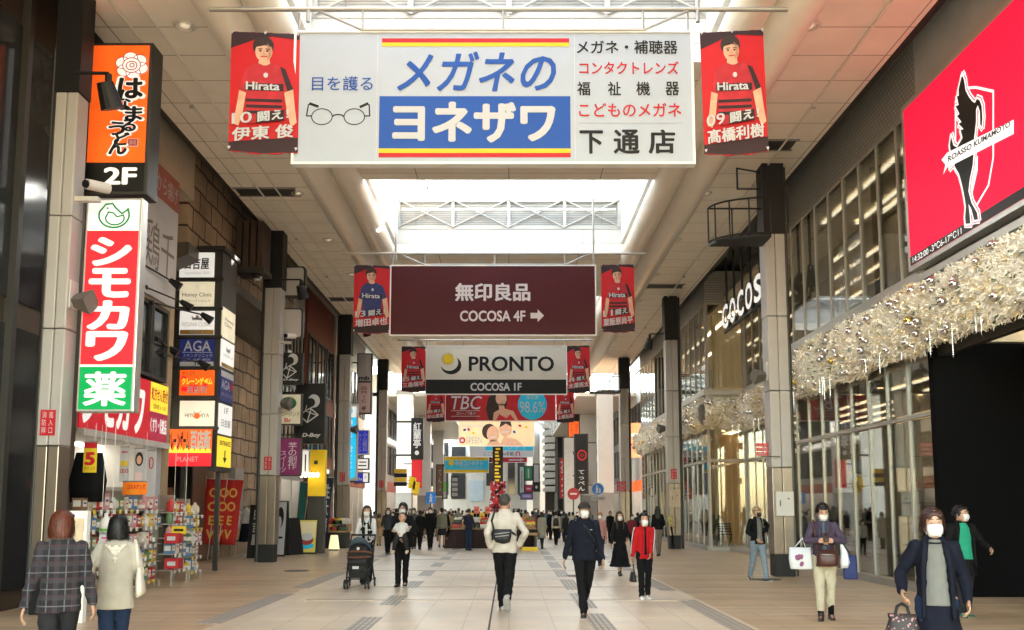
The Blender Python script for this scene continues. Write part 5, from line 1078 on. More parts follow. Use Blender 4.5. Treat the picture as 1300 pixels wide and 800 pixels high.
simple('lime_upright_sign', 'white and lime slim upright sign beside the brown one', (563, 592, 566.5, 632), 74, inkw, lambda p: p.rect(563, 612, 566.5, 624, 'lime_field', M('lime_notice', (.15, .55, .1), .5), 2), None, SG)
t = thing('pedestrian_sign', 'small blue pedestrian sign by the far left columns', 'traffic sign', P(547, 632, Y=62)); q = P(547, 632, Y=62); MB().box(q.x-.34, q.x+.34, 62, 62.03, q.z-.4, q.z+.4).build('plate', M('sign_blue', (.01, .16, .55), .4), t); p = Panel(t, (q.x-.34, 61.99, q.z+.4), (.68, 0, 0), (0, 0, -.8)); p.disc(.5, .25, .1, .09, 'pictogram', inkw); p.poly([(.35, .38), (.65, .38), (.6, .62), (.65, .9), (.53, .9), (.5, .68), (.45, .9), (.33, .9), (.4, .62)], 'pictogram', inkw); p.flush(); MB().cyl((q.x, 62.05, 0), (q.x, 62.05, q.z-.4), .04).build('post', dark, t)
# striped yellow awning and small things on the far left wall
t = thing('striped_awning', 'small black and yellow striped awning on the far left', 'awning', P(508, 606, Y=50)); q = P(508, 606, Y=50)
for k in range(4): MB().box(q.x-.35, q.x+.35, 50, 50.4, q.z-.5+k*.25, q.z-.27+k*.25).build('stripe', inky if k % 2 else inkk, t)
# ================================================================ PEOPLE
def remeshed(mb, name, mat, parent, voxel, smooth_it=4, wrinkle=0., wscale=9., drop=None):
    me = mb.mesh(name, wloc(parent)); o = bpy.data.objects.new(name, me); COL.objects.link(o)
    m = o.modifiers.new('r', 'REMESH'); m.mode = 'VOXEL'; m.voxel_size = voxel; m.use_smooth_shade = True
    if smooth_it: s = o.modifiers.new('s', 'SMOOTH'); s.iterations = smooth_it; s.factor = .5
    dg = bpy.context.evaluated_depsgraph_get(); new = bpy.data.meshes.new_from_object(o.evaluated_get(dg))
    o.modifiers.clear(); o.data = new; bpy.data.meshes.remove(me); new.name = name
    if wrinkle:
        for v, n in zip(new.vertices, [v.normal.copy() for v in new.vertices]):
            c = v.co; w = noise.noise(Vector((c.x*wscale, c.y*wscale, c.z*wscale*1.7)))+.5*noise.noise(Vector((c.x*wscale*2.3+5, c.y*wscale*2.3, c.z*wscale*2)))
            v.co += n*w*wrinkle
    new.materials.clear(); new.materials.append(mat); new.shade_smooth(); o.parent = parent
    return o
def ik(a, c, l1, l2, pole):
    d = c-a; L = min(d.length, (l1+l2)*.999); d.normalize(); c = a+d*L
    x = (l1*l1-l2*l2+L*L)/(2*L); h = math.sqrt(max(0, l1*l1-x*x)); pole = (pole-d*pole.dot(d)).normalized()
    return a+d*x+pole*h, c
def mx_cloth(name, col, rough=.85, var=.12, **k): return M('cloth_'+name, col, rough, spec=.15, var=var, scale=6, bump=.15, bscale=220, **k)
skin = M('skin', (.40, .235, .16), .5, var=.06); skin_d = M('skin_deeper', (.36, .20, .13), .5, var=.06)
hair_k = M('hair_black', (.005, .004, .004), .4, var=.5, scale=30, bump=.4, bscale=90, stretch=(1, 1, .12)); hair_b = M('hair_brown', (.035, .016, .009), .42, var=.4, scale=30, bump=.4, bscale=90, stretch=(1, 1, .12)); hair_r = M('hair_auburn', (.085, .020, .008), .4, var=.4, scale=30, bump=.4, bscale=90, stretch=(1, 1, .12)); hair_l = M('hair_light_brown', (.2, .09, .035), .42, var=.3, scale=30, bump=.4, bscale=90, stretch=(1, 1, .12))
maskm = M('mask_white', (.58, .58, .58), .8, var=.03, bump=.1, bscale=60); maskk = M('mask_black', (.02, .02, .02), .8)
eye_w = M('eye_white', (.7, .68, .65), .3); eye_k = M('eye_dark', (.012, .008, .006), .2)
shoe_k = M('shoe_black', (.015, .014, .014), .45); shoe_w = M('shoe_white', (.7, .7, .7), .5); shoe_n = M('shoe_navy', (.03, .035, .06), .5); shoe_g = M('shoe_grey', (.3, .29, .28), .6)
def person(label, head_px, Y, px, height=1.6, yaw=0., group=None, top=None, bottom=None, topk='jacket', botk='trousers', shoes=None, hair=None, hairk='short', mask=maskm, hat=None, stride=(0, 0), knee=(4, 4), hands=None, fine=True, inner=None, hem=None, poles=None, skinm=None, lean=0., head=(0, 0), sleeve=1.0, socks=None, width=1.0, headk=1.0, name='person', shirt_w=.075):
    """built 1.70 m tall facing -Y at the origin, then scaled, turned and put on the pavement.
    stride: forward swing of left and right leg in degrees; hands: positions of the two hands; head: (turn, nod)"""
    vx = .0075 if fine else .014
    t = thing(name, label, 'person', (0, 0, 0), group); sk = skinm or skin; j = {}
    # -- joints
    HZ = .91; legs = []
    for i, s in enumerate((-1, 1)):
        a = R(stride[i]); b = R(knee[i]); hip = Vector((s*.085, 0, HZ)); nar = -.055 if abs(stride[i]) > 5 else -.01; kn = hip+.43*Vector((s*nar, -math.sin(a), -math.cos(a))); an = kn+.41*Vector((s*nar*1.2, -math.sin(a-b), -math.cos(a-b)))
        fd = Vector((s*.12, -math.cos(a-b), math.sin(a-b)*.9-.0)).normalized(); 
        if stride[i] >= 0 and knee[i] < 12: fd = Vector((s*.12, -1, .10 if stride[i] > 14 else 0)).normalized()
        legs.append((hip, kn, an, fd))
    low = min(min(l[2].z-.075, (l[2]+l[3]*.17).z-.035) for l in legs)
    for k in range(2): legs[k] = tuple(q-Vector((0, 0, low)) if n < 3 else q for n, q in enumerate(legs[k]))
    dz = -low; L = Matrix.Rotation(R(lean), 3, 'X')
    def T(v): v = Vector(v); w = Vector((v.x*width, v.y, v.z-.95)); w = L @ w; return w+Vector((0, 0, .95+dz))
    sh = [T((-.150, .01, 1.375)), T((.150, .01, 1.375))]
    hands = hands or [(-.215, -.05, .80), (.215, .03, .80)]; poles = poles or [(-.3, 1, 0), (.3, 1, 0)]
    arms = []
    for i in range(2):
        e, w = ik(sh[i], T(hands[i]), .275, .25, Vector(poles[i])); arms.append((sh[i], e, w))
    # -- body: one surface
    b = MB()
    ring = lambda z, rx, ry, y=0: (T((0, y, z)), rx*width, ry, (1, 0, 0), (L @ Vector((0, 1, 0))))
    b.loft([ring(.84, .12, .09), ring(.92, .155, .105, .01), ring(1.04, .135, .095), ring(1.12, .13, .095), ring(1.25, .15, .105), ring(1.35, .16, .10, .005), ring(1.42, .11, .07, .01), ring(1.45, .06, .055, .01)])
    headk = headk*1.07; hc = T((0, -.012, 1.582)); HR = L @ Matrix.Rotation(R(head[0]), 3, 'Z') @ Matrix.Rotation(R(head[1]), 3, 'X')
    Hh = lambda x, y, z: hc+HR @ Vector((x, y, z))*headk
    b.limb([T((0, .012, 1.40)), Hh(0, .02, -.06)], [.058, .052])
    hr = lambda z, rx, ry, y: (Hh(0, y, z), rx*headk, ry*headk, HR @ Vector((1, 0, 0)), HR @ Vector((0, 1, 0)))
    b.loft([hr(-.118, .022, .025, -.055), hr(-.105, .042, .045, -.045), hr(-.075, .056, .068, -.028), hr(-.03, .066, .088, -.008), hr(.02, .072, .096, .004), hr(.06, .07, .094, .008), hr(.09, .056, .076, .01), hr(.110, .03, .042, .01), hr(.117, .008, .01, .01)], 20)
    nose = [Hh(0, -.088, .018), Hh(0, -.108, -.022)]; b.limb(nose, [.009, .014], 8); b.ball(Hh(0, -.088, -.055), .022*headk, .012, .010, 10, 6); b.ball(Hh(0, -.09, -.085), .02, .014, .014, 10, 6)
    for s in (-1, 1): b.ball(Hh(s*.073, .012, -.01), .010, .02, .032, 8, 6); b.ball(Hh(s*.03, -.083, .03), .025, .012, .008, 8, 6)
    for (hip, kn, an, fd) in legs:
        b.limb([hip, (hip+kn)/2, kn, kn+(an-kn)*.3, an], [.088, .072, .053, .054, .034])
        b.limb([an-Vector((0, 0, .03)), an+fd*.11-Vector((0, 0, .042))], [.034, .02], 10)
    for i, (s_, e, w) in enumerate(arms):
        sgn = (-1, 1)[i]; b.limb([s_, (s_+e)/2, e, e+(w-e)*.3, w], [.044, .041, .035, .036, .023])
        d = (w-e).normalized(); side = d.cross(Vector((sgn, .25, 0))).normalized(); side = side if side.y < 0 else -side   # thumb side forwards
        nrm = d.cross(side).normalized(); nrm = nrm if nrm.x*sgn < 0 else -nrm                                             # palm faces the body
        pc = w+d*.055; pal = MB(); fr = .0088 if fine else .012
        b.loft([(w+d*.0, .022, .018, side, nrm), (w+d*.03, .034, .016, side, nrm), (w+d*.085, .040, .014, side, nrm), (w+d*.098, .034, .010, side, nrm)], 12)
        for q, (o_, l_) in enumerate(((.031, .068), (.0105, .078), (-.0105, .072), (-.031, .055))):
            p0 = w+d*.088+side*o_; p1 = p0+d*l_*.5+nrm*.008; p2 = p1+d*l_*.35+nrm*.022; p3 = p2+d*l_*.2+nrm*.02; b.limb([p0, p1, p2, p3], [fr*1.08, fr, fr*.95, fr*.85], 8)
        p0 = w+d*.028+side*.028; p1 = p0+d*.032+side*.022+nrm*.012; p2 = p1+d*.032+side*.005+nrm*.012; b.limb([p0, p1, p2], [fr*1.4, fr*1.15, fr], 8)
    remeshed(b, 'body', sk, t, vx, 2)
    # -- face
    if not (hat == 'none'):
        for s in (-1, 1):
            e_ = MB().ball(Hh(s*.03, -.0835, .008), .0125, .006, .0048, 10, 6, HR).build('eye', eye_w, t, True); MB().ball(Hh(s*.03, -.0885, .008), .0062, .0025, .0050, 10, 6, HR).build('iris', eye_k, e_, True)
            MB().limb([Hh(s*.014, -.092, .036), Hh(s*.03, -.093, .038), Hh(s*.046, -.083, .032)], [.0035, .004, .003], 6).build('eyebrow', eye_k, t, True)
    if mask:
        m = MB(); n, k_ = 12, 8; vs_ = []
        for jx in range(k_+1):
            for ix in range(n+1):
                az = R(-47+94*ix/n); v_ = jx/k_; z = .002-.100*v_; bul = 1+.12*math.sin(v_*math.pi)*math.cos(az); r0 = (1-.38*max(0, v_-.35)); top_ = -.010*abs(ix/n-.5)*2
                x = .079*math.sin(az)*r0*bul; y = -.004-.103*math.cos(az)*(1-.12*v_)*bul-.010*math.cos(az)**6*math.sin(v_*math.pi)
                vs_.append(Hh(x, y, z+top_-.0))
        m.add(vs_, [(a*(n+1)+c, a*(n+1)+c+1, (a+1)*(n+1)+c+1, (a+1)*(n+1)+c) for a in range(k_) for c in range(n)])
        mo = m.build('face_mask', mask, t, True); so = mo.modifiers.new('t', 'SOLIDIFY'); so.thickness = .003
        if fine:
            for s in (-1, 1): MB().tube([Hh(s*.07, -.05, -.01), Hh(s*.082, .008, .012)], .0015, 5).tube([Hh(s*.06, -.05, -.085), Hh(s*.081, .012, -.03)], .0015, 5).build('mask_loop', mask, mo)
    # -- hair
    hm = hair or hair_k
    if hairk:
        h = MB(); h.ball(Hh(0, .022, .03), .085*headk, .098*headk, .098*headk, 18, 12, HR)
        if hairk == 'crop': h = MB(); h.ball(Hh(0, .018, .03), .079*headk, .098*headk, .093*headk, 18, 12, HR)
        if hairk in ('short', 'bob', 'long', 'tied'):
            for s in (-1, 1): h.ball(Hh(s*.068, .012, .01), .018, .05, .055, 10, 8, HR)
            h.ball(Hh(0, -.048, .078), .064, .045, .034, 12, 8, HR)
        if hairk == 'short':
            h.ball(Hh(0, .06, -.02), .068, .05, .07, 12, 8, HR)
            for s in (-1, 1): h.ball(Hh(s*.034, -.066, .062), .034, .024, .030, 10, 8, HR)
        if hairk == 'bob':
            h.loft([hr(-.115, .088, .075, .035), hr(-.09, .098, .088, .034), hr(-.03, .097, .092, .034), hr(.04, .088, .09, .03), hr(.08, .07, .07, .03)], 18)
        if hairk == 'long':
            h.loft([(T((0, .10, 1.23)), .06, .02), (T((0, .105, 1.32)), .10, .035), (T((0, .075, 1.42)), .105, .05), hr(-.09, .092, .07, .045), hr(-.02, .092, .08, .04), hr(.05, .085, .085, .03)], 16)
            for s in (-1, 1): h.limb([Hh(s*.075, -.005, .02), Hh(s*.085, -.01, -.09), T((s*.085, -.075, 1.37)), T((s*.08, -.11, 1.24))], [.026, .028, .030, .014], 10)
        if hairk == 'tied': h.ball(Hh(0, .115, .01), .035, .04, .04, 12, 8)
        o = remeshed(h, 'hair', hm, t, .008 if fine else .014, 2, .007, 30)
        if fine and hairk in ('bob', 'long', 'short', 'tied'):       # loose strands over the mass of the hair
            rs_ = random.Random(len(label)); vs_ = []; fs_ = []
            for q in range(260):
                az = rs_.uniform(55, 305) if hairk != 'short' else rs_.uniform(40, 320); az = R(az); ca, sa = math.sin(az), -math.cos(az)
                end = {'bob': rs_.uniform(-.135, -.085), 'long': rs_.uniform(-.26, -.12) if 110 < math.degrees(az) < 250 else rs_.uniform(-.16, -.08), 'short': rs_.uniform(-.07, -.01), 'tied': rs_.uniform(-.03, .02)}[hairk]
                k1 = rs_.uniform(1.0, 1.06); pts = []; flare = rs_.uniform(-.004, .016)
                for i in range(4): th = R(18+24*i); pts.append((ca*.088*k1*math.sin(th), .022+sa*.101*k1*math.sin(th), .03+.100*k1*math.cos(th)))
                n_ = 4
                for i in range(1, n_+1):
                    u = i/n_; z = .03+(end-.03)*u; pts.append((ca*(.091*k1+flare*u), .024+sa*(.100*k1+flare*u)-(.012*u if hairk == 'bob' else 0), z))
                tx, ty = sa, -ca; w0 = rs_.uniform(.0025, .005); jx = rs_.uniform(-.012, .012); base = len(vs_)
                for i, p_ in enumerate(pts):
                    w_ = w0*(1-.75*i/(len(pts)-1)); sh_ = jx*(i/(len(pts)-1))**2
                    for e_ in (-1, 1): vs_.append(Hh(p_[0]+tx*(e_*w_+sh_), p_[1]+ty*(e_*w_+sh_), p_[2]))
                fs_ += [(base+2*i, base+2*i+1, base+2*i+3, base+2*i+2) for i in range(len(pts)-1)]
            bm = bmesh.new(); bm.from_mesh(o.data); bv = [bm.verts.new(v_-wloc(t)) for v_ in vs_]
            for f_ in fs_:
                try: bm.faces.new([bv[i] for i in f_]).smooth = True
                except ValueError: pass
            bm.to_mesh(o.data); bm.free()
    if hat is not None and hat != 'none':
        m = MB(); m.ball(Hh(0, .012, .045), .091, .108, .085, 18, 12, HR); m.loft([hr(.035, .093, .11, .012), hr(.06, .093, .11, .012)], 18)
        br = [Hh(.085*math.sin(R(a)), -.075-.085*math.cos(R(a)), .040-.014*math.cos(R(a))) for a in range(-90, 91, 15)]
        m.prism(br, HR @ Vector((0, 0, .012))); remeshed(m, 'cap', hat, t, .009 if fine else .014, 2)
    # -- clothes
    if bottom:
        m = MB()
        if botk == 'trousers':
            m.loft([ring(.83, .14, .105), ring(.90, .158, .116, .01), ring(1.0, .148, .106, .005), ring(1.06, .136, .098)])
            for (hip, kn, an, fd) in legs: m.limb([hip-Vector((0, 0, .02)), (hip+kn)/2, kn, kn+(an-kn)*.5, an+Vector((0, 0, -.005 if not socks else .1))], [.098, .086, .069, .064, .056])
        elif botk == 'wide':
            m.loft([ring(.83, .15, .11), ring(.90, .168, .125, .01), ring(1.0, .158, .115, .005), ring(1.08, .148, .108)])
            for (hip, kn, an, fd) in legs: m.limb([hip-Vector((0, 0, .02)), (hip+kn)/2, kn, kn+(an-kn)*.5, an], [.105, .1, .098, .096, .094])
        elif botk in ('skirt', 'longskirt'):
            z1 = .52 if botk == 'skirt' else .24; k = .05 if botk == 'skirt' else .14
            m.loft([ring(z1, .16+k, .13+k), ring(z1+.1, .168+k*.6, .135+k*.5), ring(.80, .175, .135), ring(.92, .160, .118, .01), ring(1.06, .135, .10)])
        remeshed(m, {'trousers': 'trousers', 'wide': 'wide_trousers'}.get(botk, 'skirt'), bottom, t, .011 if fine else .016, 3, .010, 9)
    if socks:
        for (hip, kn, an, fd) in legs: MB().limb([kn+(an-kn)*.62, an-Vector((0, 0, .03))], [.046, .042], 12).build('sock', socks, t, True)
    for (hip, kn, an, fd) in legs:
        m = MB(); sd = fd.cross(Vector((0, 0, 1))).normalized(); up = sd.cross(fd).normalized(); base = an-up*.045
        m.loft([(base-fd*.075, .018, .03, sd, up), (base-fd*.06, .036, .045, sd, up), (base, .042, .05, sd, up), (base+fd*.08-up*.008, .046, .036, sd, up), (base+fd*.15-up*.014, .042, .024, sd, up), (base+fd*.18-up*.018, .022, .014, sd, up)], 16)
        m.limb([an-up*.03, an+up*.015], [.046, .047], 12)
        so = remeshed(m, 'shoe', shoes or shoe_k, t, .009 if fine else .016, 2)
        if fine: m = MB(); m.loft([(base-fd*.078-up*.038, .02, .009, sd, up), (base-fd*.06-up*.038, .040, .010, sd, up), (base+fd*.08-up*.036, .050, .010, sd, up), (base+fd*.16-up*.032, .043, .009, sd, up), (base+fd*.188-up*.03, .02, .008, sd, up)], 16); m.build('sole', shoe_w if shoes in (shoe_w, shoe_n) else shoe_g if shoes is shoe_g else shoe_k, so, True)
    if top:
        H0 = hem if hem is not None else {'jacket': .84, 'coat': .55, 'shirt': .90, 'dress': .90}[topk]
        m = MB(); fl = .02 if topk in ('coat',) else 0
        rs = [ring(H0, .178+fl, .138+fl, .005)]
        if H0 < .8: rs.append(ring(.8, .178, .135, .005))
        rs += [ring(.96, .165, .125, .005), ring(1.08, .158, .120), ring(1.22, .166, .126), ring(1.33, .168, .122, .005), ring(1.395, .145, .096, .01), ring(1.44, .092, .075, .012), ring(1.475, .064, .064, .012)]
        if topk == 'shirt': rs = [(r[0], r[1]*1.0, r[2]*1.0, r[3], r[4]) for r in rs]
        m.loft(rs, 22)
        f_ = 1.12 if topk in ('jacket', 'coat') else .98
        for (s_, e, w) in arms:
            if sleeve >= 1: m.limb([s_, (s_+e)/2, e, e+(w-e)*.5, e+(w-e)*.97], [.058*f_, .054*f_, .049*f_, .045*f_, .039*f_])
            else: m.limb([s_, s_+(e-s_)*.7], [.066, .062])
        remeshed(m, {'jacket': 'jacket', 'coat': 'coat', 'shirt': 'shirt', 'dress': 'dress_top'}[topk], top, t, .010 if fine else .016, 3, .006 if topk == 'shirt' else .009 if inner else .014 if fine else .010, 8)
        if topk in ('jacket', 'coat') and fine: 
            m = MB().loft([ring(1.43, .075, .072, .012), ring(1.46, .078, .074, .012), ring(1.485, .07, .068, .014)], 18); remeshed(m, 'collar', top, t, .01, 2)
    if inner:
        z0 = .88; m = MB(); m.loft([ring(z0, shirt_w, .06, -.088), ring(1.0, shirt_w*.95, .06, -.078), ring(1.1, shirt_w*.92, .06, -.072), ring(1.24, shirt_w*.9, .06, -.080), ring(1.36, shirt_w*.8, .055, -.074), ring(1.42, shirt_w*.65, .05, -.045), ring(1.445, .05, .045, -.03)], 14); remeshed(m, 'inner_shirt', inner, t, .010 if fine else .016, 2, .004)
        if fine:
            for q in (-1, 1): remeshed(MB().limb([T((q*.062, -.03, 1.455)), T((q*(shirt_w*.72+.014), -.112, 1.36)), T((q*(shirt_w*.9+.012), -.128, 1.22)), T((q*(shirt_w+.010), -.126, 1.05)), T((q*(shirt_w+.016), -.136, max(.78, H0+.02)))], [.022, .03, .026, .021, .02]), 'lapel', top, t, .009, 2)
    j.update(arms=arms, legs=legs, T=T, Hh=Hh, root=t, ring=ring)
    sc = height/1.70; t.scale = (sc, sc, sc); t.rotation_euler = (0, 0, R(yaw))
    t.location = (P(px, 700, Y=Y).x, Y, 0)
    j['world'] = lambda v: t.location+Matrix.Rotation(R(yaw), 3, 'Z') @ (Vector(v)*sc)
    return j
def accessory(pj, name, mb, mat, label=None, smooth=True):
    """a piece worn by the person: modelled in the person's own space"""
    o = bpy.data.objects.new(name, mb.mesh(name)); COL.objects.link(o); o.data.materials.append(mat); o.parent = pj['root']
    if smooth: o.data.shade_smooth()
    return o
def carried(pj, name, label, cat, parts, group=None):
    """a thing held or worn that stays top-level: parts are (name, MB in person space, material)"""
    r = pj['root']; t = thing(name, label, cat, r.location.copy(), group); t.rotation_euler = r.rotation_euler; t.scale = r.scale
    out = []
    for n, m, mt in parts:
        o = bpy.data.objects.new(n, m.mesh(n)); COL.objects.link(o); o.data.materials.append(mt); o.parent = t; out.append(o)
        bm = bmesh.new(); bm.from_mesh(o.data); bmesh.ops.recalc_face_normals(bm, faces=bm.faces); bm.to_mesh(o.data); bm.free(); o.data.shade_smooth()
    return t
def plaid_mat():
    m = bpy.data.materials.new('plaid_flannel'); m.use_nodes = True; t = m.node_tree; b = t.nodes['Principled BSDF']; b.inputs['Roughness'].default_value = .9
    tc = t.nodes.new('ShaderNodeTexCoord'); sp = t.nodes.new('ShaderNodeSeparateXYZ'); t.links.new(tc.outputs['Object'], sp.inputs[0])
    def band(sock, period, width, ph=0):
        a = t.nodes.new('ShaderNodeMath'); a.operation = 'MULTIPLY_ADD'; a.inputs[1].default_value = 1/period; a.inputs[2].default_value = 10+ph; t.links.new(sock, a.inputs[0])
        f = t.nodes.new('ShaderNodeMath'); f.operation = 'FRACT'; t.links.new(a.outputs[0], f.inputs[0]); g_ = t.nodes.new('ShaderNodeMath'); g_.operation = 'LESS_THAN'; g_.inputs[1].default_value = width; t.links.new(f.outputs[0], g_.inputs[0]); return g_.outputs[0]
    col = None
    def mix(prev, fac, c, k):
        x = t.nodes.new('ShaderNodeMix'); x.data_type = 'RGBA'; mm = t.nodes.new('ShaderNodeMath'); mm.operation = 'MULTIPLY'; mm.inputs[1].default_value = k; t.links.new(fac, mm.inputs[0]); t.links.new(mm.outputs[0], x.inputs['Factor'])
        if prev is None: x.inputs['A'].default_value = (.010, .009, .013, 1)
        else: t.links.new(prev, x.inputs['A'])
        x.inputs['B'].default_value = (*c, 1); return x.outputs['Result']
    for s_ in (sp.outputs[0], sp.outputs[2]):
        col = mix(col, band(s_, .15, .3), (.035, .033, .038), .55); col = mix(col, band(s_, .15, .07, .4), (.13, .125, .13), .6); col = mix(col, band(s_, .15, .05, .75), (.06, .010, .012), .7)
    t.links.new(col, b.inputs['Base Color']); MATS['plaid_flannel'] = m; return m
c_black = mx_cloth('black', (.005, .005, .006)); c_char = mx_cloth('charcoal', (.018, .018, .02)); c_navy = mx_cloth('navy', (.006, .007, .014)); c_jean = mx_cloth('dark_denim', (.016, .028, .062)); c_jean2 = mx_cloth('light_denim', (.17, .22, .27)); c_cream = mx_cloth('cream_knit', (.40, .365, .30)); c_white = mx_cloth('off_white', (.44, .40, .36)); c_red = mx_cloth('red_track', (.34, .008, .012)); c_grey = mx_cloth('grey', (.14, .14, .13)); c_green = mx_cloth('jade', (.02, .24, .15)); c_plum = mx_cloth('plum_tweed', (.055, .04, .065)); c_ecru = mx_cloth('ecru', (.43, .39, .29)); c_beige = mx_cloth('camel', (.33, .23, .13)); c_pink = mx_cloth('dusty_pink', (.34, .17, .16)); c_mar = mx_cloth('maroon', (.14, .02, .025)); c_yel = mx_cloth('mustard', (.38, .33, .09)); c_olive = mx_cloth('olive_grey', (.17, .16, .12)); c_steel = mx_cloth('slate_blue', (.06, .09, .12)); c_shirt = mx_cloth('white_shirt', (.48, .48, .48)); leather_b = M('brown_leather', (.05, .015, .012), .35, bump=.2, bscale=80); canvas = M('canvas_cream', (.6, .54, .45), .85, bump=.2, bscale=40); blackbag = M('black_nylon', (.012, .012, .014), .5, bump=.2, bscale=80)
# --- two women at the lower left, seen from behind
A = person('woman with auburn bob in dark plaid overshirt walking away at lower left', 650, 7.2, 79, 1.52, 180+20, top=plaid_mat(), hem=.80, bottom=c_char, hair=hair_r, hairk='bob', mask=maskm, stride=(14, -12), knee=(6, 16), hands=[(-.27, -.05, .80), (.27, .08, .80)], name='person', width=1.06, head=(-32, 4))
B = person('black-haired woman in cream lace-backed sweater with white shoulder bag', 657, 8.0, 149, 1.47, 180+15, top=c_cream, topk='shirt', hem=.74, bottom=c_jean, hair=hair_k, hairk='bob', mask=maskm, stride=(10, -10), knee=(5, 14), hands=[(-.18, -.22, 1.02), (.22, -.16, 1.0)], width=1.08)
m = MB()
for (x, z, r) in ((0, 1.37, .030), (-.035, 1.36, .022), (.035, 1.36, .022), (-.06, 1.385, .018), (.06, 1.385, .018), (0, 1.315, .026), (-.025, 1.335, .02), (.025, 1.335, .02), (0, 1.265, .02), (0, 1.23, .014), (-.085, 1.40, .013), (.085, 1.40, .013)): m.ball(B['T']((x, .128+.02*(1.4-z)-.3*max(0, z-1.36), z)), r*1.15, .012, r*1.15, 12, 6)
accessory(B, 'lace_inset', m, M('lace_ivory', (.66, .6, .5), .8, bump=.5, bscale=120))
m = MB().loft([((-.235, .09, .86), .02, .09), ((-.26, .09, .90), .05, .14), ((-.25, .08, 1.0), .045, .13), ((-.235, .05, 1.10), .03, .08), ((-.225, .03, 1.16), .02, .05)], 14); s = MB().tube([(-.22, .05, 1.12), (-.2, .06, 1.36), (-.17, .0, 1.445), (-.2, -.06, 1.36), (-.225, -.02, 1.12)], .014)
carried(B, 'shoulder_bag', 'soft white pouch bag hanging from the cream-sweatered woman', 'bag', [('pouch', m, canvas), ('strap', s, canvas)])
# --- man in white jacket with sling bag, from behind
C_ = person('grey-haired man in off-white jacket walking away in the centre', 626, 13.1, 641, 1.76, 180, top=c_white, topk='jacket', hem=.86, bottom=c_black, hair=M('hair_cropped_grey', (.045, .04, .036), .7, var=.4, scale=60), hairk='crop', mask=maskm, stride=(-20, 14), knee=(34, 4), hands=[(-.20, -.06, .97), (.20, -.03, .94)], poles=[(-.8, .9, 0), (.55, 1, 0)], shoes=shoe_g, skinm=skin_d, width=1.06, head=(-18, 0))
m = MB().loft([((.02, .165, .98), .02, .02), ((.03, .172, 1.0), .10, .045), ((.04, .175, 1.06), .13, .055), ((.04, .172, 1.15), .14, .05), ((.04, .165, 1.185), .135, .025)], 18, 3.2); z = MB().cbox((.04, .222, 1.13), .22, .006, .012, 0, 0, .12).cbox((.04, .226, 1.09), .2, .006, .01, 0, 0, .12)
st2 = MB().tube([(.15, .15, 1.15), (.19, .1, 1.3), (.14, .05, 1.47), (.07, -.10, 1.42), (-.12, -.14, 1.15), (-.17, -.02, 1.08), (-.10, .14, 1.14)], .016)
carried(C_, 'sling_bag', 'black sling bag across the back of the white-jacketed man', 'bag', [('pouch', m, blackbag), ('zip', z, grey), ('strap', st2, blackbag)])
# --- man in dark blouson and cap
D = person('masked man in black cap and dark blouson walking toward us', 638, 12.7, 742, 1.63, 0, top=c_navy, hem=.83, bottom=c_black, hair=hair_k, hairk='crop', hat=M('cap_black', (.02, .017, .016), .8), stride=(13, -17), knee=(3, 32), hands=[(-.27, .04, .80), (.24, -.10, .80)], shoes=shoe_k, width=1.14)
accessory(D, 'chest_logo', MB().cbox((.09, -.140, 1.28), .035, .004, .012), inkw)
m = MB().loft([((-.20, .12, .88), .03, .06), ((-.22, .12, .95), .07, .09), ((-.22, .12, 1.1), .07, .09), ((-.2, .11, 1.2), .04, .05)], 12, 3); carried(D, 'side_bag', 'black bag behind the elbow of the capped man', 'bag', [('pouch', m, blackbag), ('strap', MB().tube([(-.2, .1, 1.18), (-.14, .05, 1.45), (.02, -.13, 1.32), (.14, -.13, 1.1)], .012), blackbag)])
# --- girl in red track jacket
E_ = person('girl in red white-striped track jacket walking toward us', 655, 15.0, 818, 1.43, 4, top=c_red, hem=.80, bottom=c_black, hair=hair_k, hairk='tied', inner=c_black, shirt_w=.035, stride=(4, -4), knee=(2, 6), hands=[(-.27, -.02, .74), (.07, -.22, .92)], shoes=shoe_w, width=1.0, headk=1.1)
for i, (s_, e, w) in enumerate(E_['arms']):
    sg_ = (-1, 1)[i]
    for k in range(3): accessory(E_, 'sleeve_stripe', MB().tube([s_+Vector((sg_*.05, -.02+.022*(k-1), .055)), s_+Vector((sg_*.074, -.02+.022*(k-1), -.01)), e+Vector((sg_*.064, -.02+.022*(k-1), 0)), w+(e-w)*.15+Vector((sg_*.046, -.02+.022*(k-1), 0))], .006, 6), inkw)
w = E_['arms'][0][2]; h0 = w+Vector((0, -.01, -.1))
m = MB().loft([(h0+Vector((0, 0, -.42)), .055, .15), (h0+Vector((0, 0, -.40)), .06, .155), (h0+Vector((0, 0, -.28)), .045, .12), (h0+Vector((0, 0, -.22)), .03, .10)], 14, 3.5); hd = MB().tube([h0+Vector((.02, -.06, -.22)), h0+Vector((.01, -.03, -.05)), h0+Vector((0, 0, -.01)), h0+Vector((.01, .03, -.05)), h0+Vector((.02, .06, -.22))], .008)
carried(E_, 'handbag', 'black structured handbag hanging from the hand of the red-jacketed girl', 'bag', [('bag_body', m, blackbag), ('handle', hd, blackbag)])
# --- woman in black dress behind
person('long-haired woman in black top and flared skirt behind the red-jacketed girl', 653, 20.0, 787, 1.44, 5, top=c_black, topk='shirt', hem=.9, bottom=c_black, botk='longskirt', hair=hair_b, hairk='long', stride=(6, -8), knee=(3, 10), hands=[(-.24, -.06, .85), (.18, -.2, 1.0)])
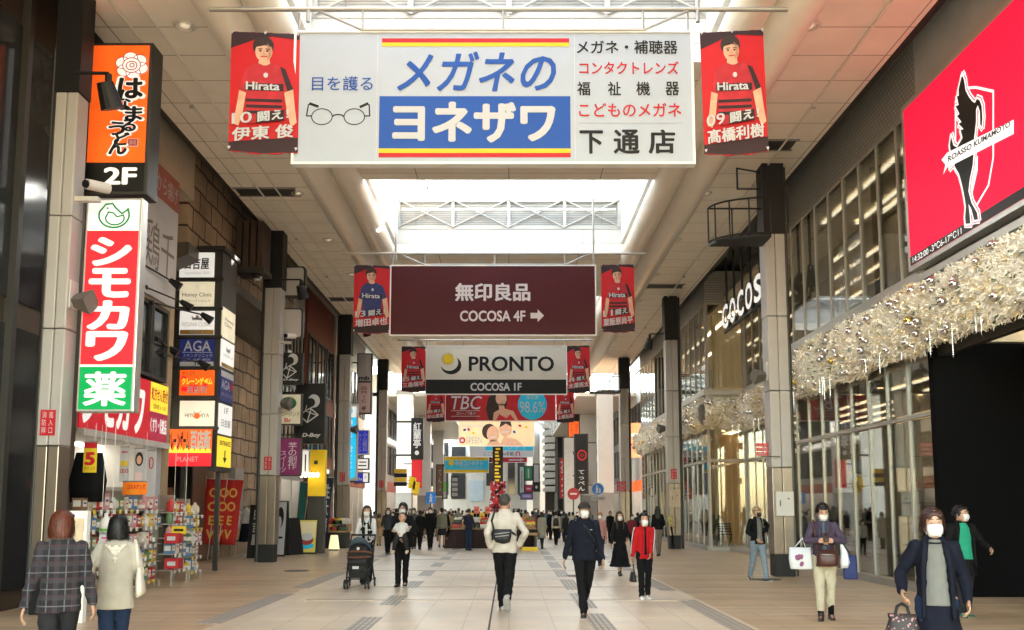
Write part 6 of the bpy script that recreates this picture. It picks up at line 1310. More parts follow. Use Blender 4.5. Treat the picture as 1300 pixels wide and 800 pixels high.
# --- stroller mother
S_ = person('woman in black vest with white sleeves pushing the stroller', 643, 17.9, 465, 1.57, 6, top=c_shirt, topk='shirt', hem=.9, bottom=c_black, botk='wide', hair=hair_b, hairk='long', stride=(6, -8), knee=(3, 10), hands=[(-.20, -.36, .98), (.20, -.36, .98)])
m = MB().loft([S_['ring'](.74, .172, .13), S_['ring'](.96, .160, .126, .005), S_['ring'](1.08, .155, .122), S_['ring'](1.22, .165, .128), S_['ring'](1.33, .150, .127, .005), S_['ring'](1.42, .10, .085, .01)], 20); accessory(S_, 'vest', m, c_black)
accessory(S_, 'shirt_front', MB().loft([S_['ring'](.96, .03, .03, -.108), S_['ring'](1.2, .03, .03, -.108), S_['ring'](1.38, .045, .03, -.085), S_['ring'](1.44, .05, .03, -.04)], 12), c_shirt)
# --- man carrying baby
G_ = person('man in black with glasses carrying a baby in his arms', 640, 17.3, 511, 1.63, -4, top=c_black, hem=.80, bottom=c_black, hair=hair_k, hairk='short', stride=(5, -6), knee=(2, 8), hands=[(-.02, -.24, .98), (.10, -.24, 1.08)], poles=[(-1, .3, -.3), (1, .3, -.3)], width=1.08)
m = MB()
for s in (-1, 1):
    pts = [G_['Hh'](s*.033+.024*math.cos(R(a)), -.105, .008+.018*math.sin(R(a))) for a in range(0, 361, 30)]; m.tube(pts, .0028, 5); m.tube([G_['Hh'](s*.057, -.103, .012), G_['Hh'](s*.076, .0, .015)], .0025, 5)
m.tube([G_['Hh'](-.009, -.106, .012), G_['Hh'](.009, -.106, .012)], .0025, 5); accessory(G_, 'glasses', m, black)
bb_ = thing('baby', 'baby in white shirt held against the chest of the man in black', 'person', G_['root'].location.copy()); bb_.scale = G_['root'].scale; bb_.rotation_euler = G_['root'].rotation_euler
b0 = Vector((.02, -.24, 1.17)); W0 = G_['root'].location
def bmesh_part(name, m, mat, vox, smooth=3): # the baby's pieces are modelled in the man's space
    m.v = [v+wloc(bb_) for v in m.v]; return remeshed(m, name, mat, bb_, vox, smooth, .003)
m = MB().ball(b0+Vector((.02, -.02, .24)), .078, .085, .09, 16, 12).limb([b0+Vector((.01, 0, .12)), b0+Vector((.02, -.01, .18))], [.045, .04]).ball(b0, .09, .08, .14, 14, 10).ball(b0+Vector((.02, -.107, .235)), .012, .012, .01, 8, 6)
for s in (-1, 1):
    m.ball(b0+Vector((.02+s*.077, 0, .235)), .012, .018, .02, 8, 6); sh_ = b0+Vector((s*.085, 0, .08)); el = sh_+Vector((s*.05, -.05, -.09)); wr = el+Vector((s*.05 if s > 0 else .02, -.09, .05 if s > 0 else -.03)); m.limb([sh_, el, wr, wr+Vector((s*.03, -.02, .012))], [.038, .032, .024, .022], 10)
    for q in range(4): m.limb([wr+Vector((s*.03, -.02+.009*q-.012, .012)), wr+Vector((s*.055, -.035+.009*q-.012, .01))], [.007, .006], 6)
    m.limb([wr+Vector((s*.015, -.02, .02)), wr+Vector((s*.03, -.03, .04))], [.008, .006], 6)
    hp = b0+Vector((s*.06, -.02, -.12)); kn = hp+Vector((s*.05, -.08, -.16)); ft = kn+Vector((s*.03, .0, -.16)); m.limb([hp, kn, ft, ft+Vector((0, -.07, -.015))], [.055, .042, .03, .026], 10)
bmesh_part('body', m, skin, .008)
bmesh_part('hair', MB().ball(b0+Vector((.02, .0, .262)), .082, .085, .085, 16, 10), hair_k, .01)
m = MB().loft([(b0+Vector((0, 0, -.15)), .10, .09), (b0, .105, .095), (b0+Vector((0, 0, .1)), .09, .075), (b0+Vector((.005, 0, .145)), .05, .05)], 14)
for s in (-1, 1): sh_ = b0+Vector((s*.085, 0, .08)); el = sh_+Vector((s*.05, -.05, -.09)); wr = el+Vector((s*.05 if s > 0 else .02, -.09, .05 if s > 0 else -.03)); m.limb([sh_, el, el+(wr-el)*.8], [.046, .04, .034], 10)
bmesh_part('shirt', m, c_shirt, .01)
m = MB()
for s in (-1, 1): hp = b0+Vector((s*.06, -.02, -.12)); kn = hp+Vector((s*.05, -.08, -.16)); ft = kn+Vector((s*.03, 0, -.16)); m.limb([hp, kn, kn+(ft-kn)*.75], [.066, .052, .042], 10)
bmesh_part('trousers', m, c_char, .01)
for s in (-1, 1):
    hp = b0+Vector((s*.06, -.02, -.12)); kn = hp+Vector((s*.05, -.08, -.16)); ft = kn+Vector((s*.03, 0, -.16)); bmesh_part('shoe', MB().limb([ft, ft+Vector((0, -.075, -.02))], [.036, .033], 10), M('baby_shoe', (.5, .4, .26), .6), .01)
for s in (-1, 1): o = MB().ball(b0+Vector((.02+s*.03, -.094, .25)), .009, .006, .007, 8, 6); o.v = [v+wloc(bb_) for v in o.v]; o.build('eye', eye_k, bb_, True)
# --- stroller
def stroller(Y, px):
    x = P(px, 740, Y=Y).x; t = thing('stroller', 'black stroller with slate blue hood and tan trim pushed toward us', 'stroller', (x, Y, 0))
    fab = M('stroller_fabric', (.02, .02, .022), .8, bump=.2, bscale=150); hood = M('stroller_hood', (.045, .07, .095), .7, bump=.15, bscale=150); trim = M('stroller_trim', (.14, .055, .03), .6)
    o = Vector((x, Y, 0)); V = lambda a, b, c: o+Vector((a, b, c))
    m = MB()
    for s in (-1, 1):
        m.tube([V(s*.2, -.28, .1), V(s*.22, -.05, .42), V(s*.235, .22, .78), V(s*.235, .42, 1.0)], .016); m.tube([V(s*.24, .34, .1), V(s*.235, .1, .45), V(s*.225, -.05, .62)], .015)
    m.tube([V(-.235, .42, 1.0), V(.235, .42, 1.0)], .018); m.tube([V(-.2, -.28, .22), V(.2, -.28, .22)], .012); m.tube([V(-.24, .34, .14), V(.24, .34, .14)], .012); m.build('frame', black, t, True)
    tyre = M('tyre_black', (.015, .015, .015), .8)
    for (a, b, dbl) in ((-.2, -.28, 1), (.2, -.28, 1), (-.25, .34, 0), (.25, .34, 0)):
        for k in ((-.03, .03) if dbl else (0,)):
            w_ = MB().cyl(V(a+k-.012, b, .09), V(a+k+.012, b, .09), .09, .09, 20).build('wheel', tyre, t, bevel=.006); MB().cyl(V(a+k-.015, b, .09), V(a+k+.015, b, .09), .05, .05, 14).build('hub', grey, w_)
    m = MB().loft([(V(0, -.10, .30), .15, .12), (V(0, -.02, .45), .19, .17), (V(0, .06, .62), .20, .19), (V(0, .12, .78), .2, .17), (V(0, .14, .86), .19, .12)], 18, 3); m.build('seat_shell', fab, t, True)
    m = MB().loft([(V(0, -.2, .44), .17, .04), (V(0, -.24, .52), .18, .07), (V(0, -.2, .58), .17, .06)], 16, 3); m.build('footmuff', fab, t, True)
    m = MB(); n = 14; vs_ = []
    for i in range(n+1):
        th = math.pi*i/n
        for k in range(9): ph = R(-35+k*15); vs_.append(V(.225*math.cos(th), .12-.30*math.sin(th)**.6*math.cos(ph)+.02, .66+.33*math.sin(th)*(.75+.25*math.sin(ph+.6)) if False else .68+.30*math.sin(th)*math.sin(R(35+k*14))))
    m.add(vs_, [(i*9+k, i*9+k+1, (i+1)*9+k+1, (i+1)*9+k) for i in range(n) for k in range(8)]); h = m.build('hood', hood, t, True); so = h.modifiers.new('t', 'SOLIDIFY'); so.thickness = .012
    m = MB().tube([V(.23*math.cos(R(a)), -.16+.12*(1-math.sin(R(a))), .665+.04*math.sin(R(a))) for a in range(0, 181, 18)], .018); m.build('hood_rim', trim, t, True)
    m = MB().tube([V(.21*math.cos(R(a)), -.08-.24*math.sin(R(a)), .6) for a in range(0, 181, 18)], .02); m.build('bumper_bar', trim, t, True)
    MB().ball(V(0, -.19, .76), .03, .012, .03, 12, 8).build('badge', lgrey, t, True)
    MB().loft([(V(0, .04, .2), .17, .2), (V(0, .04, .24), .19, .24), (V(0, .04, .36), .19, .24)], 16, 4).build('basket', fab, t, True); MB().cbox(V(-.04, -.206, .4), .12, .01, .05, .1).build('tag', inkw, t)
stroller(17.0, 456)
# --- right: capped man, phone woman, front woman, green-shirted woman
K_ = person('man in beige cap and black open jacket walking past the big right column', 641, 18.6, 962, 1.58, 14, top=c_black, hem=.86, bottom=c_jean2, hair=hair_k, hairk='crop', hat=M('cap_beige', (.26, .18, .11), .85), mask=maskk, inner=c_grey, shirt_w=.085, stride=(-16, 21), knee=(12, 3), hands=[(-.16, -.22, .98), (.24, .02, 1.12)], shoes=shoe_n, head=(8, 0), poles=[(-1, .5, -.2), (1, .8, -.4)])
accessory(K_, 'hood_cord', MB().tube([(-.06, -.14, 1.42), (-.07, -.152, 1.2), (-.065, -.15, 1.05)], .014).tube([(.06, -.14, 1.42), (.07, -.152, 1.2)], .014), c_grey)
Hp = person('woman looking at her phone in plum jacket and ecru trousers', 641, 12.2, 1046, 1.59, -16, top=c_plum, hem=.78, bottom=c_ecru, hair=hair_k, hairk='tied', inner=c_steel, shirt_w=.05, stride=(4, -5), knee=(2, 7), hands=[(-.05, -.29, 1.17), (.07, -.27, 1.17)], poles=[(-1, .2, -.6), (1, .2, -.6)], head=(8, 22), socks=c_black, shoes=M('shoe_dark_brown', (.03, .018, .014), .45))
carried(Hp, 'phone', 'dark phone held in the hands of the plum-jacketed woman', 'phone', [('case', MB().cbox((.01, -.37, 1.22), .075, .012, .15, 0, -.6), M('phone_brown', (.05, .025, .018), .4)), ('screen', MB().cbox((.01, -.362, 1.224), .066, .004, .135, 0, -.6), inkk)])
m = MB().loft([((.03, -.22, .80), .13, .05), ((.03, -.22, .83), .155, .065), ((.03, -.21, .95), .15, .065), ((.03, -.2, 1.04), .12, .045)], 16, 3); s = MB().tube([(-.08, -.2, 1.03), (-.12, -.16, 1.2), (-.14, -.05, 1.46), (-.1, .1, 1.40)], .015).tube([(.13, -.19, 1.02), (.16, -.1, 1.2), (.1, .1, 1.4)], .012)
carried(Hp, 'handbag', 'dark brown leather handbag in front of the plum-jacketed woman', 'bag', [('bag_body', m, leather_b), ('strap', s, leather_b), ('clasp', MB().cbox((.03, -.285, .97), .18, .01, .012), grey)])
m = MB().loft([((-.33, -.06, .74), .15, .05), ((-.33, -.06, .76), .16, .055), ((-.34, -.06, .9), .165, .05), ((-.34, -.06, 1.06), .15, .02)], 16, 4); fl = MB()
for k in range(9): fl.ball((-.40+.14*random.random(), -.116, .79+.15*random.random()), .028, .006, .026, 10, 6)
carried(Hp, 'paper_bag', 'white shopping bag with purple flower print on the arm of the phone woman', 'bag', [('bag_body', m, inkw), ('flower_print', fl, M('violet_print', (.2, .06, .13), .6)), ('handle', MB().tube([(-.42, -.06, 1.05), (-.3, -.08, 1.2), (-.26, -.06, 1.05)], .008), inkw)])
m = MB().loft([((.27, -.08, .77), .05, .06), ((.28, -.08, .85), .07, .08), ((.27, -.09, 1.0), .05, .07), ((.23, -.12, 1.14), .015, .02)], 12, 2.5); carried(Hp, 'plastic_bag', 'crumpled white plastic bag on the other arm of the phone woman', 'bag', [('bag_body', m, M('white_plastic', (.62, .62, .66), .35))])
m = MB().loft([((.36, .02, .60), .09, .03), ((.36, .02, .62), .10, .04), ((.35, .02, .95), .10, .04)], 12, 4); carried(Hp, 'tote_bag', 'long navy dotted bag behind the hip of the phone woman', 'bag', [('bag_body', m, M('navy_dotted', (.02, .03, .11), .7)), ('handle', MB().tube([(.3, .02, .95), (.28, .0, 1.1), (.38, .02, .95)], .008), c_navy)])
Fw = person('masked woman in long navy coat and grey top nearest at lower right', 650, 6.9, 1186, 1.53, -20, top=c_navy, topk='coat', hem=.66, bottom=c_jean, hair=M('hair_dark_auburn', (.035, .013, .010), .42, var=.4, scale=30, bump=.4, bscale=90, stretch=(1, 1, .12)), hairk='short', inner=c_grey, shirt_w=.105, stride=(8, -10), knee=(4, 12), hands=[(-.29, -.14, 1.0), (.24, -.06, .93)], width=.97, head=(4, 2))
accessory(Fw, 'neckline', MB().tube([Fw['T']((.075*math.sin(R(a)), -.062-.052*math.cos(R(a)), 1.425-.012*math.cos(R(a)))) for a in range(-80, 81, 16)], .007), c_black)
w = Fw['arms'][0][2]; h0 = w+Vector((-.01, -.03, -.10))
m = MB().loft([(h0+Vector((0, 0, -.50)), .14, .07), (h0+Vector((0, 0, -.47)), .19, .10), (h0+Vector((0, 0, -.32)), .17, .09), (h0+Vector((0, 0, -.14)), .11, .03), (h0+Vector((0, 0, -.09)), .12, .02)], 18, 2.6); hd = MB().tube([h0+Vector((-.06, 0, -.12)), h0+Vector((-.04, 0, -.03)), h0+Vector((0, 0, -.005)), h0+Vector((.04, 0, -.03)), h0+Vector((.06, 0, -.12))], .013)
def dots_mat():
    m = bpy.data.materials.new('dotted_brown'); m.use_nodes = True; t = m.node_tree; b = t.nodes['Principled BSDF']; b.inputs['Roughness'].default_value = .6
    v = t.nodes.new('ShaderNodeTexVoronoi'); v.inputs['Scale'].default_value = 38; tc = t.nodes.new('ShaderNodeTexCoord'); t.links.new(tc.outputs['Object'], v.inputs['Vector'])
    g_ = t.nodes.new('ShaderNodeMath'); g_.operation = 'LESS_THAN'; g_.inputs[1].default_value = .34; t.links.new(v.outputs['Distance'], g_.inputs[0]); x = t.nodes.new('ShaderNodeMix'); x.data_type = 'RGBA'; x.inputs['A'].default_value = (.015, .008, .008, 1); x.inputs['B'].default_value = (.30, .15, .15, 1); t.links.new(g_.outputs[0], x.inputs['Factor']); t.links.new(x.outputs['Result'], b.inputs['Base Color']); MATS['dotted_brown'] = m; return m
carried(Fw, 'tote_bag', 'dark brown eco bag with pink dots carried by the nearest woman', 'bag', [('bag_body', m, dots_mat()), ('handle', hd, blackbag)])
Gw = person('woman in jade green shirt and black coat standing in the dark entrance', 643, 12.6, 1222, 1.56, -4, top=c_black, topk='coat', hem=.62, bottom=c_char, hair=hair_k, hairk='tied', inner=c_green, shirt_w=.12, stride=(5, -5), knee=(3, 6), hands=[(-.26, .0, .85), (.30, -.24, 1.05)], shoes=M('shoe_green', (.03, .12, .08), .5), head=(34, 0))
# --- figures in the middle distance: individually dressed copies of a few built bodies
CROWD = 'shoppers in the middle and far distance'
def proto(**k):
    j = person('x', 0, 60, 640, fine=False, group=CROWD, **k); return j['root']
P_front = proto(top=c_black, hem=.84, bottom=c_black, stride=(9, -9), knee=(3, 14)); P_back = proto(top=c_black, hem=.84, bottom=c_black, mask=None, stride=(-8, 8), knee=(14, 3)); P_long = proto(top=c_black, topk='shirt', bottom=c_black, hairk='long', hair=hair_b, stride=(6, -6), knee=(3, 8), hands=[(-.2, -.2, 1.0), (.24, -.05, .85)]); P_coat = proto(top=c_black, topk='coat', hem=.5, bottom=c_black, hairk='bob', stride=(7, -7), knee=(3, 10)); P_skirt = proto(top=c_black, hem=.8, bottom=c_black, botk='skirt', hairk='short', stride=(4, -5), knee=(3, 8)); P_stand = proto(top=c_black, hem=.84, bottom=c_black, hairk='crop', hands=[(-.2, -.22, .98), (.2, -.22, .98)])
used = set()
def shopper(pr, px, feet, headpx, yaw, label, top=None, bot=None, hair=None, pack=None, shoes=None):
    Y = P(px, feet, Z=0).y; x = P(px, feet, Y=Y).x; h = P(px, headpx, Y=Y).z
    if pr not in used: used.add(pr); r = pr; r.location = (x, Y, 0); r.rotation_euler = (0, 0, R(yaw)); r['label'] = label
    else: r = copy_tree(pr, (x, Y, 0), R(yaw), label)
    r.scale = (h/1.70*.97,)*2+(h/1.70,)
    for c in kids_of(r):
        k = c.name.split('.')[0]; mt = {'jacket': top, 'shirt': top, 'coat': top, 'trousers': bot, 'skirt': bot, 'hair': hair, 'shoe': shoes}.get(k)
        if mt:
            if c.material_slots: c.material_slots[0].link = 'OBJECT'; c.material_slots[0].material = mt
    if pack:
        m = MB().loft([((0, .17, .95), .13, .06), ((0, .19, 1.0), .15, .09), ((0, .19, 1.25), .14, .085), ((0, .17, 1.36), .09, .05)], 14, 3); s = MB()
        for q in (-1, 1): s.tube([(q*.11, .12, 1.36), (q*.12, .0, 1.46), (q*.12, -.13, 1.3), (q*.13, -.05, 1.05)], .018)
        t = thing('backpack', pack[1], 'bag', r.location.copy()); t.rotation_euler = r.rotation_euler; t.scale = r.scale
        for n, mm in (('pack', m), ('strap', s)):
            o = bpy.data.objects.new(n, mm.mesh(n)); COL.objects.link(o); o.data.materials.append(pack[0]); o.parent = t; o.data.shade_smooth()
    return r
shopper(P_front, 762, 718, 650, 0, 'woman in dusty pink top right behind the capped man', c_pink, c_char, hair_l)
shopper(P_front, 803, 703, 653, 4, 'masked shopper in maroon jacket behind the black-skirted woman', c_mar, c_black, hair_k)
shopper(P_long, 836, 706, 643, 180, 'long-haired woman in black and grey wide trousers seen from behind at right', c_black, mx_cloth('mushroom', (.16, .13, .11)), hair_k)
shopper(P_long, 854, 697, 645, 40, 'woman in mustard jacket standing at the second right column', c_yel, c_black, hair_k)
shopper(P_front, 791, 705, 660, 0, 'person in pale shirt and black half hidden behind the black-skirted woman', c_cream, c_black, hair_k)
shopper(P_front, 819, 700, 648, 10, 'dark-clothed shopper between the maroon jacket and the glass wall', c_char, c_black, hair_k)
shopper(P_back, 706, 692, 649, 176, 'shopper in cream jacket with black backpack walking away right of centre', c_cream, c_black, hair_k, (blackbag, 'black backpack on the cream-jacketed shopper'))
shopper(P_coat, 688, 697, 650, 195, 'woman in pale olive coat carrying a dark bag right of the stall', mx_cloth('pale_olive', (.27, .25, .2)), c_char, hair_b)
shopper(P_back, 676, 690, 649, 180, 'person in dusty red top at the right end of the stall', mx_cloth('dusty_red', (.25, .06, .06)), c_black, hair_k)
shopper(P_coat, 723, 684, 650, 170, 'shopper in camel coat left of the capped man', c_beige, c_char, hair_k)
shopper(P_stand, 595, 699, 646, 150, 'dark-aproned stallholder with yellow gloves in front of the market stall', mx_cloth('dark_indigo', (.02, .02, .035)), c_jean, hair_b)
shopper(P_stand, 605, 687, 644, 0, 'dark-clothed stallholder standing behind the market stall', c_black, c_black, hair_k)
shopper(P_front, 582, 684, 645, 180, 'shopper in grey-brown coat at the left end of the stall', c_olive, c_mar, hair_l)
shopper(P_coat, 481, 693, 652, 172, 'woman in camel coat walking away beside the stroller', c_beige, c_beige, hair_b, (M('tan_pack', (.28, .16, .06), .7), 'tan backpack on the camel-coated woman'))
shopper(P_long, 492, 704, 645, 8, 'woman in charcoal coat walking toward us left of the father', mx_cloth('charcoal_coat', (.03, .033, .036)), c_black, hair_k)
shopper(P_front, 525, 697, 645, 0, 'masked shopper in grey jacket and white shirt behind the father', mx_cloth('mid_grey', (.09, .09, .09)), c_char, hair_k)
shopper(P_back, 533, 698, 648, 178, 'person in long black clothes walking away right of the father', c_black, c_black, hair_k)
shopper(P_front, 546, 698, 644, 2, 'man in black suit facing us left of the stall', c_black, c_black, hair_k)
shopper(P_skirt, 561, 695, 645, 165, 'short-haired woman in grey jacket and dark skirt next to the stall', c_olive, c_char, hair_k)
shopper(P_stand, 462, 690, 651, 60, 'person near the left sign post behind the stroller', c_char, c_black, hair_k)
shopper(P_stand, 418, 694, 655, 90, 'bending customer in beige by the fruit stand at left', c_beige, c_char, hair_b)
shopper(P_back, 388, 690, 648, 90, 'dark-haired person under the yellow shop front', c_char, c_black, hair_k)
FARL = [(498, 689, 650, 10, P_front, c_grey, 'grey-jacketed shopper between the charcoal coat and the father'), (570, 690, 649, 175, P_back, c_beige, 'beige shopper with back turned just left of the stall'), (515, 684, 649, 180, P_stand, c_black, 'black-clothed shopper half hidden by the father'), (556, 687, 650, 10, P_long, c_navy, 'navy-clad woman between the suit and the skirted woman'), (640, 672, 648, 180, P_front, c_grey, 'grey far shopper hidden by the man in white'), (749, 684, 648, 180, P_back, c_char, 'charcoal shopper half behind the capped man'), (700, 684, 651, 10, P_front, c_pink, 'pink-topped shopper near the black backpack'), (660, 686, 650, 185, P_back, c_black, 'black-clothed shopper at the right stall corner'), (508, 676, 649, 0, P_front, c_cream, 'cream-topped far shopper by the left columns'), (530, 674, 648, 180, P_back, c_steel, 'slate far shopper by the pedestrian sign'), (565, 671, 647, 0, P_coat, c_olive, 'olive-coated far shopper past the stall'), (600, 672, 648, 180, P_long, c_grey, 'grey far woman above the crates'), (690, 670, 648, 0, P_front, c_mar, 'maroon far shopper before the end building'), (725, 671, 648, 180, P_back, c_cream, 'cream far shopper by the round red sign'), (505, 681, 646, 180, P_back, c_grey, 'grey-jacketed person far behind the father'), (538, 680, 647, 0, P_front, c_navy, 'navy-jacketed far shopper left of the black suit'), (553, 678, 648, 180, P_coat, c_cream, 'cream-coated far shopper near the stall'), (572, 679, 646, 0, P_long, c_char, 'charcoal far shopper left of the stall'), (587, 677, 648, 180, P_back, c_beige, 'beige-jacketed far shopper over the stall'), (617, 676, 645, 0, P_front, c_black, 'black-jacketed far shopper beside the white jacket'), (662, 676, 647, 180, P_back, c_steel, 'slate-jacketed far shopper right of the white jacket'), (668, 679, 648, 0, P_front, c_cream, 'cream-jacketed far shopper near the stall end'), (683, 675, 647, 180, P_coat, c_black, 'black-coated far shopper behind the olive coat'), (697, 676, 648, 0, P_long, c_black, 'black-topped far woman before the backpacker'), (713, 676, 648, 0, P_front, c_grey, 'grey far shopper right of the backpacker'), (719, 690, 652, 160, P_coat, c_char, 'charcoal-coated woman near the red katakana sign'), (733, 680, 650, 0, P_front, c_navy, 'navy far shopper beside the capped man'), (500, 672, 646, 0, P_coat, c_black, 'black-coated far person by the left columns'), (518, 671, 647, 180, P_long, c_pink, 'pink-topped far person by the left columns'), (544, 669, 647, 0, P_back, c_white, 'off-white far person under the blue crossing sign'), (607, 668, 646, 180, P_coat, c_mar, 'maroon-coated far person beyond the stall'), (655, 668, 646, 0, P_long, c_char, 'charcoal far woman beyond the flower pillar'), (678, 667, 646, 180, P_back, c_cream, 'cream far person under the green sign'), (704, 667, 647, 0, P_front, c_black, 'black far person before the louvred tower'), (775, 690, 649, 0, P_back, c_black, 'black-clothed person behind the pink top'), (810, 690, 651, 180, P_skirt, c_navy, 'navy-skirted person behind the maroon jacket')]
for px, ft, hd_, yw, pr, tp, lb_ in FARL: shopper(pr, px, ft, hd_, yw, lb_, tp, random.choice((c_black, c_char, c_jean, c_olive)), random.choice((hair_k, hair_k, hair_b)))

# the dense band of shoppers on both sides of the stall
CL = [('black', c_black), ('charcoal', c_char), ('navy', c_navy), ('camel', c_beige), ('grey', c_grey), ('cream', c_cream), ('slate', c_steel), ('olive', c_olive)]
KN = [('facing us', P_front, 0), ('with back turned', P_back, 180), ('in a coat', P_coat, 175), ('with long hair', P_long, 5), ('standing still', P_stand, 30), ('in a skirt', P_skirt, 180)]
SPOT = [('between the stroller and the stall', [474, 487, 497, 503, 512, 521, 529, 537, 541, 550, 557, 566]), ('just right of the stall', [748, 657, 666, 671, 681, 685, 694, 699, 709, 716, 728, 738]), ('behind the long stall', [575, 579, 585, 592, 603, 611, 622, 636, 652, 660])]
rn = random.Random(5); combos = {}
for where, pxs in SPOT:
    for i, px in enumerate(pxs):
        while True:
            a, b = rn.randrange(len(CL)), rn.randrange(len(KN))
            if (where, a, b) not in combos: combos[where, a, b] = 1; break
        ft = rn.uniform(679, 692) if 'behind' not in where else rn.uniform(674, 684)
        shopper(KN[b][1], px+rn.uniform(-1.5, 1.5), ft, rn.uniform(645, 650.5), KN[b][2]+rn.uniform(-25, 25), 'shopper in %s %s, %s' % (CL[a][0], KN[b][0], where), CL[a][1], rn.choice((c_black, c_char, c_jean, c_black)), rn.choice((hair_k, hair_k, hair_b)))
# ================================================================ STREET OBJECTS
# market stall with crates of produce
stl = thing('market_stall', 'long market stall table draped in dark maroon and green cloth', 'market stall', (.3, 32, 0))
A, B = P(567, 697, Z=0), P(742, 697, Z=0); ys0 = 32.0
xa, xb = P(572, 690, Y=ys0).x, P(681, 690, Y=ys0).x
MB().box(xa, xb, ys0, ys0+1.5, .72, .78).build('table_top', M('stall_board', (.3, .2, .12), .7), stl)
m = MB(); n = 60; vs_ = []
for i in range(n+1):
    x = xa+(xb-xa)*i/n; w = .03*math.sin(i*1.7)+.02*math.sin(i*.6); vs_ += [Vector((x-.25*(1-i/n)*(1 if i < 4 else .3), ys0-.03+w-.04, .05)), Vector((x, ys0-.02, .74))]
m.add(vs_, [(2*i, 2*i+2, 2*i+3, 2*i+1) for i in range(n)]); m.build('cloth', M('stall_cloth', (.022, .012, .012), .9, var=.5, scale=1.2, bump=.2), stl, True)
m = MB()
for x in (xa+.1, (xa+xb)/2, xb-.1):
    for y in (ys0+.15, ys0+1.35): m.cyl((x, y, 0), (x, y, .72), .025)
m.build('leg', grey, stl)
crm = [M('crate_wood', (.34, .22, .11), .8, var=.2), M('crate_red', (.4, .06, .04), .6), M('crate_green', (.05, .10, .05), .6), M('crate_white', (.6, .58, .52), .6)]
frm = [M('fruit_orange', (.7, .22, .02), .5), M('fruit_red', (.45, .03, .02), .4), M('fruit_green', (.14, .19, .05), .5), M('fruit_yellow', (.7, .5, .06), .5), M('fruit_dark', (.06, .02, .05), .5), M('root_white', (.62, .58, .5), .6)]
def crate(x, y, z, w, d, ci, fi, label, tilt=.18):
    t = thing('produce_crate', '%s produce crate %s' % (['wooden', 'red', 'green', 'white'][ci], label), 'crate', (x, y, z), 'produce crates on the stalls')
    m = MB(); h = .14
    m.box(x-w/2, x+w/2, y, y+d, z, z+.02); m.box(x-w/2, x+w/2, y, y+.015, z, z+h); m.box(x-w/2, x+w/2, y+d-.015, y+d, z, z+h); m.box(x-w/2, x-w/2+.015, y+.015, y+d-.015, z, z+h); m.box(x+w/2-.015, x+w/2, y+.015, y+d-.015, z, z+h); m.build('box', crm[ci], t)
    f = MB()
    for k in range(34): f.ball((x+random.uniform(-.42, .42)*w, y+random.uniform(.08, .9)*d, z+h*.75+random.uniform(0, .09)), random.uniform(.035, .055), None, None, 7, 5)
    o = f.build('heap', frm[fi], None, True, fix=False); o.name = 'produce_heap'; tag(o, '%s heap in the %s crate %s' % (['orange', 'red', 'green', 'yellow', 'dark', 'pale'][fi], ['wooden', 'red', 'green', 'white'][ci], label), 'produce', 'heaps of produce', 'stuff')
k = 0
for i in range(9):
    x = xa+.2+i*(xb-xa-.4)/8
    for r_ in range(2): crate(x, ys0+.1+r_*.7, .785+.0*r_+.16*r_, .31, .5, random.randrange(4), random.randrange(6), ['in the long stall front row', 'in the long stall back row'][r_]+', '+['leftmost', 'next to the leftmost', 'behind the stallholder', 'left of the middle', 'at the middle', 'behind the white jacket', 'right of the middle', 'next to the rightmost', 'rightmost'][i])
m = MB()
# yellow price boards at the back of the stall
for i in range(5):
    q = P(598+i*7, 655-(i % 2)*8, Y=34.2); t = thing('price_board', 'yellow and red price board above the stall, %s' % ['leftmost', 'second from the left', 'middle one', 'second from the right', 'rightmost'][i], 'sign', (q.x, 34.2, q.z), 'price boards over the stall')
    MB().box(q.x-.1, q.x+.1, 34.2, 34.22, q.z-.16, q.z+.12).build('board', inky if i % 2 == 0 else M('pale_red_board', (.6, .15, .1), .6), t); MB().cyl((q.x, 34.24, .9), (q.x, 34.24, q.z), .01).build('stick', grey, t); p = Panel(t, (q.x-.1, 34.195, q.z+.12), (.2, 0, 0), (0, 0, -.28)); p.rect(.2, .4, .8, .6, 'red_line', inkr, 2); p.flush()
# wooden end table of the stall
t = thing('display_table', 'low wooden display table with yellow trim at the right end of the stall', 'table', (xb-.27, 31.4, 0)); MB().box(xb-.55, xb+.02, 31.2, 31.9, .55, .62).build('table_top', crm[0], t); MB().box(xb-.55, xb+.02, 31.22, 31.26, .0, .14).build('trim', inky, t)
m = MB()
for x in (xb-.5, xb-.04):
    for y in (31.25, 31.85): m.box(x-.03, x+.03, y-.03, y+.03, .14, .55)
m.build('leg', dark, t)
# fruit stand at left
x0, x1 = P(408, 690, Y=33).x, P(440, 690, Y=33).x
t = thing('fruit_stand', 'tiered wooden fruit stand under the yellow shop lamps at left', 'market stall', ((x0+x1)/2, 33, 0)); MB().box(x0, x1, 33, 34, .6, .66).build('table_top', crm[0], t); MB().box(x0, x1, 33.5, 34, .66, .9).build('upper_tier', crm[0], t); MB().box(x0+.05, x1-.05, 33.05, 33.95, 0, .6).build('base', black, t)
for i in range(3):
    for r_ in range(2): crate(x0+.22+i*(x1-x0-.44)/2, 33.05+.5*r_, .665+.24*r_, .36, .4, (i+r_) % 4, (i*2+r_) % 6, ['on the lower tier of the fruit stand', 'on the upper tier of the fruit stand'][r_]+', '+['left', 'middle', 'right'][i])
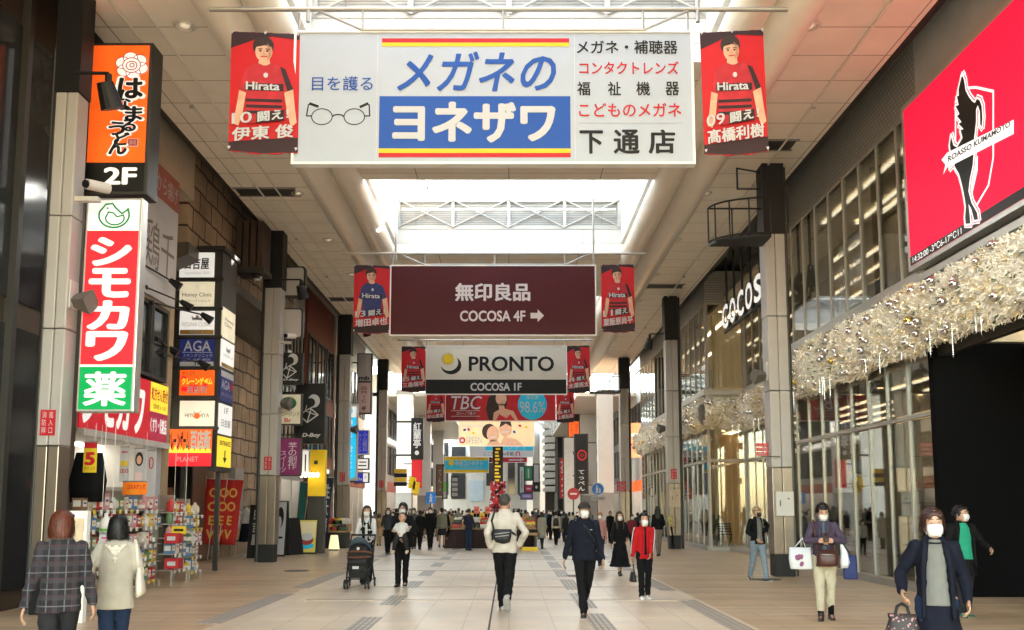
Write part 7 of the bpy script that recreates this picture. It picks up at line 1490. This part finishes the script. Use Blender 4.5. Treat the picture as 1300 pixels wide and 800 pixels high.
# A-boards, easels and banners on the left
def aboard(px, feet, w, h, label, face, draw=None, frame=None, name='a_board', yaw=0):
    q = P(px, feet, Z=0); t = thing(name, label, 'sign', (q.x, q.y, 0)); x, y = q.x, q.y; an = .14
    for s in (-1, 1):
        m = MB(); b0 = Vector((x, y+s*.3, 0)); tp = Vector((x, y+s*.03, h)); hw = Vector((w/2, 0, 0)); th = Vector((0, .02, 0)); m.prism([b0-hw, b0+hw, tp+hw, tp-hw], th); m.build('panel', frame or black, t)
    b0 = Vector((x, y-.302, .06)); tp = Vector((x, y-.034, h-.03)); p = Panel(t, tp-Vector((w/2-.03, .006, 0)), (w-.06, 0, 0), b0-tp); p.rect(0, 0, 1, 1, 'face', face)
    if draw: draw(p)
    p.flush(); t.rotation_euler = (0, 0, R(yaw))
def d_tart(p): p.rect(.06, .05, .94, .55, 'pale_field', M('poster_cream', (.7, .62, .4), .5), 2); p.disc(.5, .62, .36, .16, 'cake', M('poster_berry', (.3, .04, .03), .5), 3); p.disc(.5, .52, .34, .12, 'cream_top', inkw, 4); p.disc(.5, .8, .42, .1, 'plate', cyanp, 2)
aboard(391, 703, .66, 1.15, 'colourful cake poster board standing at the left kerb', M('poster_yellow', (.6, .5, .1), .5), d_tart)
aboard(369, 704, .6, 1.2, 'plain black chalk board turned sideways beside the cake poster', inkk, None, yaw=50)
def d_head(p): p.disc(.5, .3, .3, .2, 'hair_mark', inkk, 2); p.disc(.45, .4, .18, .12, 'face_mark', inkw, 3); p.rect(.2, .66, .8, .7, 'dark_line', inkk, 2)
aboard(356, 706, .42, 1.75, 'white beauty poster stand behind the black chalk board', inkw, d_head, name='poster_stand')
def d_hiyo(p): p.vtext('日吉屋', .2, .06, .8, .8, inkw, l=2, bold=.03)
aboard(325, 708, .42, 1.62, 'black upright menu stand with white brush characters by the stone wall', inkk, d_hiyo, name='menu_stand')
aboard(341, 707, .34, 1.5, 'slim menu stand with pale sheets beside the black menu stand', M('menu_sheet', (.5, .52, .48), .5), lambda p: [p.rect(.1, .06+.24*k, .9, .24+.24*k, 'sheet', inkw if k % 2 else M('menu_dark', (.06, .1, .09), .5), 2) for k in range(4)], name='menu_stand')
q = P(424, 699, Z=0); t = thing('floor_lantern', 'small glowing paper floor lantern by the fruit stand', 'lantern', (q.x, q.y, 0)); MB().loft([((q.x, q.y, .05), .2, .14), ((q.x, q.y, .55), .13, .09)], 4).build('shade', M('lantern_glow', (1, .8, .45), .5, emit=.9), t); MB().box(q.x-.16, q.x+.16, q.y-.12, q.y+.12, 0, .05).build('base', dark, t)
# nobori flags
def nobori(px, feet, top, w, label, cloth, txt, ink, lean=0., base=True, yaw=0, n=8):
    q = P(px, feet, Z=0); z1 = P(px, top, Y=q.y).z; t = thing('banner_flag', label, 'flag', (q.x, q.y, 0)); x, y = q.x, q.y
    MB().cyl((x-w/2, y, 0), (x-w/2, y, z1+.05), .014).build('pole', lgrey, t); MB().cyl((x-w/2, y, z1), (x+w/2, y, z1), .008).build('crossbar', lgrey, t); z0 = z1*.2; m = MB(); vs_ = []
    for i in range(11):
        for k in range(5): u, v = k/4, i/10; vs_.append(Vector((x-w/2+w*u, y+.05*math.sin(v*6+u*3)*u, z1-(z1-z0)*v)))
    m.add(vs_, [(i*5+k, i*5+k+1, (i+1)*5+k+1, (i+1)*5+k) for i in range(10) for k in range(4)]); o = m.build('cloth', cloth, t, True); so = o.modifiers.new('t', 'SOLIDIFY'); so.thickness = .004
    p = Panel(t, (x-w/2, y-.055, z1), (w, 0, 0), (0, 0, z0-z1)); p.vtext(txt, .15, .1, .85, .95, ink, bold=.03); p.flush()
    if base: MB().cyl((x-w/2, y, 0), (x-w/2, y, .12), .2, .14, 16).build('base', M('blue_base', (.02, .1, .32), .5), t, True)
    t.rotation_euler = (0, R(lean), R(yaw))
nobori(392, 700, 600, .62, 'black banner flag with white writing before the yellow shop front', M('flag_black_cloth', (.025, .035, .03), .8), 'とろける生大福', inkw, 7)
nobori(378, 699, 612, .3, 'teal banner flag beside the black one', M('flag_teal', (.03, .16, .16), .8), '', inkw, 4)
nobori(408, 700, 606, .3, 'dark slim banner flag with blue base near the fruit stand', M('flag_navy', (.02, .03, .06), .8), '生大福', inkw, 5)
redf = M('flag_red_cloth', (.42, .022, .02), .75, var=.1); goldp = M('flag_gold_print', (.65, .35, .08), .6)
for i, (px, l) in enumerate(((264, 'left red game prize flag by the stone wall'), (275, 'middle red game prize flag by the stone wall'), (285, 'right red game prize flag by the stone wall'))): nobori(px, 712, 608, .6-.06*i, l, redf, 'OOEV', goldp, 4+i, False)
nobori(250, 712, 578, .24, 'narrow white campaign banner with upright black writing', inkw, 'まちなかで人気商品', inkk, 1, False)
# mannequin
q = P(311, 706, Z=0); x, y = q.x, q.y; t = thing('mannequin', 'headless mannequin in white blouse and dark skirt by the stone wall', 'mannequin', (x, y, 0)); m = MB(); m.loft([((x, y, 1.0), .14, .1), ((x, y, 1.15), .15, .11), ((x, y, 1.35), .19, .12), ((x, y, 1.45), .1, .07), ((x, y, 1.5), .05, .05)])
for s in (-1, 1): m.limb([(x+s*.18, y, 1.38), (x+s*.24, y, 1.15), (x+s*.22, y-.05, .92)], [.06, .06, .05])
remeshed(m, 'blouse', c_shirt, t, .014, 3, .01); remeshed(MB().loft([((x, y, .45), .22, .18), ((x, y, .8), .18, .14), ((x, y, 1.05), .14, .1)]), 'skirt', c_navy, t, .014, 3, .012); MB().cyl((x, y, 0), (x, y, .5), .015).build('stand', grey, t); MB().cyl((x, y, 0), (x, y, .02), .18, .18, 18).build('base', grey, t); MB().cyl((x, y, 1.49), (x, y, 1.55), .045, .04, 12).build('neck_cap', lgrey, t)
t = thing('clothes_rack', 'pale hanging garment with black scarf on a rack beside the mannequin', 'clothes', (x+.55, y+.3, 0)); m = MB().loft([((x+.55, y+.3, .5), .14, .05), ((x+.55, y+.3, 1.0), .15, .06), ((x+.55, y+.3, 1.35), .17, .05), ((x+.55, y+.3, 1.42), .05, .03)]); m.build('garment', c_char, t, True); MB().tube([(x+.3, y+.3, 1.46), (x+.85, y+.3, 1.46), (x+.85, y+.3, 0)], .012).build('rail', grey, t)
# ---------------- pharmacy goods
wire = M('white_wire_rack', (.34, .32, .29), .5, .3)
PR = []
cols_ = [('white', (.62, .6, .56)), ('pink', (.5, .25, .26)), ('blue', (.1, .2, .36)), ('yellow', (.6, .42, .06)), ('red', (.42, .03, .03)), ('green', (.12, .2, .1)), ('pale', (.5, .44, .34)), ('brown', (.2, .11, .06))]
protos = {}
def product(kind, ci, x, y, z, w, d, h, rack):
    cn = cols_[ci][0]; key = (kind, ci)
    lab = 'small %s %s on %s' % (cn, {'box': 'carton', 'bottle': 'bottle', 'pouch': 'hanging pouch'}[kind], rack); grp = '%s %ss on %s' % (cn, {'box': 'carton', 'bottle': 'bottle', 'pouch': 'pouch'}[kind], rack)
    mt = M('pack_'+cn, cols_[ci][1], .45, var=.12, scale=9); mw = M('pack_label', (.66, .64, .6), .5, var=.15, scale=12); ml = M('pack_mark_%d' % (ci % 3), ((.4, .03, .03), (.03, .08, .3), (.6, .4, .04))[ci % 3], .5)
    if key not in protos:
        t = thing({'box': 'product_carton', 'bottle': 'product_bottle', 'pouch': 'product_pouch'}[kind], lab, 'product', (0, 0, 0))
        if kind == 'box': MB().box(-.5, .5, -.5, .5, 0, 1).build('carton', mt, t); MB().box(.5, .506, -.36, .36, .3, .8).build('label', mw, t); MB().box(.506, .512, -.26, .26, .5, .65).build('mark', ml, t); MB().box(-.36, .36, -.506, -.5, .3, .8).build('label', mw, t)
        elif kind == 'bottle': MB().loft([((0, 0, 0), .5, .5), ((0, 0, .6), .5, .5), ((0, 0, .72), .3, .3), ((0, 0, .8), .18, .18)], 14).build('bottle', mt, t, True); MB().cyl((0, 0, .8), (0, 0, 1), .2, .2, 12).build('cap', mw, t); MB().cyl((0, 0, .15), (0, 0, .5), .506, .506, 14, False).build('label', mw, t)
        else: MB().loft([((0, 0, 0), .2, .5), ((0, 0, .15), .5, .5), ((0, 0, .7), .45, .5), ((0, 0, .86), .1, .5), ((0, 0, 1), .06, .5)], 12, 3.5).build('pouch', mt, t, True); MB().box(.45, .5, -.3, .3, .25, .6).build('label', mw, t)
        protos[key] = (t, [(c, []) for c in kids_of(t)]); o = t
    else:
        src = protos[key]; o = src[0].copy(); COL.objects.link(o)
        for c, _ in src[1]: c2 = c.copy(); COL.objects.link(c2); c2.parent = o
    o['label'] = lab; o['group'] = grp; o.location = (x, y, z); o.scale = (d, w, h)
tagm = M('price_tag', (.68, .66, .6), .6); tagy = M('price_tag_yellow', (.7, .5, .05), .6)
def rack(x, ya, yb, zs, label, where, depth=.42, tags=True):
    t = thing('product_rack', label, 'shelf', (x, (ya+yb)/2, 0), 'product racks in front of the pharmacy'); m = MB()
    for yy in (ya, yb): m.box(x-depth, x-depth+.03, yy-.015, yy+.015, 0, zs[-1]+.35); m.box(x-.03, x, yy-.015, yy+.015, 0, zs[0])
    m.build('post', wire, t)
    for z in zs: MB().box(x-depth, x, ya, yb, z-.02, z).build('shelf', wire, t)
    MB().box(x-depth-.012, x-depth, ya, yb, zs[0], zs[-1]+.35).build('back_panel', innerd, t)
    if tags:
        for z in zs:
            y = ya+.1
            while y < yb-.1: MB().box(x+.002, x+.008, y-.045, y+.045, z-.065, z+.005).build('price_tag', tagm if random.random() < .75 else tagy, t); y += .24
    for z in zs:
        y = ya+.09
        while y < yb-.08:
            w = random.uniform(.13, .2); kind = random.choice(('box', 'box', 'pouch', 'bottle')); product(kind, random.randrange(8), x-.12, y, z, w*.95, .17, random.uniform(.19, .29), where); y += w+.02
ZS = (.16, .5, .84, 1.18, 1.5)
rack(-6.75, 13.85, 15.1, ZS, 'nearest white wire rack of packets in front of the pharmacy', 'the nearest pharmacy rack')
rack(-6.85, 15.25, 16.35, ZS, 'second wire rack of cartons in front of the pharmacy', 'the second pharmacy rack')
rack(-6.9, 16.5, 17.4, ZS, 'third wire rack of bottles and packets before the pharmacy', 'the third pharmacy rack')
rack(-6.7, 17.5, 18.3, (.3, .62, .94, 1.22, 1.45), 'narrow trolley rack with red cartons at the pharmacy corner', 'the corner trolley rack', .35)
rack(-6.75, 18.6, 19.3, (.2, .5, .8, 1.1, 1.38), 'farthest narrow rack of pouches beside the white pier', 'the farthest pharmacy rack', .35)
# racks turned toward us inside the shop front, seen over the others
def endrack(Y, xa, xb, zs, label, where):
    t = thing('product_rack', label, 'shelf', ((xa+xb)/2, Y, 0), 'product racks in front of the pharmacy')
    for z in zs: MB().box(xa, xb, Y, Y+.4, z-.02, z).build('shelf', wire, t)
    MB().box(xa, xb, Y+.4, Y+.42, 0, zs[-1]+.35).build('back_panel', wire, t)
    for z in zs:
        x = xa+.1
        while x < xb-.08: product(random.choice(('box', 'pouch', 'bottle', 'box')), random.randrange(8), x, Y+.1, z, .13, .13, random.uniform(.17, .27), where); MB().box(x-.04, x+.04, Y-.008, Y-.002, z-.065, z+.005).build('price_tag', tagm if random.random() < .7 else tagy, t); x += random.uniform(.15, .19)
endrack(17.0, -8.9, -7.35, (.2, .55, .9, 1.25, 1.6), 'tall shelf of cartons facing the street end inside the pharmacy', 'the tall pharmacy end shelf')
endrack(15.7, -8.9, -7.45, (.2, .55, .9, 1.25), 'shelf of packets facing us inside the pharmacy front', 'the inner pharmacy shelf')
# inside the pharmacy: hanging posters and price boards
def hang_poster(px0, py0, px1, py1, Y, label, base, draw):
    a, b = P(px0, py0, Y=Y), P(px1, py1, Y=Y); t = thing('hanging_poster', label, 'poster', ((a.x+b.x)/2, Y, b.z)); MB().box(a.x, b.x, Y, Y+.01, b.z, a.z).build('sheet', base, t); MB().cyl((a.x, Y, a.z+.01), (b.x, Y, a.z+.01), .012).build('bar', grey, t); m = MB()
    for x in (a.x+.03, b.x-.03): m.cyl((x, Y, a.z), (x, Y, max(a.z+.05, 2.9)), .004, None, 5)
    m.build('string', grey, t); p = cam_panel(t, px0, py0, px1, py1, Y); draw(p); p.flush()
hang_poster(153, 568, 163, 612, 16.4, 'white hanging poster with red circles over the racks', inkw, lambda p: (p.rect(155, 573, 161, 575, 'red_line', inkr, 2), p.rect(154, 585, 162, 592, 'yellow_field', inky, 2), [p.ring(155.5+k*2.8, 598, 1.2, 2.4, .6, 'red_ring', inkr, 3) for k in range(3)]))
hang_poster(171, 570, 182, 620, 16.8, 'white hanging poster with dark hair portrait over the racks', inkw, lambda p: (p.disc(176.5, 583, 4.2, 9, 'printed_hair', hairp, 2), p.disc(176.5, 584, 2.6, 5.5, 'printed_skin', skinp, 3), p.rect(173, 600, 180, 612, 'pink_field', M('pale_pink_print', (.7, .52, .52), .5), 2)))
hang_poster(187, 573, 197, 616, 17.6, 'white hanging poster with red scribble near the white pier', inkw, lambda p: (p.ring(192, 588, 2, 7, 1, 'red_scribble', inkr, 2)))
hang_poster(156, 612, 186, 628, 15.6, 'bright orange handwritten price card above the racks', M('orange_card', (.85, .2, .01), .6), lambda p: (p.text('コスメグッズ', 162, 615, 184, 621, inkr, bold=.02), p.text('20%OFF', 165, 622, 176, 626, inky)))
hang_poster(107, 562, 122, 600, 13.9, 'yellow and red bargain poster beside the left column', inky, lambda p: (p.rect(107, 562, 122, 569, 'red_field', inkr, 2), p.text('5', 110, 575, 119, 590, inkr, bold=.06), p.text('ポイント', 108, 592, 121, 597, inkk)))
hang_poster(115, 617, 128, 629, 14.3, 'small yellow shelf card over the nearest racks', inky, lambda p: p.rect(117, 621, 126, 625, 'red_line', inkr, 2))
hang_poster(218, 668, 236, 678, 17.4, 'yellow price card on the corner trolley rack', inky, lambda p: p.rect(221, 671.5, 233, 674.5, 'dark_line', inkk, 2))
hang_poster(126, 678, 142, 706, 13.55, 'white and pink price sheet under the giant bottle', inkw, lambda p: ([p.rect(129+k%2*5, 682+k*4, 139, 684+k*4, 'rose_line', M('rose_print', (.62, .04, .12), .5), 2) for k in range(5)]))
q = P(134, 676, Y=13.6); t = thing('giant_bottle', 'giant pale display bottle with green collar on the nearest rack', 'display', q); MB().loft([(q, .085, .085), (q+Vector((0, 0, .14)), .088, .088), (q+Vector((0, 0, .2)), .07, .07), (q+Vector((0, 0, .24)), .03, .03), (q+Vector((0, 0, .3)), .03, .03)], 16).build('bottle', M('pale_bottle', (.6, .58, .54), .35), t, True); MB().cyl(q+Vector((0, 0, .02)), q+Vector((0, 0, .06)), .092, .092, 16).build('collar', M('leaf_green', (.1, .3, .05), .5), t)
q = P(98, 690, Y=11.9); t = thing('light_box_stand', 'white framed poster stand beside the left column', 'sign', (q.x, 11.9, 0)); MB().box(q.x-.12, q.x+.12, 11.9, 12.0, .3, 1.5).build('frame', white, t); MB().box(q.x-.08, q.x+.08, 11.88, 11.899, .4, 1.4).build('poster', M('poster_orange_white', (.7, .5, .35), .5, var=.4, scale=4), t); MB().box(q.x-.12, q.x+.12, 11.9, 12.0, 0, .299).build('foot', white, t)
for i, (px, py) in enumerate(((214, 690), (214, 722))):
    q = P(px+7, py, Y=17.3); t = thing('red_carton', ['upper large red carton on the corner trolley rack', 'lower large red carton on the corner trolley rack'][i], 'box', q); MB().box(q.x-.18, q.x+.1, 17.25, 17.5, q.z, q.z+.2).build('carton', M('carton_red', (.4, .02, .025), .5), t, bevel=.006); MB().box(q.x-.12, q.x+.04, 17.243, 17.249, q.z+.06, q.z+.14).build('label', inkw, t)
# bunches of pouches hanging in the shop (bags on the posts)
t = thing('black_coat_display', 'dark bundle of bags hanging beside the yellow bargain poster', 'display', P(112, 605, Y=14.2)); q = P(112, 610, Y=14.2); m = MB().loft([((q.x, 14.2, q.z-.35), .25, .15), ((q.x, 14.2, q.z), .28, .18), ((q.x, 14.2, q.z+.45), .2, .12)], 14, 3); m.build('bundle', c_black, t, True)
